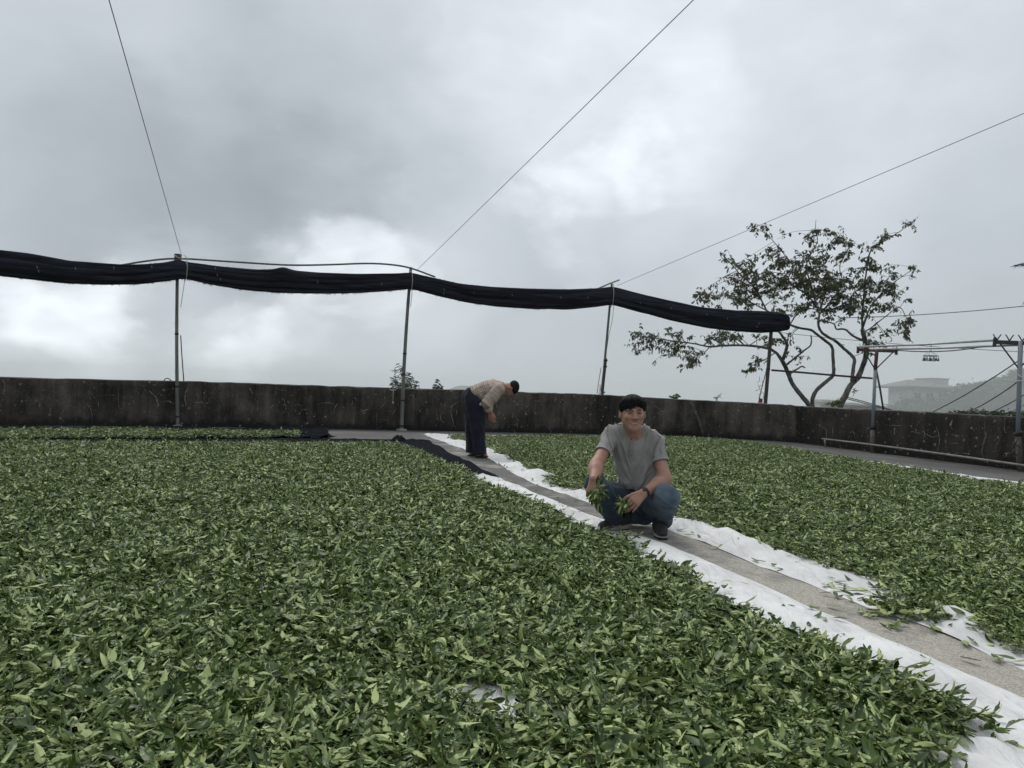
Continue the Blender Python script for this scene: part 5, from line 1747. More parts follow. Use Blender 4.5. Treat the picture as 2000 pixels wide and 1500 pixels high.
rp = random.Random(31)
YS = 24.0
plant("shrub", at(792, 790, YS), [(at(778, 710, YS), 0.1), (at(770, 722, YS), 0.1), (at(766, 738, YS - 0.2), 0.12), (at(764, 746, YS), 0.1), (at(786, 718, YS + 0.2), 0.1), (at(797, 727, YS), 0.1), (at(806, 735, YS), 0.1), (at(812, 744, YS - 0.2), 0.1), (at(800, 742, YS - 0.3), 0.1), (at(785, 740, YS - 0.3), 0.1), (at(776, 745, YS - 0.3), 0.1), (at(817, 752, YS), 0.1), (at(790, 748, YS - 0.3), 0.1)],
      0.15, 0.035, 56, M_BUSH, "feathery dark shrub showing above the wall behind the jointed bamboo pole", "shrub", None, 5, 0.25)
YS = 27.0
plant("shrub", at(855, 785, YS), [(at(853, 741, YS), 0.05), (at(848, 750, YS), 0.05), (at(858, 750, YS), 0.05), (at(861, 755, YS), 0.05), (at(852, 755, YS), 0.05)], 0.13, 0.05, 34, M_BUSH, "small faint shrub tip above the wall left of the bent over man", "shrub", None, 6, 0.3)
plant("weed", at(1318, 786, 18.6), [(at(1311, 774, 18.5), 0.02), (at(1318, 771, 18.5), 0.02), (at(1325, 773, 18.5), 0.02), (at(1315, 775, 18.5), 0.02)], 0.10, 0.065, 9, M_BRIGHT, "bright green leafy weed on the wall top right of the crouching man's head", "plant", None, 7, 0.2, 0.004)
plant("weed", at(1398, 790, 18.7), [(at(1409, 768, 18.6), 0.03), (at(1396, 775, 18.6), 0.02), (at(1403, 772, 18.6), 0.03)], 0.06, 0.025, 9, M_BUSH, "thin bare weed twig standing on the wall between man and net end", "plant", None, 8, 0.2, 0.004)
plant("weed", at(1631, 800, 18.6), [(at(1621, 788, 18.5), 0.02), (at(1636, 780, 18.5), 0.04), (at(1629, 783, 18.5), 0.03), (at(1640, 786, 18.5), 0.03)], 0.15, 0.075, 7, M_BRIGHT, "broad leaved yellow green weed at the foot of the tree's right trunk", "plant", None, 9, 0.3, 0.004)
plant("weed", at(1665, 775, 20.5), [(at(1672, 757, 20.4), 0.02), (at(1676, 762, 20.4), 0.02)], 0.09, 0.04, 6, M_BUSH, "little sprout growing from the right trunk of the tree", "plant", None, 10, 0.3, 0.004)


def wall_creeper():
    r = random.Random(17)
    L_ = [p for p in WR]
    a, b = wall_point(1862, 815, 1), wall_point(2040, 830, 1)
    e = empty("wall_creeper", a.lerp(b, 0.5)); tag(e, "low green creeper growing along the top of the right wall", "creeper")
    lf, sm = MB(), MB()
    for k in range(620):
        x = r.uniform(1866, 2060) if k > 60 else r.uniform(1850, 1880)
        q = wall_point(x, 812, 1)
        if q is None: continue
        ty = float(np.interp(x, [w[0] for w in WALL2], [w[2] for w in WALL2]))
        top = at(x, ty, q.y).z
        h = 0.085 * min(1, max(0.15, (x - 1850) / 40)) * (0.65 + 0.5 * math.sin(x * 0.13) ** 2)
        p = Vector((q.x + r.uniform(0.01, 0.17), q.y + r.uniform(0.0, 0.12), top + r.uniform(-0.01, h)))
        if r.random() < 0.3: sm.tube([Vector((p.x, p.y, top)), p], 0.003, 4, cap=False)
        hang_leaf(lf, r, p, r.uniform(0.05, 0.085), r.uniform(0.022, 0.04), r.uniform(-0.6, 0.8))
    tag(sm.build("stems", M_TWIG, e), kind="stuff")
    tag(lf.build("foliage", M_BUSH, e), kind="stuff")


wall_creeper()

# tip of a conifer whose trunk stands outside the picture at the right
def conifer():
    r = random.Random(23)
    Y = 19.0
    base = at(2175, 860, Y)
    e = empty("conifer", base); tag(e, "drooping conifer bough reaching into the picture's right edge", "tree")
    MB().tube([base, at(2170, 600, Y), at(2165, 420, Y)], [0.16, 0.11, 0.03], 9).build("trunk", M_TRUNK, e)
    lf = MB()
    for (y0, x1, y1) in ((520, 1986, 517), (545, 2001, 590), (575, 2030, 640), (470, 2040, 450), (500, 2300, 500), (560, 2330, 590), (610, 2045, 690), (640, 2320, 690), (430, 2230, 420)):
        a, b = at(2168, y0 - 15, Y), at(x1, y1, Y + r.uniform(-0.6, 0.2))
        P = [Vector(q) for q in spline([tuple(a), tuple(a.lerp(b, 0.5) + Vector((0, 0, 0.22))), tuple(b)], 10)]
        MB().tube(P, [0.03 - 0.024 * i / (len(P) - 1) for i in range(len(P))], 6).build("branch", M_TRUNK, e)
        for k in range(260):
            t = r.random() ** 0.6; f = t * (len(P) - 1); i = min(int(f), len(P) - 2)
            p = P[i].lerp(P[i + 1], f - i); d = (P[i + 1] - P[i]).normalized()
            s = d.cross(Vector((0, 0, 1))).normalized() * r.choice((-1, 1))
            q = p + (s * r.uniform(0.3, 1) + d * 0.6 + Vector((0, 0, r.uniform(-0.6, 0.2)))).normalized() * r.uniform(0.08, 0.22)
            hang_leaf(lf, r, p, (q - p).length, 0.02, 0.5)
    tag(lf.build("foliage", M_BUSH, e), kind="stuff")


conifer()

# ------------------------------------------------------------------ wooded slope in the fog
def hill_tree_geo(seed, kind):
    r = random.Random(seed)
    tr, lf = MB(), MB()
    h = 1.0
    if kind == "bamboo":
        for q in range(9):
            a = r.uniform(0, 6.28); s = r.uniform(0.12, 0.42)
            tip = Vector((math.cos(a) * s, math.sin(a) * s, r.uniform(0.7, 1.0)))
            P = [Vector(x) for x in spline([(0, 0, 0), (tip.x * 0.35, tip.y * 0.35, tip.z * 0.75), tuple(tip), (tip.x * 1.35, tip.y * 1.35, tip.z * 0.93)], 5)]
            tr.tube(P, [0.008 * (1.1 - i / len(P)) for i in range(len(P))], 5, cap=False)
            for k in range(90):
                t = 0.3 + 0.7 * r.random(); f = t * (len(P) - 1); i = min(int(f), len(P) - 2)
                p = P[i].lerp(P[i + 1], f - i) + Vector((r.gauss(0, 0.05), r.gauss(0, 0.05), r.gauss(0, 0.04)))
                hang_leaf(lf, r, p, r.uniform(0.05, 0.10), 0.024, r.uniform(0.2, 1.0))
    else:
        tr.tube([(0, 0, 0), (0.02, 0.01, 0.3), (0.0, 0.0, 0.6)], [0.03, 0.022, 0.01], 7)
        for q in range(15):
            a = r.uniform(0, 6.28); z = r.uniform(0.35, 0.92); s = 0.36 * math.sin(math.pi * min(1, (z - 0.2) / 0.8)) ** 0.7 * r.uniform(0.5, 1)
            c = Vector((math.cos(a) * s, math.sin(a) * s, z))
            tr.tube([Vector((0.01, 0, z * 0.55)), c], [0.012, 0.004], 5, cap=False)
            for k in range(58):
                p = c + Vector((r.gauss(0, 0.085), r.gauss(0, 0.085), r.gauss(0, 0.06)))
                hang_leaf(lf, r, p, r.uniform(0.04, 0.075), 0.04, r.uniform(-0.2, 0.9))
    return mesh_from("trunk", tr.v, tr.f, M_TRUNK), mesh_from("crown", lf.v, lf.f, M_FAR)


protos = [(hill_tree_geo(500 + k, "bamboo" if k % 3 == 0 else "broad"), "bamboo" if k % 3 == 0 else "broad") for k in range(6)]
r5 = random.Random(9)
HT = []
for k in range(150):
    px_, Y = r5.uniform(1745, 2150), r5.uniform(138, 178)
    x = (px_ - 1000) / FPX * Y
    if abs(x - (at(1812, 790, 152).x)) < 6.5 and 148 < Y < 166: continue
    hmax = 9.5
    HT.append((x, Y, hmax))
for k in range(46):
    px_, Y = r5.uniform(1758, 1885), r5.uniform(140, 150.5)
    HT.append(((px_ - 1000) / FPX * Y, Y, 12.0))
HT += [(at(1742, 800, 120).x, 120, 4.6), (at(1732, 800, 121).x, 121, 3.6), (at(1752, 800, 119).x, 119, 4.2)]
for i, (x, Y, hmax) in enumerate(HT):
    (tm, lm), kd = protos[r5.randrange(6)]
    z = terrain_z(x, Y) - 0.2
    px_ = 1000 + x / Y * FPX
    # crowns follow the outline of the wood in the picture
    top = float(np.interp(px_, [1725, 1745, 1770, 1870, 1880, 1920, 1960, 2000, 2200], [806, 790, 785, 765, 754, 742, 730, 716, 690]))
    if 1755 < px_ < 1880 and Y < 152: top = r5.uniform(770, 784) + max(0, (1790 - px_) * 0.4)
    want = at(px_, top, Y).z - z
    s = max(2.2, min(hmax, want * r5.uniform(0.72, 1.0)))
    e = empty("hill_tree", (x, Y, z)); e.scale = (s * r5.uniform(0.9, 1.3),) * 2 + (s,)
    e.rotation_euler = (0, 0, r5.uniform(0, 6.28))
    tag(e, "fog faded bamboo clump in the wood on the far slope" if kd == "bamboo" else "fog faded leafy tree in the wood on the far slope", "tree", "bamboo clumps on the foggy slope" if kd == "bamboo" else "trees on the foggy slope")
    for nm, me in (("trunk", tm), ("crown", lm)):
        c = bpy.data.objects.new(nm, me); COL.objects.link(c); c.parent = e
        if nm == "crown": c["kind"] = "stuff"
# ================================================================== PEOPLE: smooth distance fields turned into continuous surfaces
def V3(*a): return np.array(a, float)


class Field:
    def __init__(s, lo, hi, h):
        s.lo, s.h = np.array(lo, float), h
        s.n = np.ceil((np.array(hi) - s.lo) / h).astype(int) + 1
        s.D = np.full(s.n, 5.0, np.float32)

    def sub(s, lo, hi):
        a = np.clip(np.floor((lo - s.lo) / s.h).astype(int), 0, s.n)
        b = np.clip(np.ceil((hi - s.lo) / s.h).astype(int) + 1, 0, s.n)
        sl = tuple(slice(x, y) for x, y in zip(a, b))
        g = np.meshgrid(*[s.lo[i] + s.h * np.arange(a[i], b[i]) for i in range(3)], indexing="ij")
        return sl, np.stack(g, -1)

    def comb(s, sl, d, k, cut):
        A = s.D[sl]
        if A.size == 0: return
        d = d.astype(np.float32)
        if cut:
            A, d = -A, d
            if k > 0:
                q = np.maximum(k - np.abs(A - d), 0); r = np.minimum(A, d) - q * q / (4 * k)
            else: r = np.minimum(A, d)
            s.D[sl] = -r
        else:
            if k > 0:
                q = np.maximum(k - np.abs(A - d), 0); r = np.minimum(A, d) - q * q / (4 * k)
            else: r = np.minimum(A, d)
            s.D[sl] = r

    def cap(s, a, b, ra, rb, k=0.02, cut=False, axis=None, fac=1.0):
        "tapered capsule; fac stretches it along axis"
        a, b = np.array(a, float), np.array(b, float)
        m = max(ra, rb) * max(fac, 1.0) + k + 4 * s.h
        sl, P = s.sub(np.minimum(a, b) - m, np.maximum(a, b) + m)
        if P.size == 0: return s
        ab = b - a
        if axis is not None:
            ax = np.array(axis, float); ax = ax / np.linalg.norm(ax)
            pr = (P - a) @ ax; pb = ab @ ax
            P = P - (pr * (1 - 1 / fac))[..., None] * ax
            ab = ab - pb * (1 - 1 / fac) * ax
        L2 = ab @ ab + 1e-12
        t = np.clip(((P - a) @ ab) / L2, 0, 1)
        d = np.linalg.norm(P - a - t[..., None] * ab, axis=-1) - (ra + (rb - ra) * t)
        s.comb(sl, d, k, cut)
        return s

    def chain(s, pts, rad, k=0.02, cut=False, **kw):
        for i in range(len(pts) - 1): s.cap(pts[i], pts[i + 1], rad[i], rad[i + 1], k, cut, **kw)
        return s

    def ell(s, c, r, M=None, k=0.02, cut=False):
        c, r = np.array(c, float), np.array(r, float)
        m = max(r) + k + 4 * s.h
        sl, P = s.sub(c - m, c + m)
        if P.size == 0: return s
        Q = P - c
        if M is not None: Q = Q @ np.array(M, float).T
        k0 = np.linalg.norm(Q / r, axis=-1); k1 = np.linalg.norm(Q / (r * r), axis=-1)
        d = np.where(k1 > 1e-6, k0 * (k0 - 1) / np.maximum(k1, 1e-6), -min(r))
        s.comb(sl, d, k, cut)
        return s

    def halfspace_cut(s, p, nrm, lo=None, hi=None):
        "remove what lies on the side that nrm points to"
        sl, P = s.sub(np.array(lo if lo is not None else s.lo), np.array(hi if hi is not None else s.lo + s.n * s.h))
        d = (P - np.array(p)) @ np.array(nrm, float)
        s.D[sl] = np.maximum(s.D[sl], d.astype(np.float32))
        return s

    def val(s, p):
        i = np.round((np.array(p) - s.lo) / s.h).astype(int)
        if (i < 0).any() or (i >= s.n).any(): return 5.0
        return float(s.D[tuple(i)])

    def surf(s, px, py, y0, y1):
        "where a line of sight first meets the surface"
        Y = y0
        while Y < y1:
            p = at(px, py, Y)
            if s.val(p) < 0: return p
            Y += s.h * 0.5
        return None

    def mesh(s, smooth=2):
        D = s.D
        S = D < 0
        cnt = np.zeros(np.array(D.shape) - 1, np.int8)
        for dx in (0, 1):
            for dy in (0, 1):
                for dz in (0, 1):
                    cnt += S[dx:D.shape[0] - 1 + dx, dy:D.shape[1] - 1 + dy, dz:D.shape[2] - 1 + dz]
        act = (cnt > 0) & (cnt < 8)
        I = np.argwhere(act)
        idx = np.full(act.shape, -1, np.int64); idx[act] = np.arange(len(I))
        acc = np.zeros((len(I), 3)); num = np.zeros(len(I))
        cor = [(x, y, z) for x in (0, 1) for y in (0, 1) for z in (0, 1)]
        for a in cor:
            for ax in range(3):
                if a[ax]: continue
                b = list(a); b[ax] = 1
                da = D[I[:, 0] + a[0], I[:, 1] + a[1], I[:, 2] + a[2]]; db = D[I[:, 0] + b[0], I[:, 1] + b[1], I[:, 2] + b[2]]
                m = (da < 0) != (db < 0)
                t = np.where(m, da / np.where(m, da - db, 1), 0)
                p = np.array(a, float)[None, :].repeat(len(I), 0); p[:, ax] += t
                acc[m] += p[m]; num[m] += 1
        V = s.lo + (I + acc / num[:, None]) * s.h
        F = []
        for ax in range(3):
            sl0 = [slice(None)] * 3; sl1 = [slice(None)] * 3
            sl0[ax] = slice(0, -1); sl1[ax] = slice(1, None)
            ch = S[tuple(sl0)] != S[tuple(sl1)]
            E = np.argwhere(ch)
            u, w = (ax + 1) % 3, (ax + 2) % 3
            ok = (E[:, u] > 0) & (E[:, w] > 0) & (E[:, u] < act.shape[u]) & (E[:, w] < act.shape[w]) & (E[:, ax] < act.shape[ax])
            E = E[ok]

            def ci(du, dw):
                C = E.copy(); C[:, u] -= du; C[:, w] -= dw
                return idx[C[:, 0], C[:, 1], C[:, 2]]
            q = np.stack([ci(1, 1), ci(0, 1), ci(0, 0), ci(1, 0)], -1)
            fl = ~S[E[:, 0], E[:, 1], E[:, 2]]
            q[fl] = q[fl][:, ::-1]
            F.append(q)
        F = np.concatenate(F)
        F = F[(F >= 0).all(1)]
        for _ in range(smooth):
            A = np.zeros_like(V); c = np.zeros(len(V))
            for k in range(4):
                np.add.at(A, F[:, k], V[F[:, (k + 1) % 4]]); np.add.at(c, F[:, k], 1)
                np.add.at(A, F[:, k], V[F[:, (k + 3) % 4]]); np.add.at(c, F[:, k], 1)
            V = V * 0.5 + 0.5 * A / np.maximum(c, 1)[:, None]
        return V, F


def normals(V, F):
    N = np.zeros_like(V)
    fn = np.cross(V[F[:, 2]] - V[F[:, 0]], V[F[:, 3]] - V[F[:, 1]])
    for k in range(4): np.add.at(N, F[:, k], fn)
    return N / np.maximum(np.linalg.norm(N, axis=1), 1e-12)[:, None]


def hand(f, w, d, s, n, side_len=1.0, curls=(0.5, 0.6, 0.5), thumb=(0.7, 0.55, 0.35), spread=0.10, r0=0.0088):
    """palm and five fingers. w wrist, d wrist-to-knuckles, s towards the thumb side, n out of the palm"""
    d, s, n = [np.array(x, float) for x in (d, s, n)]
    d /= np.linalg.norm(d); s = s - d * (s @ d); s /= np.linalg.norm(s)
    n2 = np.cross(d, s); n = n2 if n2 @ n > 0 else -n2
    w = np.array(w, float); k = side_len
    for q in (-0.028, -0.010, 0.010, 0.028):
        f.cap(w + s * q * 0.55 * k, w + (d * 0.088 + s * q) * k, 0.015 * k, 0.0125 * k, 0.014)
    L = [(0.031, 0.046, 0.026, 0.020), (0.010, 0.052, 0.030, 0.021), (-0.011, 0.047, 0.028, 0.021), (-0.031, 0.037, 0.021, 0.018)]
    for i, (off, a, b, c) in enumerate(L):
        p = w + (d * (0.090 - 0.05 * abs(off + 0.0)) + s * off) * k
        ang = 0.0
        dr = d + s * spread * (off / 0.03)
        dr = dr / np.linalg.norm(dr)
        pts = [p]
        for ln, cu in zip((a, b, c), curls):
            ang += cu * (1 + 0.08 * i)
            v = dr * math.cos(ang) + n * math.sin(ang)
            pts.append(pts[-1] + v * ln * k)
        f.chain(pts, [r0 * 1.08 * k, r0 * k, r0 * 0.92 * k, r0 * 0.78 * k], 0.003)
    b0 = w + (d * 0.022 + s * 0.022) * k
    t = np.array(d * thumb[0] + s * thumb[1] + n * thumb[2]); t /= np.linalg.norm(t)
    b1 = b0 + t * 0.046 * k
    t2 = t * 0.75 + d * 0.45 + n * 0.12; t2 /= np.linalg.norm(t2)
    b2 = b1 + t2 * 0.033 * k; b3 = b2 + (t2 + n * 0.15) * 0.026 * k
    f.chain([b0, b1, b2, b3], [0.017 * k, 0.0125 * k, 0.011 * k, 0.0088 * k], 0.006)


class Frame:
    def __init__(s, o, x, y, z): s.o, s.x, s.y, s.z = [np.array(v, float) for v in (o, x, y, z)]
    def __call__(s, x, y, z): return s.o + s.x * x + s.y * y + s.z * z
    @property
    def M(s): return np.stack([s.x, s.y, s.z])


def head(f, H, k=1.0, smile=True):
    "x right in view of the face, y from the face to the back of the head, z to the crown; metres"
    def E(c, r, kk, cut=False, M=None): f.ell(H(*[q * k for q in c]), np.array(r) * k, H.M if M is None else M, kk, cut)
    def C(a, b, ra, rb, kk, cut=False): f.cap(H(*[q * k for q in a]), H(*[q * k for q in b]), ra * k, rb * k, kk, cut)
    E((0, 0.032, 0.028), (0.074, 0.094, 0.080), 0.0)
    E((0, -0.004, -0.028), (0.0685, 0.080, 0.080), 0.03)
    for sx in (-1, 1):
        C((sx * 0.049, 0.020, -0.050), (sx * 0.014, -0.056, -0.096), 0.020, 0.019, 0.03)     # jaw
        E((sx * 0.038, -0.062, -0.026), (0.024, 0.018, 0.019), 0.02)                           # cheek
        C((sx * 0.012, -0.080, 0.021), (sx * 0.046, -0.068, 0.022), 0.009, 0.008, 0.014)        # brow
        E((sx * 0.031, -0.094, 0.002), (0.019, 0.017, 0.0095), 0.010, True)                    # socket
        E((sx * 0.030, -0.072, -0.0005), (0.017, 0.012, 0.0095), 0.004)                        # closed down lids
        E((sx * 0.031, -0.0855, -0.001), (0.0125, 0.006, 0.0022), 0.002, True)
        E((sx * 0.081, 0.018, -0.010), (0.010, 0.019, 0.031), 0.008)                           # ear
        E((sx * 0.090, 0.010, -0.004), (0.006, 0.010, 0.018), 0.004, True)
    C((0, -0.010, -0.10), (0, -0.058, -0.099), 0.024, 0.021, 0.03)
    C((0, -0.080, 0.012), (0, -0.097, -0.031), 0.0085, 0.0125, 0.014)
    for sx in (-1, 1):
        E((sx * 0.0135, -0.088, -0.035), (0.0095, 0.011, 0.008), 0.006)
        E((sx * 0.007, -0.094, -0.043), (0.004, 0.006, 0.003), 0.002, True)
    if smile:
        up_ = [(-0.033, -0.070, -0.059), (-0.017, -0.084, -0.0625), (0, -0.0885, -0.0635), (0.017, -0.084, -0.0625), (0.033, -0.070, -0.059)]
        lo_ = [(-0.033, -0.070, -0.059), (-0.017, -0.081, -0.0755), (0, -0.085, -0.0805), (0.017, -0.081, -0.0755), (0.033, -0.070, -0.059)]
        for a in (up_, lo_):
            for i in range(4): C(a[i], a[i + 1], 0.0045, 0.0045, 0.006)
        for i in range(4):
            a = tuple((np.array(up_[i]) + np.array(lo_[i])) / 2 + np.array([0, -0.006, 0.0005])); b = tuple((np.array(up_[i + 1]) + np.array(lo_[i + 1])) / 2 + np.array([0, -0.006, 0.0005]))
            C(a, b, 0.0052 if i else 0.0016, 0.0052 if i < 3 else 0.0016, 0.002, True)
        for sx in (-1, 1):       # smile creases
            C((sx * 0.022, -0.092, -0.040), (sx * 0.037, -0.078, -0.062), 0.0022, 0.002, 0.006, True)
    else:
        C((-0.020, -0.078, -0.066), (0.020, -0.078, -0.066), 0.0048, 0.0048, 0.008)
        C((-0.022, -0.086, -0.067), (0.022, -0.086, -0.067), 0.0015, 0.0015, 0.003, True)


def skin_mat(name, col, red):
    m, nt, b = new_mat(name)
    N, L = nt.nodes.new, nt.links.new
    tc = N("ShaderNodeTexCoord")
    n = N("ShaderNodeTexNoise"); n.inputs["Scale"].default_value = 14; n.inputs["Detail"].default_value = 5
    L(tc.outputs["Object"], n.inputs[0])
    r = N("ShaderNodeValToRGB")
    r.color_ramp.elements[0].position, r.color_ramp.elements[1].position = 0.35, 0.7
    r.color_ramp.elements[0].color = (*col, 1); r.color_ramp.elements[1].color = (*red, 1)
    L(n.outputs[0], r.inputs[0])
    at_ = N("ShaderNodeAttribute"); at_.attribute_name = "lip"
    mx = N("ShaderNodeMix"); mx.data_type = "RGBA"; mx.inputs[7].default_value = (0.30, 0.11, 0.095, 1)
    L(at_.outputs["Fac"], mx.inputs[0]); L(r.outputs[0], mx.inputs[6])
    L(mx.outputs[2], b.inputs["Base Color"])
    b.inputs["Roughness"].default_value = 0.5
    b.inputs["Specular IOR Level"].default_value = 0.35
    b.inputs["Subsurface Weight"].default_value = 0.0
    return m


def cloth_weave(name, c_lo, c_hi, scale=160, attr=None, attr_col=None, rough=0.9):
    m, nt, b = new_mat(name)
    N, L = nt.nodes.new, nt.links.new
    tc = N("ShaderNodeTexCoord")
    n = N("ShaderNodeTexNoise"); n.inputs["Scale"].default_value = 7; n.inputs["Detail"].default_value = 6
    n2 = N("ShaderNodeTexNoise"); n2.inputs["Scale"].default_value = scale; n2.inputs["Detail"].default_value = 2
    L(tc.outputs["Object"], n.inputs[0]); L(tc.outputs["Object"], n2.inputs[0])
    ad = N("ShaderNodeMath"); ad.operation = "MULTIPLY_ADD"; ad.inputs[1].default_value = 0.35
    L(n2.outputs[0], ad.inputs[0]); L(n.outputs[0], ad.inputs[2])
    r = N("ShaderNodeValToRGB")
    r.color_ramp.elements[0].position, r.color_ramp.elements[1].position = 0.45, 0.9
    r.color_ramp.elements[0].color = (*c_lo, 1); r.color_ramp.elements[1].color = (*c_hi, 1)
    L(ad.outputs[0], r.inputs[0])
    src_ = r.outputs[0]
    if attr:
        a = N("ShaderNodeAttribute"); a.attribute_name = attr
        mx = N("ShaderNodeMix"); mx.data_type = "RGBA"; mx.inputs[7].default_value = (*attr_col, 1)
        L(a.outputs["Fac"], mx.inputs[0]); L(src_, mx.inputs[6]); src_ = mx.outputs[2]
    L(src_, b.inputs["Base Color"])
    b.inputs["Roughness"].default_value = rough
    b.inputs["Specular IOR Level"].default_value = 0.15
    b.inputs["Sheen Weight"].default_value = 0.08
    bp = N("ShaderNodeBump"); bp.inputs["Strength"].default_value = 0.25; bp.inputs["Distance"].default_value = 0.003
    L(n2.outputs[0], bp.inputs["Height"]); L(bp.outputs[0], b.inputs["Normal"])
    return m


def set_attr(o, name, vals):
    a = o.data.attributes.new(name, "FLOAT", "POINT")
    a.data.foreach_set("value", np.asarray(vals, np.float32))


def bone_param(V, bones):
    "nearest bone of each vertex: (bone index, length along it, angle round it)"
    best = np.full(len(V), 1e9); bi = np.zeros(len(V), int); tl = np.zeros(len(V)); an = np.zeros(len(V))
    for k, (a, b, r_, off) in enumerate(bones):
        a, b = np.array(a, float), np.array(b, float)
        ab = b - a; L_ = np.linalg.norm(ab); u = ab / L_
        t = np.clip((V - a) @ u, 0, L_)
        q = V - a - t[:, None] * u
        d = np.linalg.norm(q, axis=1) - r_
        ref = np.cross(u, [0.3, 1, 0.2]); ref /= np.linalg.norm(ref); rf2 = np.cross(u, ref)
        ang = np.arctan2(q @ rf2, q @ ref)
        m = d < best
        best[m] = d[m]; bi[m] = k; tl[m] = (t + off)[m]; an[m] = ang[m]
    return bi, tl, an


M_SKIN = skin_mat("skin", (0.30, 0.165, 0.118), (0.37, 0.205, 0.150))
M_SKIN2 = skin_mat("tanned_skin", (0.27, 0.135, 0.095), (0.34, 0.17, 0.125))
M_SHIRT = cloth_weave("grey_jersey", (0.235, 0.226, 0.220), (0.305, 0.294, 0.285), 220)
M_JEAN = cloth_weave("blue_denim", (0.016, 0.027, 0.043), (0.036, 0.058, 0.085), 260, "fade", (0.105, 0.142, 0.175))
M_JSTITCH = mat("denim_hem", (0.10, 0.155, 0.20), 0.9, 0.1, 0.3, 60)
M_NAVY = cloth_weave("navy_trousers", (0.008, 0.010, 0.019), (0.015, 0.018, 0.030), 200)
M_HAIR = mat("black_hair", (0.0055, 0.0052, 0.0062), 0.55, 0.10, 0.4, 60)
M_HAIR2 = mat("greying_hair", (0.0085, 0.008, 0.008), 0.65, 0.10, 0.6, 60)
M_SHOE = mat("shoe_knit", (0.030, 0.030, 0.034), 0.8, 0.25, 0.4, 70, 0.4, 160)
M_SOLE = mat("shoe_midsole", (0.24, 0.225, 0.20), 0.7, 0.3, 0.15, 20)
M_OUTS = mat("shoe_outsole", (0.015, 0.015, 0.016), 0.7, 0.3)
M_LOGO = mat("shoe_mark", (0.19, 0.19, 0.20), 0.5, 0.4)
M_SOCK = mat("black_sock", (0.010, 0.010, 0.011), 0.9, 0.1)
M_EYE = mat("eye", (0.22, 0.19, 0.17), 0.3, 0.4)
M_IRIS = mat("iris", (0.012, 0.008, 0.006), 0.2, 0.5)
M_TEETH = mat("teeth", (0.55, 0.52, 0.45), 0.35, 0.4)
M_MOUTH = mat("mouth_inside", (0.05, 0.014, 0.013), 0.6, 0.3)
M_WATCH = mat("watch_strap", (0.017, 0.021, 0.021), 0.6, 0.4)
M_BUTTON = mat("button", (0.12, 0.12, 0.125), 0.4, 0.5)


def ellipsoid(name, fr, c, r_, m, par, n=10):
    v, f = [], []
    for i in range(n + 1):
        th = math.pi * i / n
        for j in range(2 * n):
            ph = math.pi * j / n
            v.append(fr(c[0] + r_[0] * math.sin(th) * math.cos(ph), c[1] + r_[1] * math.sin(th) * math.sin(ph), c[2] + r_[2] * math.cos(th)))
    for i in range(n):
        for j in range(2 * n):
            f.append([i * 2 * n + j, (i + 1) * 2 * n + j, (i + 1) * 2 * n + (j + 1) % (2 * n), i * 2 * n + (j + 1) % (2 * n)])
    return put(name, v, f, m, par)


def ftube(name, fr, pts, rad, m, par, n=8):
    return MB().tube([Vector(fr(*p)) for p in pts], rad, n).build(name, m, par)


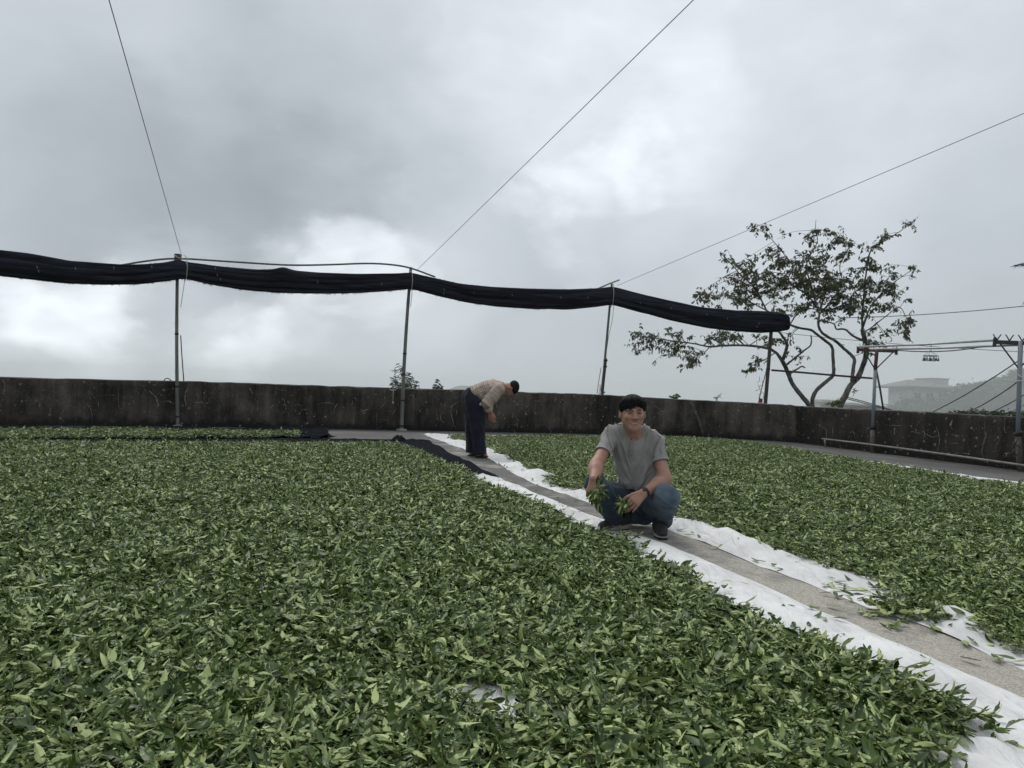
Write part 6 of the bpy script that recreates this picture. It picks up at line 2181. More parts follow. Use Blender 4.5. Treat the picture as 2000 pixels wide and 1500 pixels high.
# ------------------------------------------------------------------ the crouching man
def crouching_man():
    Y0 = 5.0
    def J(px, py, dy=0.0): return np.array(at(px, py, Y0 + dy))
    RX, FWv, UZ = np.array(RT), np.array(FW), np.array(UP)
    root = empty("person", gp(1243, 1046))
    tag(root, "crouching man in grey short sleeved shirt and blue jeans smiling with leaves in both hands", "person")

    # joints
    sl, sr = J(1195, 851, 0.11), J(1280, 866, 0.11)
    el, er = J(1165, 908, -0.10), J(1299, 936, -0.02)
    wl, wr = J(1160.5, 935, -0.27), J(1257, 963, -0.17)
    hl, hr = J(1224, 985, 0.30), J(1262, 988, 0.28)
    kl, kr = J(1163, 946, -0.08), J(1302, 972, -0.19)
    al, ar = J(1201, 1016, 0.13), J(1296.5, 1021, 0.08)
    H = Frame(J(1236, 806, -0.03), RX * 1.0, FWv, UZ)
    lo = np.array([at(1125, 900, 4.5).x, 4.42, 0.15]); hi = np.array([at(1345, 900, 5.3).x, 5.45, 1.03])

    # ---- skin: head, neck, trunk, arms, hands in one surface
    f = Field(lo, hi, 0.0038)
    head(f, H, 1.035)
    f.cap(H(0, 0.024, -0.075), J(1238, 852, 0.085), 0.052, 0.062, 0.03)
    f.cap(J(1238, 874, 0.15), J(1243, 930, 0.20), 0.08, 0.085, 0.03, axis=RX, fac=1.3)
    f.cap(J(1216, 856, 0.115), J(1260, 860, 0.115), 0.045, 0.045, 0.03)
    for (s_, e_, w_, c_) in ((sl, el, wl, J(1216, 858, 0.115)), (sr, er, wr, J(1262, 862, 0.115))):
        f.cap(c_, s_, 0.045, 0.048, 0.03)
        f.cap(s_, e_, 0.046, 0.044, 0.03)
        m_ = e_ * 0.66 + w_ * 0.34 + np.array([0, 0, -0.002])
        f.chain([e_, m_, w_], [0.044, 0.047, 0.0285], 0.03)
    # his right hand (left in the picture) hangs and pinches stalks; his left hand reaches in with the thumb on top
    hand(f, wl, (-0.16, -0.22, -1.0), (0.95, -0.35, -0.1), (0.25, 0.9, 0.0), 0.98, (0.55, 0.75, 0.6), (0.75, 0.45, 0.35), 0.10)
    hand(f, wr, (-0.70, -0.22, -0.68), (-0.60, 0.25, 0.72), (0.1, 0.9, -0.3), 0.98, (0.30, 0.50, 0.42), (0.85, 0.52, 0.10), 0.09)
    V, F = f.mesh(1)
    body = put("body", V, F, M_SKIN, root)
    Q = (V - H.o) @ H.M.T
    lip = np.zeros(len(V))
    zc = -0.0715 + 10.0 * Q[:, 0] ** 2
    lip = np.clip(1.3 - np.abs(Q[:, 2] - zc) / 0.0125, 0, 1) * (np.abs(Q[:, 0]) < 0.033) * (Q[:, 1] < -0.06)
    set_attr(body, "lip", lip * 0.45)
    skin = f

    K = 1.035
    HK = Frame(H.o, H.x * K, H.y * K, H.z * K)
    # ---- face details
    for sx in (-1, 1):
        e = ellipsoid("eye", HK, (sx * 0.031, -0.0735, -0.0005), (0.0120, 0.009, 0.0042), M_EYE, root, 7)
        ellipsoid("iris", HK, (sx * 0.031, -0.0795, -0.0005), (0.0076, 0.0042, 0.0040), M_IRIS, e, 6)
        ftube("upper_lid", HK, [(sx * 0.0165, -0.082, -0.0015), (sx * 0.023, -0.0862, 0.0030), (sx * 0.032, -0.0862, 0.0042), (sx * 0.041, -0.0815, 0.0018), (sx * 0.046, -0.0765, -0.002)], [0.0012, 0.0019, 0.0021, 0.0018, 0.001], M_IRIS, root, 6)
        ftube("eyebrow", HK, [(sx * 0.012, -0.0885, 0.0195), (sx * 0.022, -0.088, 0.0235), (sx * 0.034, -0.083, 0.0245), (sx * 0.047, -0.073, 0.019)], [0.0018, 0.0032, 0.0030, 0.0012], M_HAIR, root, 6)
    ftube("mouth_inside", HK, [(-0.028, -0.070, -0.0605), (-0.014, -0.0785, -0.0685), (0, -0.0815, -0.0715), (0.014, -0.0785, -0.0685), (0.028, -0.070, -0.0605)], [0.002, 0.006, 0.0075, 0.006, 0.002], M_MOUTH, root)
    ftube("teeth", HK, [(-0.024, -0.0765, -0.0625), (-0.012, -0.0840, -0.0665), (0, -0.0872, -0.0682), (0.012, -0.0840, -0.0665), (0.024, -0.0765, -0.0625)], [0.0014, 0.0038, 0.0044, 0.0038, 0.0014], M_TEETH, root)

    # ---- hair: a cap cut along the hairline, fringe swept to his right
    g = Field(H.o - 0.17, H.o + 0.17, 0.0032)
    g.ell(HK(0, 0.036, 0.036), np.array((0.0865, 0.099, 0.086)) * K, H.M, 0.0)
    g.ell(HK(-0.008, -0.026, 0.076), np.array((0.074, 0.053, 0.038)) * K, H.M, 0.03)
    for sx in (-1, 1):
        g.cap(HK(sx * 0.074, 0.002, 0.055), HK(sx * 0.0765, 0.010, 0.008), 0.018, 0.008, 0.012)
    # carve the face
    g.ell(HK(0.0, -0.105, -0.030), np.array((0.0685, 0.078, 0.070)) * K, H.M, 0.008, True)
    g.ell(HK(0.028, -0.100, 0.014), np.array((0.042, 0.052, 0.050)) * K, H.M, 0.010, True)
    g.halfspace_cut(HK(0, -0.02, -0.035), -H.z)
    sl_, P = g.sub(g.lo, g.lo + g.n * g.h)
    Qp = (P - H.o) @ H.M.T / K
    below = np.maximum(0.004 - Qp[..., 2] - 0.9 * np.clip(Qp[..., 1] - 0.02, 0, 0.05), np.abs(Qp[..., 0]) * 0 - 1)
    side = np.where(Qp[..., 1] < 0.035, below, -1.0)
    g.D[sl_] = np.maximum(g.D[sl_], side.astype(np.float32))
    V, F = g.mesh(1)
    Nn = normals(V, F)
    Q = (V - H.o) @ H.M.T / K
    az = np.arctan2(Q[:, 0], -Q[:, 1] + 0.03)
    st = vnoise(np.c_[az * 9 + Q[:, 2] * 18, Q[:, 2] * 10, Q[:, 1] * 6], 3) * 0.0045 + vnoise(np.c_[az * 26 + Q[:, 2] * 30, Q[:, 2] * 16, Q[:, 1] * 9], 4) * 0.0030
    V = V + Nn * st[:, None]
    hair = put("hair", V, F, M_HAIR, root)
    r = random.Random(5)
    lk = MB()
    for k in range(170):       # fringe locks
        x0 = r.uniform(-0.066, 0.060)
        zt = 0.076 + r.uniform(-0.012, 0.012)
        drop = 0.030 + 0.016 * r.random() - 0.040 * min(1, max(0, x0 + 0.008) / 0.04) + (0.016 * max(0, x0 - 0.045) / 0.015)
        sh = r.uniform(-0.020, -0.006)
        yb = lambda x, z: -0.060 * math.sqrt(max(0.05, 1 - (x / 0.085) ** 2)) - 0.015
        lk.tube([Vector(HK(x0 + 0.006, yb(x0, 0) + 0.020, zt + 0.012)), Vector(HK(x0, yb(x0, 0) - 0.003, zt - 0.012)), Vector(HK(x0 + sh, yb(x0 + sh, 0) - 0.0065, zt - drop)), Vector(HK(x0 + sh * 1.4, yb(x0 + sh, 0) - 0.006, zt - drop - 0.010))], [0.003, 0.0042, 0.0034, 0.0006], 5)
    lk.build("fringe", M_HAIR, hair)

    # ---- shirt
    f = Field(lo, hi + np.array([0, 0.1, 0]), 0.0042)
    cl, cr = sl * 0.40 + el * 0.60, sr * 0.48 + er * 0.52
    f.chain([sl, cl], [0.058, 0.0575], 0.045)
    f.chain([sr, cr], [0.058, 0.0600], 0.045)
    for (c_, e_, s_) in ((cl, el, sl), (cr, er, sr)):
        u = (e_ - s_) / np.linalg.norm(e_ - s_)
        f.halfspace_cut(c_ + u * 0.004, u, c_ - 0.085, c_ + 0.085)
        f.cap(c_ - u * 0.025, c_ + u * 0.05, 0.050, 0.052, 0.003, True)
    f.cap(J(1239, 872, 0.13), J(1243, 906, 0.17), 0.118, 0.118, 0.02, axis=RX, fac=1.34)
    f.cap(J(1243, 906, 0.17), J(1245, 936, 0.17), 0.115, 0.105, 0.04, axis=RX, fac=1.22)
    f.cap(sl + np.array([0.01, 0, -0.005]), sr + np.array([-0.01, 0, 0]), 0.062, 0.062, 0.05)
    f.cap(J(1214, 839, 0.075), J(1194, 848, 0.10), 0.050, 0.056, 0.04)
    f.cap(J(1258, 842, 0.075), J(1279, 860, 0.10), 0.048, 0.056, 0.04)
    whole = Field(f.lo, f.lo + f.h, f.h); whole.n = f.n; whole.D = f.D.copy()
    # V neck and room for the neck
    f.cap(J(1238, 808, 0.03), J(1238, 826, 0.06), 0.064, 0.056, 0.006, True)
    f.cap(J(1237, 832, -0.02), J(1233, 863, -0.035), 0.046, 0.006, 0.005, True)
    # hem
    f.halfspace_cut(J(1243, 957.5, 0.1), -UZ + FWv * 0.1)
    V, F = f.mesh(2)
    Nn = normals(V, F)
    # folds: hanging lines on the chest, cross folds at waist and sleeves
    qx, qz, qy = (V - J(1240, 880)) @ RX, (V - J(1240, 880)) @ UZ, V[:, 1]
    cuffd = np.minimum(np.abs((V - cl) @ ((el - sl) / np.linalg.norm(el - sl))) + 10 * (np.linalg.norm(V - cl, axis=1) > 0.09), np.abs((V - cr) @ ((er - sr) / np.linalg.norm(er - sr))) + 10 * (np.linalg.norm(V - cr, axis=1) > 0.09))
    fold = (0.5 - np.abs(vnoise(np.c_[qx * 24 - qz * 8 * np.sign(qx + 0.02) + 3, qz * 1.8, qy * 3], 25))) * 0.030 * np.clip(0.75 - qz * 1.2, 0.25, 1)
    fold += vnoise(np.c_[qx * 26 - qz * 7 * np.sign(qx + 0.02), qz * 3.0, qy * 5], 21) * 0.011 * np.clip(0.7 - qz * 1.2, 0.25, 1)
    fold += vnoise(np.c_[qx * 10, qz * 13 + qx * 9, qy * 9], 22) * 0.009
    fold += -np.abs(vnoise(np.c_[qx * 14 + 5, qz * 24 - np.abs(qx) * 30, qy * 12], 23)) * 0.018 * np.clip(-qz * 9 - 0.55, 0, 1)
    fold += -np.abs(vnoise(np.c_[qx * 22, qz * 9 + qx * 30, qy * 14], 24)) * 0.010 * (np.abs(qx) > 0.12) * np.clip(1 - np.abs(qz - 0.0) * 8, 0, 1)
    # the placket sinks in and the armholes are seamed
    V = V + Nn * (np.maximum(fold, -0.007) * np.clip(cuffd * 28, 0.06, 1))[:, None]
    shirt = put("shirt", V, F, M_SHIRT, root)
    F_SH = f

    def on(px, py, off=0.004, y0=4.6, y1=5.3, fld=None):
        p = (fld or F_SH).surf(px, py, y0, y1)
        return None if p is None else p + (CAM - p).normalized() * off

    def strip_on(name, pts, w_, m_, par, off=0.004, fld=None, n=4):
        P = [on(x, y, off, fld=fld) for x, y in spline(pts, n)]
        P = [p for p in P if p is not None]
        if len(P) > 2: return MB().tube(P, w_, 6).build(name, m_, par)
    col = MB()
    for pts in ([(1214.5, 826), (1218, 836), (1223, 846), (1228, 856), (1232, 864)], [(1259, 829), (1255, 838), (1248, 847), (1240, 856), (1233, 864)]):
        P = [q for q in (on(x, y, 0.001, fld=whole) for x, y in spline(pts, 4)) if q is not None]
        col.tube(P, 0.0075, 6)
    col.build("collar", M_SHIRT, shirt)
    strip_on("placket", [(1232.5, 864), (1232, 872), (1231.5, 882), (1231, 893), (1231, 899)], 0.0075, M_SHIRT, shirt, 0.0005)
    for y in (870, 880, 889):
        p = on(1232.0, y, 0.009)
        if p is not None: ellipsoid("button", Frame(p, RX, FWv, UZ), (0, 0, 0), (0.0055, 0.0025, 0.0055), M_BUTTON, shirt, 5)
    M_SEAM = mat("shirt_seam", (0.15, 0.15, 0.158), 0.9, 0.1)
    strip_on("seam", [(1186, 833), (1195, 830), (1205, 829), (1214, 829)], 0.0022, M_SEAM, shirt, 0.001)
    strip_on("seam", [(1291, 853), (1284, 850), (1276, 844), (1268, 839)], 0.0022, M_SEAM, shirt, 0.001)
    strip_on("seam", [(1187, 834), (1186, 848), (1190, 862), (1194, 876)], 0.0022, M_SEAM, shirt, 0.001)
    strip_on("seam", [(1291, 853), (1283, 866), (1277, 880), (1275, 896)], 0.0022, M_SEAM, shirt, 0.001)

    # ---- jeans
    lo2 = np.array([at(1118, 1000, 4.6).x, 4.55, 0.02]); hi2 = np.array([at(1350, 1000, 5.2).x, 5.62, 0.56])
    f = Field(lo2, hi2, 0.0045)
    f.cap(hl, hr, 0.135, 0.135, 0.05)
    f.cap(J(1243, 950, 0.24), J(1243, 985, 0.30), 0.12, 0.13, 0.05, axis=RX, fac=1.15)
    f.chain([hl, hl * 0.5 + kl * 0.5, kl], [0.100, 0.088, 0.072], 0.04)
    f.chain([hr, hr * 0.5 + kr * 0.5, kr], [0.100, 0.090, 0.076], 0.04)
    f.chain([kl, kl * 0.5 + al * 0.5, al], [0.070, 0.070, 0.058], 0.04)
    f.chain([kr, kr * 0.55 + ar * 0.45, ar], [0.076, 0.070, 0.056], 0.04)
    for (k_, a_) in ((kl, al), (kr, ar)):
        u = (a_ - k_) / np.linalg.norm(a_ - k_)
        c_ = a_ - u * 0.004
        f.halfspace_cut(c_, u, a_ - 0.12, a_ + 0.12)
        f.cap(c_ - u * 0.03, c_ + u * 0.05, 0.046, 0.048, 0.004, True)
    V, F = f.mesh(2)
    Nn = normals(V, F)
    bi, tl, an = bone_param(V, [(hl, kl, 0.09, 0), (kl, al, 0.065, 1.0), (hr, kr, 0.09, 2.0), (kr, ar, 0.065, 3.0), (hl, hr, 0.13, 4.0)])
    ring = vnoise(V * np.array([9.0, 8.0, 19.0]) + V[:, [2, 0, 1]] * 5, 41) * 0.010 + vnoise(V * np.array([24.0, 16.0, 38.0]), 42) * 0.0035
    # strong creases behind the knees and above the hems
    for k_ in (kl, kr):
        d = np.linalg.norm(V - (k_ + np.array([0, 0.06, -0.03])), axis=1)
        ring += -np.abs(vnoise(V * np.array([16.0, 12.0, 40.0]) + V[:, [2, 0, 0]] * 12, 43)) * 0.016 * np.exp(-(d / 0.085) ** 2)
    ring += (0.35 - np.abs(vnoise(V * np.array([7.0, 6.0, 15.0]) + V[:, [2, 2, 0]] * np.array([7.0, 3.0, 9.0]), 45))) * 0.020
    V = V + Nn * ring[:, None]
    jeans = put("jeans", V, F, M_JEAN, root)
    fade = np.zeros(len(V))
    for k_, s_, w_ in ((kl, 0.085, 0.45), (kr, 0.14, 0.95), (kr * 0.5 + ar * 0.5, 0.11, 0.6)):
        fade = np.maximum(fade, w_ * np.exp(-(np.linalg.norm(V - k_, axis=1) / s_) ** 2))
    fade = np.clip(fade * (1 + 0.5 * vnoise(V * 22, 44)) + 0.10 * np.clip(ring * 120, 0, 1), 0, 1)
    set_attr(jeans, "fade", fade)
    # back pocket edge / belt side, a dark scrap at his hip
    # ---- shoes
    def shoe(heel, toe, up_h, name_l):
        heel, toe = np.array(heel, float), np.array(toe, float)
        d = toe - heel; L_ = np.linalg.norm(d); d /= L_
        z = np.array([0, 0, 1.0]); s_ = np.cross(d, z)
        fr = Frame(heel, d, s_, z)
        k = L_ / 0.285
        S = Field(heel - 0.16 + d * 0.14 - np.array([0, 0, 0.02]), heel + 0.2 + d * 0.14, 0.0036) if False else Field(np.minimum(heel, toe) - 0.09, np.maximum(heel, toe) + np.array([0.09, 0.09, 0.17]), 0.0036)
        S.chain([fr(0.035, 0, 0.060), fr(0.10 * k, 0, 0.060), fr(0.17 * k, 0, 0.052), fr(0.235 * k, 0, 0.044)], [0.038, 0.041, 0.043, 0.032], 0.02)
        S.cap(fr(0.245 * k, 0.0, 0.036), fr(0.25 * k, 0.0, 0.036), 0.030, 0.028, 0.02)
        S.cap(fr(0.045, 0, 0.075), fr(0.055, 0, up_h), 0.040, 0.037, 0.02)
        S.cap(fr(0.012, 0, 0.085), fr(0.004, 0, up_h + 0.008), 0.020, 0.012, 0.02)
        S.cap(fr(0.058, 0, up_h - 0.02), fr(0.060, 0, up_h + 0.06), 0.032, 0.036, 0.003, True)
        S.halfspace_cut(fr(0, 0, 0.034), (0, 0, -1))
        V, F = S.mesh(1)
        o = put("shoe", V, F, M_SHOE, root)
        # midsole: flared wedge, higher at the heel
        B = Field(np.minimum(heel, toe) - 0.09, np.maximum(heel, toe) + np.array([0.09, 0.09, 0.12]), 0.0036)
        B.chain([fr(0.030, 0, 0.03), fr(0.10 * k, 0, 0.028), fr(0.17 * k, 0, 0.024), fr(0.242 * k, 0, 0.024)], [0.044, 0.043, 0.047, 0.038], 0.02)
        B.halfspace_cut(fr(0, 0, 0.013), (0, 0, -1))
        u = np.array(d * 0.09 + z); B.halfspace_cut(fr(0.0, 0, 0.050), u / np.linalg.norm(u))
        V, F = B.mesh(1); put("midsole", V, F, M_SOLE, o)
        O = Field(np.minimum(heel, toe) - 0.09, np.maximum(heel, toe) + np.array([0.09, 0.09, 0.10]), 0.0036)
        O.chain([fr(0.034, 0, 0.02), fr(0.10 * k, 0, 0.02), fr(0.17 * k, 0, 0.018), fr(0.245 * k, 0, 0.020)], [0.043, 0.042, 0.046, 0.037], 0.02)
        O.halfspace_cut(fr(0, 0, 0.0005), (0, 0, -1)); O.halfspace_cut(fr(0, 0, 0.014), (-0.03 * d + z))
        V, F = O.mesh(0); put("outsole", V, F, M_OUTS, o)
        lace = MB()
        for t in (0.115, 0.135, 0.155):
            lace.tube([Vector(fr(t * k, -0.026, 0.084 - (t - 0.115) * 0.45)), Vector(fr(t * k + 0.004, 0, 0.1035 - (t - 0.115) * 0.55)), Vector(fr(t * k, 0.026, 0.084 - (t - 0.115) * 0.45))], 0.003, 5)
        lace.build("lace", M_SOCK, o)
        return o, S, fr
    hA, tA = gp(1231, 1037, 0), gp(1163, 1038.5, 0)
    hA = Vector((hA.x, hA.y + 0.06, 0)); tA = Vector((tA.x + 0.012, tA.y - 0.03, 0))
    oA, SA, fA = shoe(hA, tA, 0.115, "a")
    tB = gp(1295, 1056.5, 0)
    oB, SB, fB = shoe(Vector((tB.x + 0.012, tB.y + 0.262, 0)), Vector((tB.x, tB.y - 0.005, 0)), 0.115, "b")
    for (sh, S, pts, ws) in ((oA, SA, [(1220, 1018), (1212, 1026), (1204, 1029), (1198, 1029), (1197.5, 1026)], [0.0012, 0.003, 0.0065, 0.006, 0.003]), (oB, SB, [(1307, 1036), (1306, 1041), (1302, 1045), (1299, 1046)], [0.0015, 0.005, 0.006, 0.003])):
        P = [S.surf(x, y, 4.5, 5.4) for x, y in pts]
        if all(p is not None for p in P):
            MB().tube([p + (CAM - p).normalized() * 0.001 for p in P], ws, 6).build("curved_mark", M_LOGO, sh)
    for (a_, fr, k_) in ((al, fA, kl), (ar, fB, kr)):
        MB().tube([Vector(fr(0.055, 0, 0.08)), Vector(a_ * 0.8 + np.array(fr(0.055, 0, 0.09)) * 0.2), Vector(a_ + (k_ - a_) * 0.12)], [0.033, 0.036, 0.040], 14).build("sock", M_SOCK, root)

    # ---- watch on his left wrist
    u = (wr - er) / np.linalg.norm(wr - er)
    c_ = wr - u * 0.012
    t1 = np.cross(u, UZ); t1 /= np.linalg.norm(t1); t2 = np.cross(u, t1)
    wv, wf = [], []
    n = 28
    for i in range(n):
        q = 2 * math.pi * i / n
        dr = t1 * math.cos(q) + t2 * math.sin(q)
        for (rr, uu) in ((0.0290, -0.011), (0.0325, -0.010), (0.0325, 0.010), (0.0290, 0.011)):
            wv.append(c_ + dr * rr * (1.08 if abs(math.sin(q)) > 0.5 else 1.0) + u * uu)
    for i in range(n):
        for j in range(4):
            wf.append([i * 4 + j, i * 4 + (j + 1) % 4, ((i + 1) % n) * 4 + (j + 1) % 4, ((i + 1) % n) * 4 + j])
    w_ = put("watch", wv, wf, M_WATCH, root)
    fc = c_ + (-t2 if t2 @ UZ < 0 else t2) * 0.030 * 0 + (CAM - Vector(c_)).normalized() * 0.022 + Vector(UZ) * 0.018
    ellipsoid("watch_case", Frame(fc, u, np.cross(u, UZ), UZ), (0, 0, 0), (0.017, 0.015, 0.009), M_WATCH, w_, 7)
    return wl, wr, skin


WRIST_L, WRIST_R, SKIN_F = crouching_man()


def bunch(label, core, spots, seed, base):
    "a bunch of plucked shoots: every leaf is a part"
    r = random.Random(seed)
    e = empty("leaf_bunch", base); tag(e, label, "leaf bunch", "tea leaves held in the man's hands")
    st = MB()
    for (tip, sc) in spots + [(t + Vector((r.gauss(0, 0.014), r.gauss(0, 0.02), r.gauss(0, 0.014))), c * r.uniform(0.75, 1.0)) for t, c in spots if r.random() < 0.6]:
        d = tip - core
        p0 = core + Vector((r.uniform(-1, 1), r.uniform(-1, 1), r.uniform(-1, 1))) * 0.012
        mid = core.lerp(tip, 0.55) + Vector((r.uniform(-1, 1), r.uniform(-1, 1), r.uniform(-1, 1))) * 0.012
        st.tube([p0, mid], [0.0016, 0.0012], 5, cap=False)
        o = bpy.data.objects.new("leaf", r.choice(LEAF_SHAPES)); COL.objects.link(o); o.parent = e
        x = (tip - mid).normalized()
        y = x.cross(Vector((r.uniform(-1, 1), r.uniform(-0.6, 0.6), r.uniform(-1, 1)))).normalized()
        z = x.cross(y)
        L_ = (tip - mid).length
        M = Matrix((x, y, z)).transposed().to_4x4()
        s = max(0.75, sc)
        M = Matrix.Translation(mid.lerp(tip, 0.5) - e.location) @ M @ Matrix.Diagonal((s, s, s, 1))
        o.matrix_local = M
    st.build("stalks", M_LSTEM, e)


rb = random.Random(66)
c1 = Vector(at(1161, 956, 4.68))
sp = []
for (x, y, dy) in [(1172, 936, -0.01), (1167, 930, 0.0), (1181, 950, -0.02), (1184, 958, -0.03), (1178, 944, 0.02), (1185, 968, 0.0), (1180, 978, -0.04), (1176, 990, -0.03), (1172, 985, -0.06), (1166, 984, -0.05), (1160, 980, -0.06), (1154, 976, -0.04), (1149, 972, -0.02), (1146, 965, 0.0), (1150, 978, 0.02), (1157, 985, 0.0), (1170, 972, -0.08), (1163, 970, -0.08), (1176, 962, -0.07), (1145, 955, -0.02),
                   (1183, 972, 0.03), (1169, 996, -0.01), (1175, 1003, 0.0), (1174, 966, 0.05), (1156, 968, -0.08), (1168, 960, -0.09), (1180, 962, 0.04), (1162, 990, 0.02), (1150, 966, -0.06), (1173, 980, 0.04)]:
    if x < 1161 and y < 972: dy += 0.10
    sp.append((at(x, y, 4.66 + dy), rb.uniform(0.9, 1.25)))
bunch("drooping bunch of tea shoots hanging from the man's hand at the left", c1, sp, 4, c1)
fl = at(1156, 989, 4.66)
c2 = Vector(at(1222, 984, 4.78))
sp = []
for (x, y, dy) in [(1211, 969, -0.02), (1206, 976, 0.0), (1203, 984, -0.01), (1205, 992, 0.0), (1210, 997, -0.03), (1216, 1002, -0.02), (1222, 1000, -0.04), (1228, 996, -0.05), (1215, 990, -0.07), (1221, 990, -0.08), (1212, 982, -0.07), (1220, 976, -0.06), (1228, 984, -0.06), (1208, 987, 0.03), (1217, 997, 0.03), (1212, 974, 0.03), (1224, 995, 0.02), (1230, 979, -0.05), (1207, 1000, 0.02), (1214, 979, -0.08)]:
    sp.append((at(x - 1, y, 4.77 + dy), rb.uniform(0.75, 1.0)))
bunch("small handful of tea leaves between the man's thumb and fingers at the right", c2, sp, 5, c2)


# ------------------------------------------------------------------ the bent over man
def plaid_mat():
    m, nt, b = new_mat("plaid_cotton")
    N, L = nt.nodes.new, nt.links.new
    def attr(n):
        a = N("ShaderNodeAttribute"); a.attribute_name = n; return a.outputs["Fac"]

    def stripes(src, period, w, off=0.0):
        a = N("ShaderNodeMath"); a.operation = "MULTIPLY_ADD"; L(src, a.inputs[0]); a.inputs[1].default_value = 1 / period; a.inputs[2].default_value = off
        f = N("ShaderNodeMath"); f.operation = "FRACT"; L(a.outputs[0], f.inputs[0])
        c = N("ShaderNodeMath"); c.operation = "LESS_THAN"; L(f.outputs[0], c.inputs[0]); c.inputs[1].default_value = w
        return c.outputs[0]
    u, v = attr("along"), attr("round")
    col = (0.46, 0.385, 0.32)
    cur = None
    for (src_, per, w, off, cc, fac) in ((u, 0.056, 0.30, 0.1, (0.30, 0.235, 0.20), 0.6), (v, 0.056, 0.30, 0.2, (0.30, 0.235, 0.20), 0.6), (u, 0.056, 0.13, 0.55, (0.105, 0.075, 0.072), 0.75), (v, 0.056, 0.12, 0.62, (0.105, 0.075, 0.072), 0.75)):
        s_ = stripes(src_, per, w, off)
        mu = N("ShaderNodeMath"); mu.operation = "MULTIPLY"; L(s_, mu.inputs[0]); mu.inputs[1].default_value = fac
        mx = N("ShaderNodeMix"); mx.data_type = "RGBA"; L(mu.outputs[0], mx.inputs[0]); mx.inputs[7].default_value = (*cc, 1)
        if cur is None: mx.inputs[6].default_value = (*col, 1)
        else: L(cur, mx.inputs[6])
        cur = mx.outputs[2]
    L(cur, b.inputs["Base Color"]); b.inputs["Roughness"].default_value = 0.9; b.inputs["Specular IOR Level"].default_value = 0.15
    return m


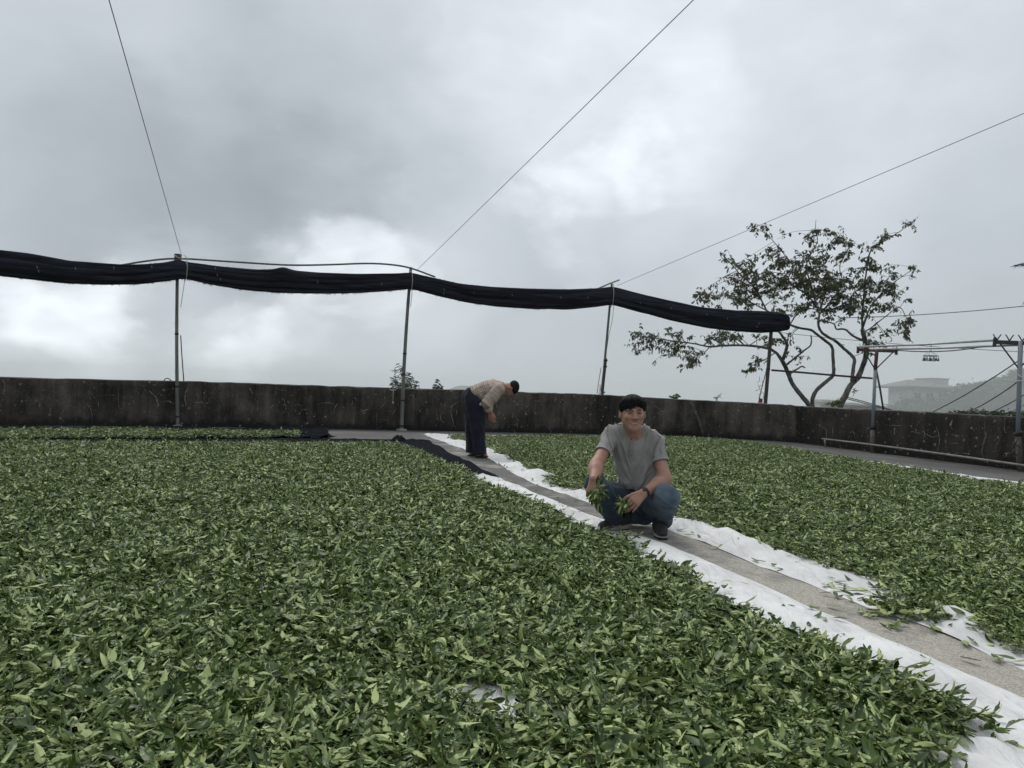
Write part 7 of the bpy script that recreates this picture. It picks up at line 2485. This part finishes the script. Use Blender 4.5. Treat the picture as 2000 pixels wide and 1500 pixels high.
def bent_man():
    Y0 = 10.35
    def J(px, py, dy=0.0): return np.array(at(px, py, Y0 + dy))
    RX, FWv, UZ = np.array(RT), np.array([0, 1.0, 0]), np.array(UP)
    root = empty("person", gp(936, 893)); tag(root, "older man in checked shirt and navy trousers bending far over the leaves", "person")
    h = 0.0058
    pel, wai, che, sho = J(923, 783), J(934, 769), J(955, 758.5), J(973, 758.5)
    sn, sf = J(976, 760, -0.165), J(974, 760, 0.165)
    en, ef = J(949, 790, -0.20), J(951, 791, 0.20)
    wn, wf_ = J(957.5, 802.5, -0.16), J(958, 803, 0.17)
    kn, kf = J(933.5, 836, -0.09), J(922, 836, 0.10)
    an_, af = J(937, 884, -0.09), J(921, 882, 0.10)
    hn, hf = J(926, 789, -0.085), J(922, 789, 0.085)
    # the face looks at the floor, the crown points right
    zc = np.array([0.985, 0, -0.10]); zc /= np.linalg.norm(zc)
    yb = np.array([-0.12, 0.0, 0.99]); yb = yb - zc * (yb @ zc); yb /= np.linalg.norm(yb)
    H = Frame(J(998.5, 760.5, -0.02), np.cross(yb, zc), yb, zc)
    lo = np.array([J(895, 800)[0], Y0 - 0.42, 0.45]); hi = np.array([J(1022, 800)[0], Y0 + 0.42, 1.22])
    f = Field(lo, hi, 0.0052)
    head(f, H, 0.98, False)
    f.cap(H(0, 0.03, -0.07), J(981, 756), 0.052, 0.055, 0.03)
    f.cap(sho, che, 0.085, 0.09, 0.04, axis=FWv, fac=1.4)
    f.cap(che, wai, 0.09, 0.09, 0.04, axis=FWv, fac=1.3)
    for (s_, e_, w_) in ((sn, en, wn), (sf, ef, wf_)):
        f.cap(sho, s_, 0.06, 0.05, 0.04); f.chain([s_, e_, w_], [0.048, 0.042, 0.028], 0.03)
    hand(f, wn, (0.12, 0.02, -1.0), (0.8, -0.55, 0.1), (0.3, 0.8, 0.0), 1.0, (0.35, 0.4, 0.3), (0.8, 0.4, 0.3), 0.2, 0.0098)
    hand(f, wf_, (0.12, -0.05, -1.0), (0.8, 0.55, 0.1), (0.3, -0.8, 0.0), 1.0, (0.35, 0.4, 0.3), (0.8, 0.4, 0.3), 0.2, 0.0098)
    V, F = f.mesh(1)
    put("body", V, F, M_SKIN2, root)
    for sx in (-1, 1):
        e = ellipsoid("eye", H, (sx * 0.030, -0.074, -0.0005), (0.0125, 0.009, 0.0055), M_IRIS, root, 6)
        ftube("eyebrow", H, [(sx * 0.012, -0.0875, 0.0195), (sx * 0.030, -0.084, 0.0235), (sx * 0.046, -0.072, 0.019)], [0.003, 0.004, 0.002], M_HAIR2, root, 6)
    # hair
    g = Field(H.o - 0.16, H.o + 0.16, 0.005)
    g.ell(H(0, 0.036, 0.034), (0.083, 0.100, 0.080), H.M, 0.0)
    g.ell(H(0.0, -0.108, -0.024), (0.080, 0.074, 0.078), H.M, 0.01, True)
    sl_, P = g.sub(g.lo, g.lo + g.n * g.h)
    Q = (P - H.o) @ H.M.T
    cut = np.where(Q[..., 1] < 0.03, 0.012 - Q[..., 2], -0.045 - Q[..., 2])
    g.D[sl_] = np.maximum(g.D[sl_], cut.astype(np.float32))
    V, F = g.mesh(1); Nn = normals(V, F)
    V = V + Nn * (vnoise(V * 60, 5) * 0.0015)[:, None]
    put("hair", V, F, M_HAIR2, root)
    # shirt, puffed by the way it hangs
    f = Field(lo, hi, 0.0056)
    f.cap(J(926, 768), J(942, 764), 0.118, 0.120, 0.05, axis=FWv, fac=1.25)
    f.cap(J(942, 764), J(958, 758.5), 0.124, 0.116, 0.05, axis=FWv, fac=1.4)
    f.cap(J(958, 758.5), J(974, 759), 0.116, 0.094, 0.05, axis=FWv, fac=1.5)
    f.cap(J(940, 776), J(945, 781), 0.085, 0.062, 0.05, axis=FWv, fac=1.7)
    f.cap(J(974, 757), J(984, 757), 0.075, 0.063, 0.03)
    cn, cf = wn * 0.86 + en * 0.14, wf_ * 0.86 + ef * 0.14
    for (s_, e_, c_, w_) in ((sn, en, cn, wn), (sf, ef, cf, wf_)):
        f.chain([s_, s_ * 0.5 + e_ * 0.5, e_], [0.080, 0.074, 0.070], 0.05)
        f.cap(e_, c_, 0.070, 0.050, 0.04)
        u = (w_ - e_) / np.linalg.norm(w_ - e_)
        f.halfspace_cut(c_ + u * 0.01, u, c_ - 0.075 + u * 0.05, c_ + 0.075 + u * 0.05)
        f.cap(c_ - u * 0.02, c_ + u * 0.06, 0.038, 0.042, 0.003, True)
    f.halfspace_cut(J(985.5, 757), zc * 1.0 + np.array([0, 0, 0.25]), J(985, 757) - 0.11, J(1000, 757) + 0.12)
    f.cap(J(982, 758), J(995, 758), 0.055, 0.06, 0.004, True)
    # tucked into the belt
    bd = np.array([-0.80, 0, -0.60])
    f.halfspace_cut(J(931, 776), bd, lo, np.array([J(951, 700)[0], hi[1], hi[2]]))
    V, F = f.mesh(1); Nn = normals(V, F)
    wr_ = vnoise(np.c_[V[:, 0] * 16 + V[:, 2] * 10, V[:, 1] * 5, V[:, 2] * 14 - V[:, 0] * 12], 71) * 0.014 + vnoise(V * np.array([30, 10, 22]), 72) * 0.006
    V0 = V.copy(); V = V + Nn * wr_[:, None]
    sh = put("shirt", V, F, plaid_mat(), root)
    bones = [(J(922, 772), J(958, 758), 0.12, 0), (J(958, 758), J(986, 757), 0.11, 0.28), (sn, en, 0.075, 2.0), (en, wn, 0.055, 2.33), (sf, ef, 0.075, 3.0), (ef, wf_, 0.055, 3.33)]
    bi, tl, an = bone_param(V0, bones)
    set_attr(sh, "along", tl + 3)
    ang = np.where(bi < 2, an * 0.135, an * 0.075)
    set_attr(sh, "round", ang + 3)
    col = MB(); col.tube([Vector(J(984.5, 757) + np.array([0.0, math.cos(q) * 0.062, math.sin(q) * 0.060])) for q in np.linspace(0, 2 * math.pi, 19)], 0.012, 6, cap=False)
    o = col.build("collar", M_COLLAR, sh)
    # trousers
    lo2 = np.array([J(893, 800)[0], Y0 - 0.32, 0.0]); hi2 = np.array([J(962, 800)[0], Y0 + 0.32, 1.06])
    f = Field(lo2, hi2, 0.0056)
    f.cap(pel, J(921, 777), 0.150, 0.142, 0.05, axis=FWv, fac=1.12)
    f.cap(J(926, 778), J(932, 778), 0.125, 0.115, 0.06, axis=FWv, fac=1.3)
    f.chain([hn, kn, an_], [0.125, 0.097, 0.084], 0.05)
    f.chain([hf, kf, af], [0.125, 0.093, 0.081], 0.05)
    bp_ = J(931, 776)
    f.halfspace_cut(bp_ + -bd * 0.012, -bd)
    for a_, k_ in ((an_, kn), (af, kf)):
        u = (a_ - k_) / np.linalg.norm(a_ - k_)
        f.halfspace_cut(a_ + u * 0.015, u, a_ - np.array([0.1, 0.1, 0.06]), a_ + np.array([0.1, 0.1, 0.2]))
        f.halfspace_cut(a_ + u * 0.015, u, a_ - np.array([0.11, 0.11, 0.2]), a_ + np.array([0.11, 0.11, 0.0]))
    V, F = f.mesh(2); Nn = normals(V, F)
    bi, tl, an = bone_param(V, [(hn, kn, 0.11, 0), (kn, an_, 0.09, 0.5), (hf, kf, 0.11, 2), (kf, af, 0.09, 2.5)])
    dv = vnoise(np.c_[np.cos(an) * 2.2, np.sin(an) * 2.2 + tl * 2.0, tl * 4.5 + bi], 81) * 0.012 + vnoise(np.c_[np.cos(an) * 3, np.sin(an) * 3 + tl * 9, tl * 11], 82) * 0.006
    V = V + Nn * dv[:, None]
    tr = put("trousers", V, F, M_NAVY, root)
    # belt
    c_ = bp_ + np.array([0.0, 0, 0]); t1 = np.array([0, 1.0, 0]); t2 = np.cross(bd / np.linalg.norm(bd), t1)
    # sandals and feet
    for (heel, toe) in (((929, 893.5), (957, 895)), ((914, 890.5), (938, 891.5))):
        a, b = gp(*heel), gp(*toe)
        near = heel[0] > 920
        if near: pass
        d = np.array(b - a); L_ = np.linalg.norm(d); d /= L_; s_ = np.cross(d, [0, 0, 1.0]); fr = Frame(np.array(a), d, s_, (0, 0, 1.0))
        S = Field(np.minimum(a, b) - 0.09, np.maximum(a, b) + np.array([0.09, 0.09, 0.13]), 0.005)
        S.chain([fr(0.03, 0, 0.02), fr(0.14, 0, 0.014), fr(L_ - 0.03, 0, 0.014)], [0.040, 0.044, 0.040], 0.02)
        S.halfspace_cut(fr(0, 0, 0.001), (0, 0, -1)); S.halfspace_cut(fr(0, 0, 0.022), (0, 0, 1))
        V, F = S.mesh(0); sa = put("sandal", V, F, M_OUTS, root)
        T = Field(np.minimum(a, b) - 0.09, np.maximum(a, b) + np.array([0.09, 0.09, 0.16]), 0.005)
        T.chain([fr(0.045, 0, 0.050), fr(0.13, 0, 0.052), fr(L_ - 0.075, 0, 0.040)], [0.032, 0.034, 0.028], 0.02)
        T.cap(fr(0.06, 0, 0.06), fr(0.06, 0, 0.125), 0.034, 0.034, 0.03)
        for i, off in enumerate((-0.030, -0.015, 0.0, 0.014, 0.028)):
            off2 = off if near else -off
            T.cap(fr(L_ - 0.085, off2 * 0.9, 0.036), fr(L_ - 0.028 - 0.008 * (4 - i), off2, 0.031), 0.013 if i == 4 else 0.010, 0.011 if i == 4 else 0.008, 0.006)
        T.halfspace_cut(fr(0, 0, 0.023), (0, 0, -1))
        V, F = T.mesh(1); put("foot", V, F, M_SKIN2, root)
        MB().tube([Vector(fr(L_ - 0.11, -0.046, 0.02)), Vector(fr(L_ - 0.105, -0.030, 0.062)), Vector(fr(L_ - 0.105, 0.0, 0.078)), Vector(fr(L_ - 0.105, 0.030, 0.062)), Vector(fr(L_ - 0.11, 0.046, 0.02))], 0.011, 7).build("strap", M_OUTS, sa)
    # a white scrap of cloth showing at the pocket
    ellipsoid("pocket_tissue", Frame(J(938.5, 789.5, -0.185), (1, 0, 0), (0, 1, 0), (0, 0, 1)), (0, 0, 0), (0.018, 0.012, 0.022), M_WHITE, root, 5)


M_COLLAR = mat("collar_cotton", (0.36, 0.30, 0.25), 0.9, 0.1, 0.2, 40)
bent_man()
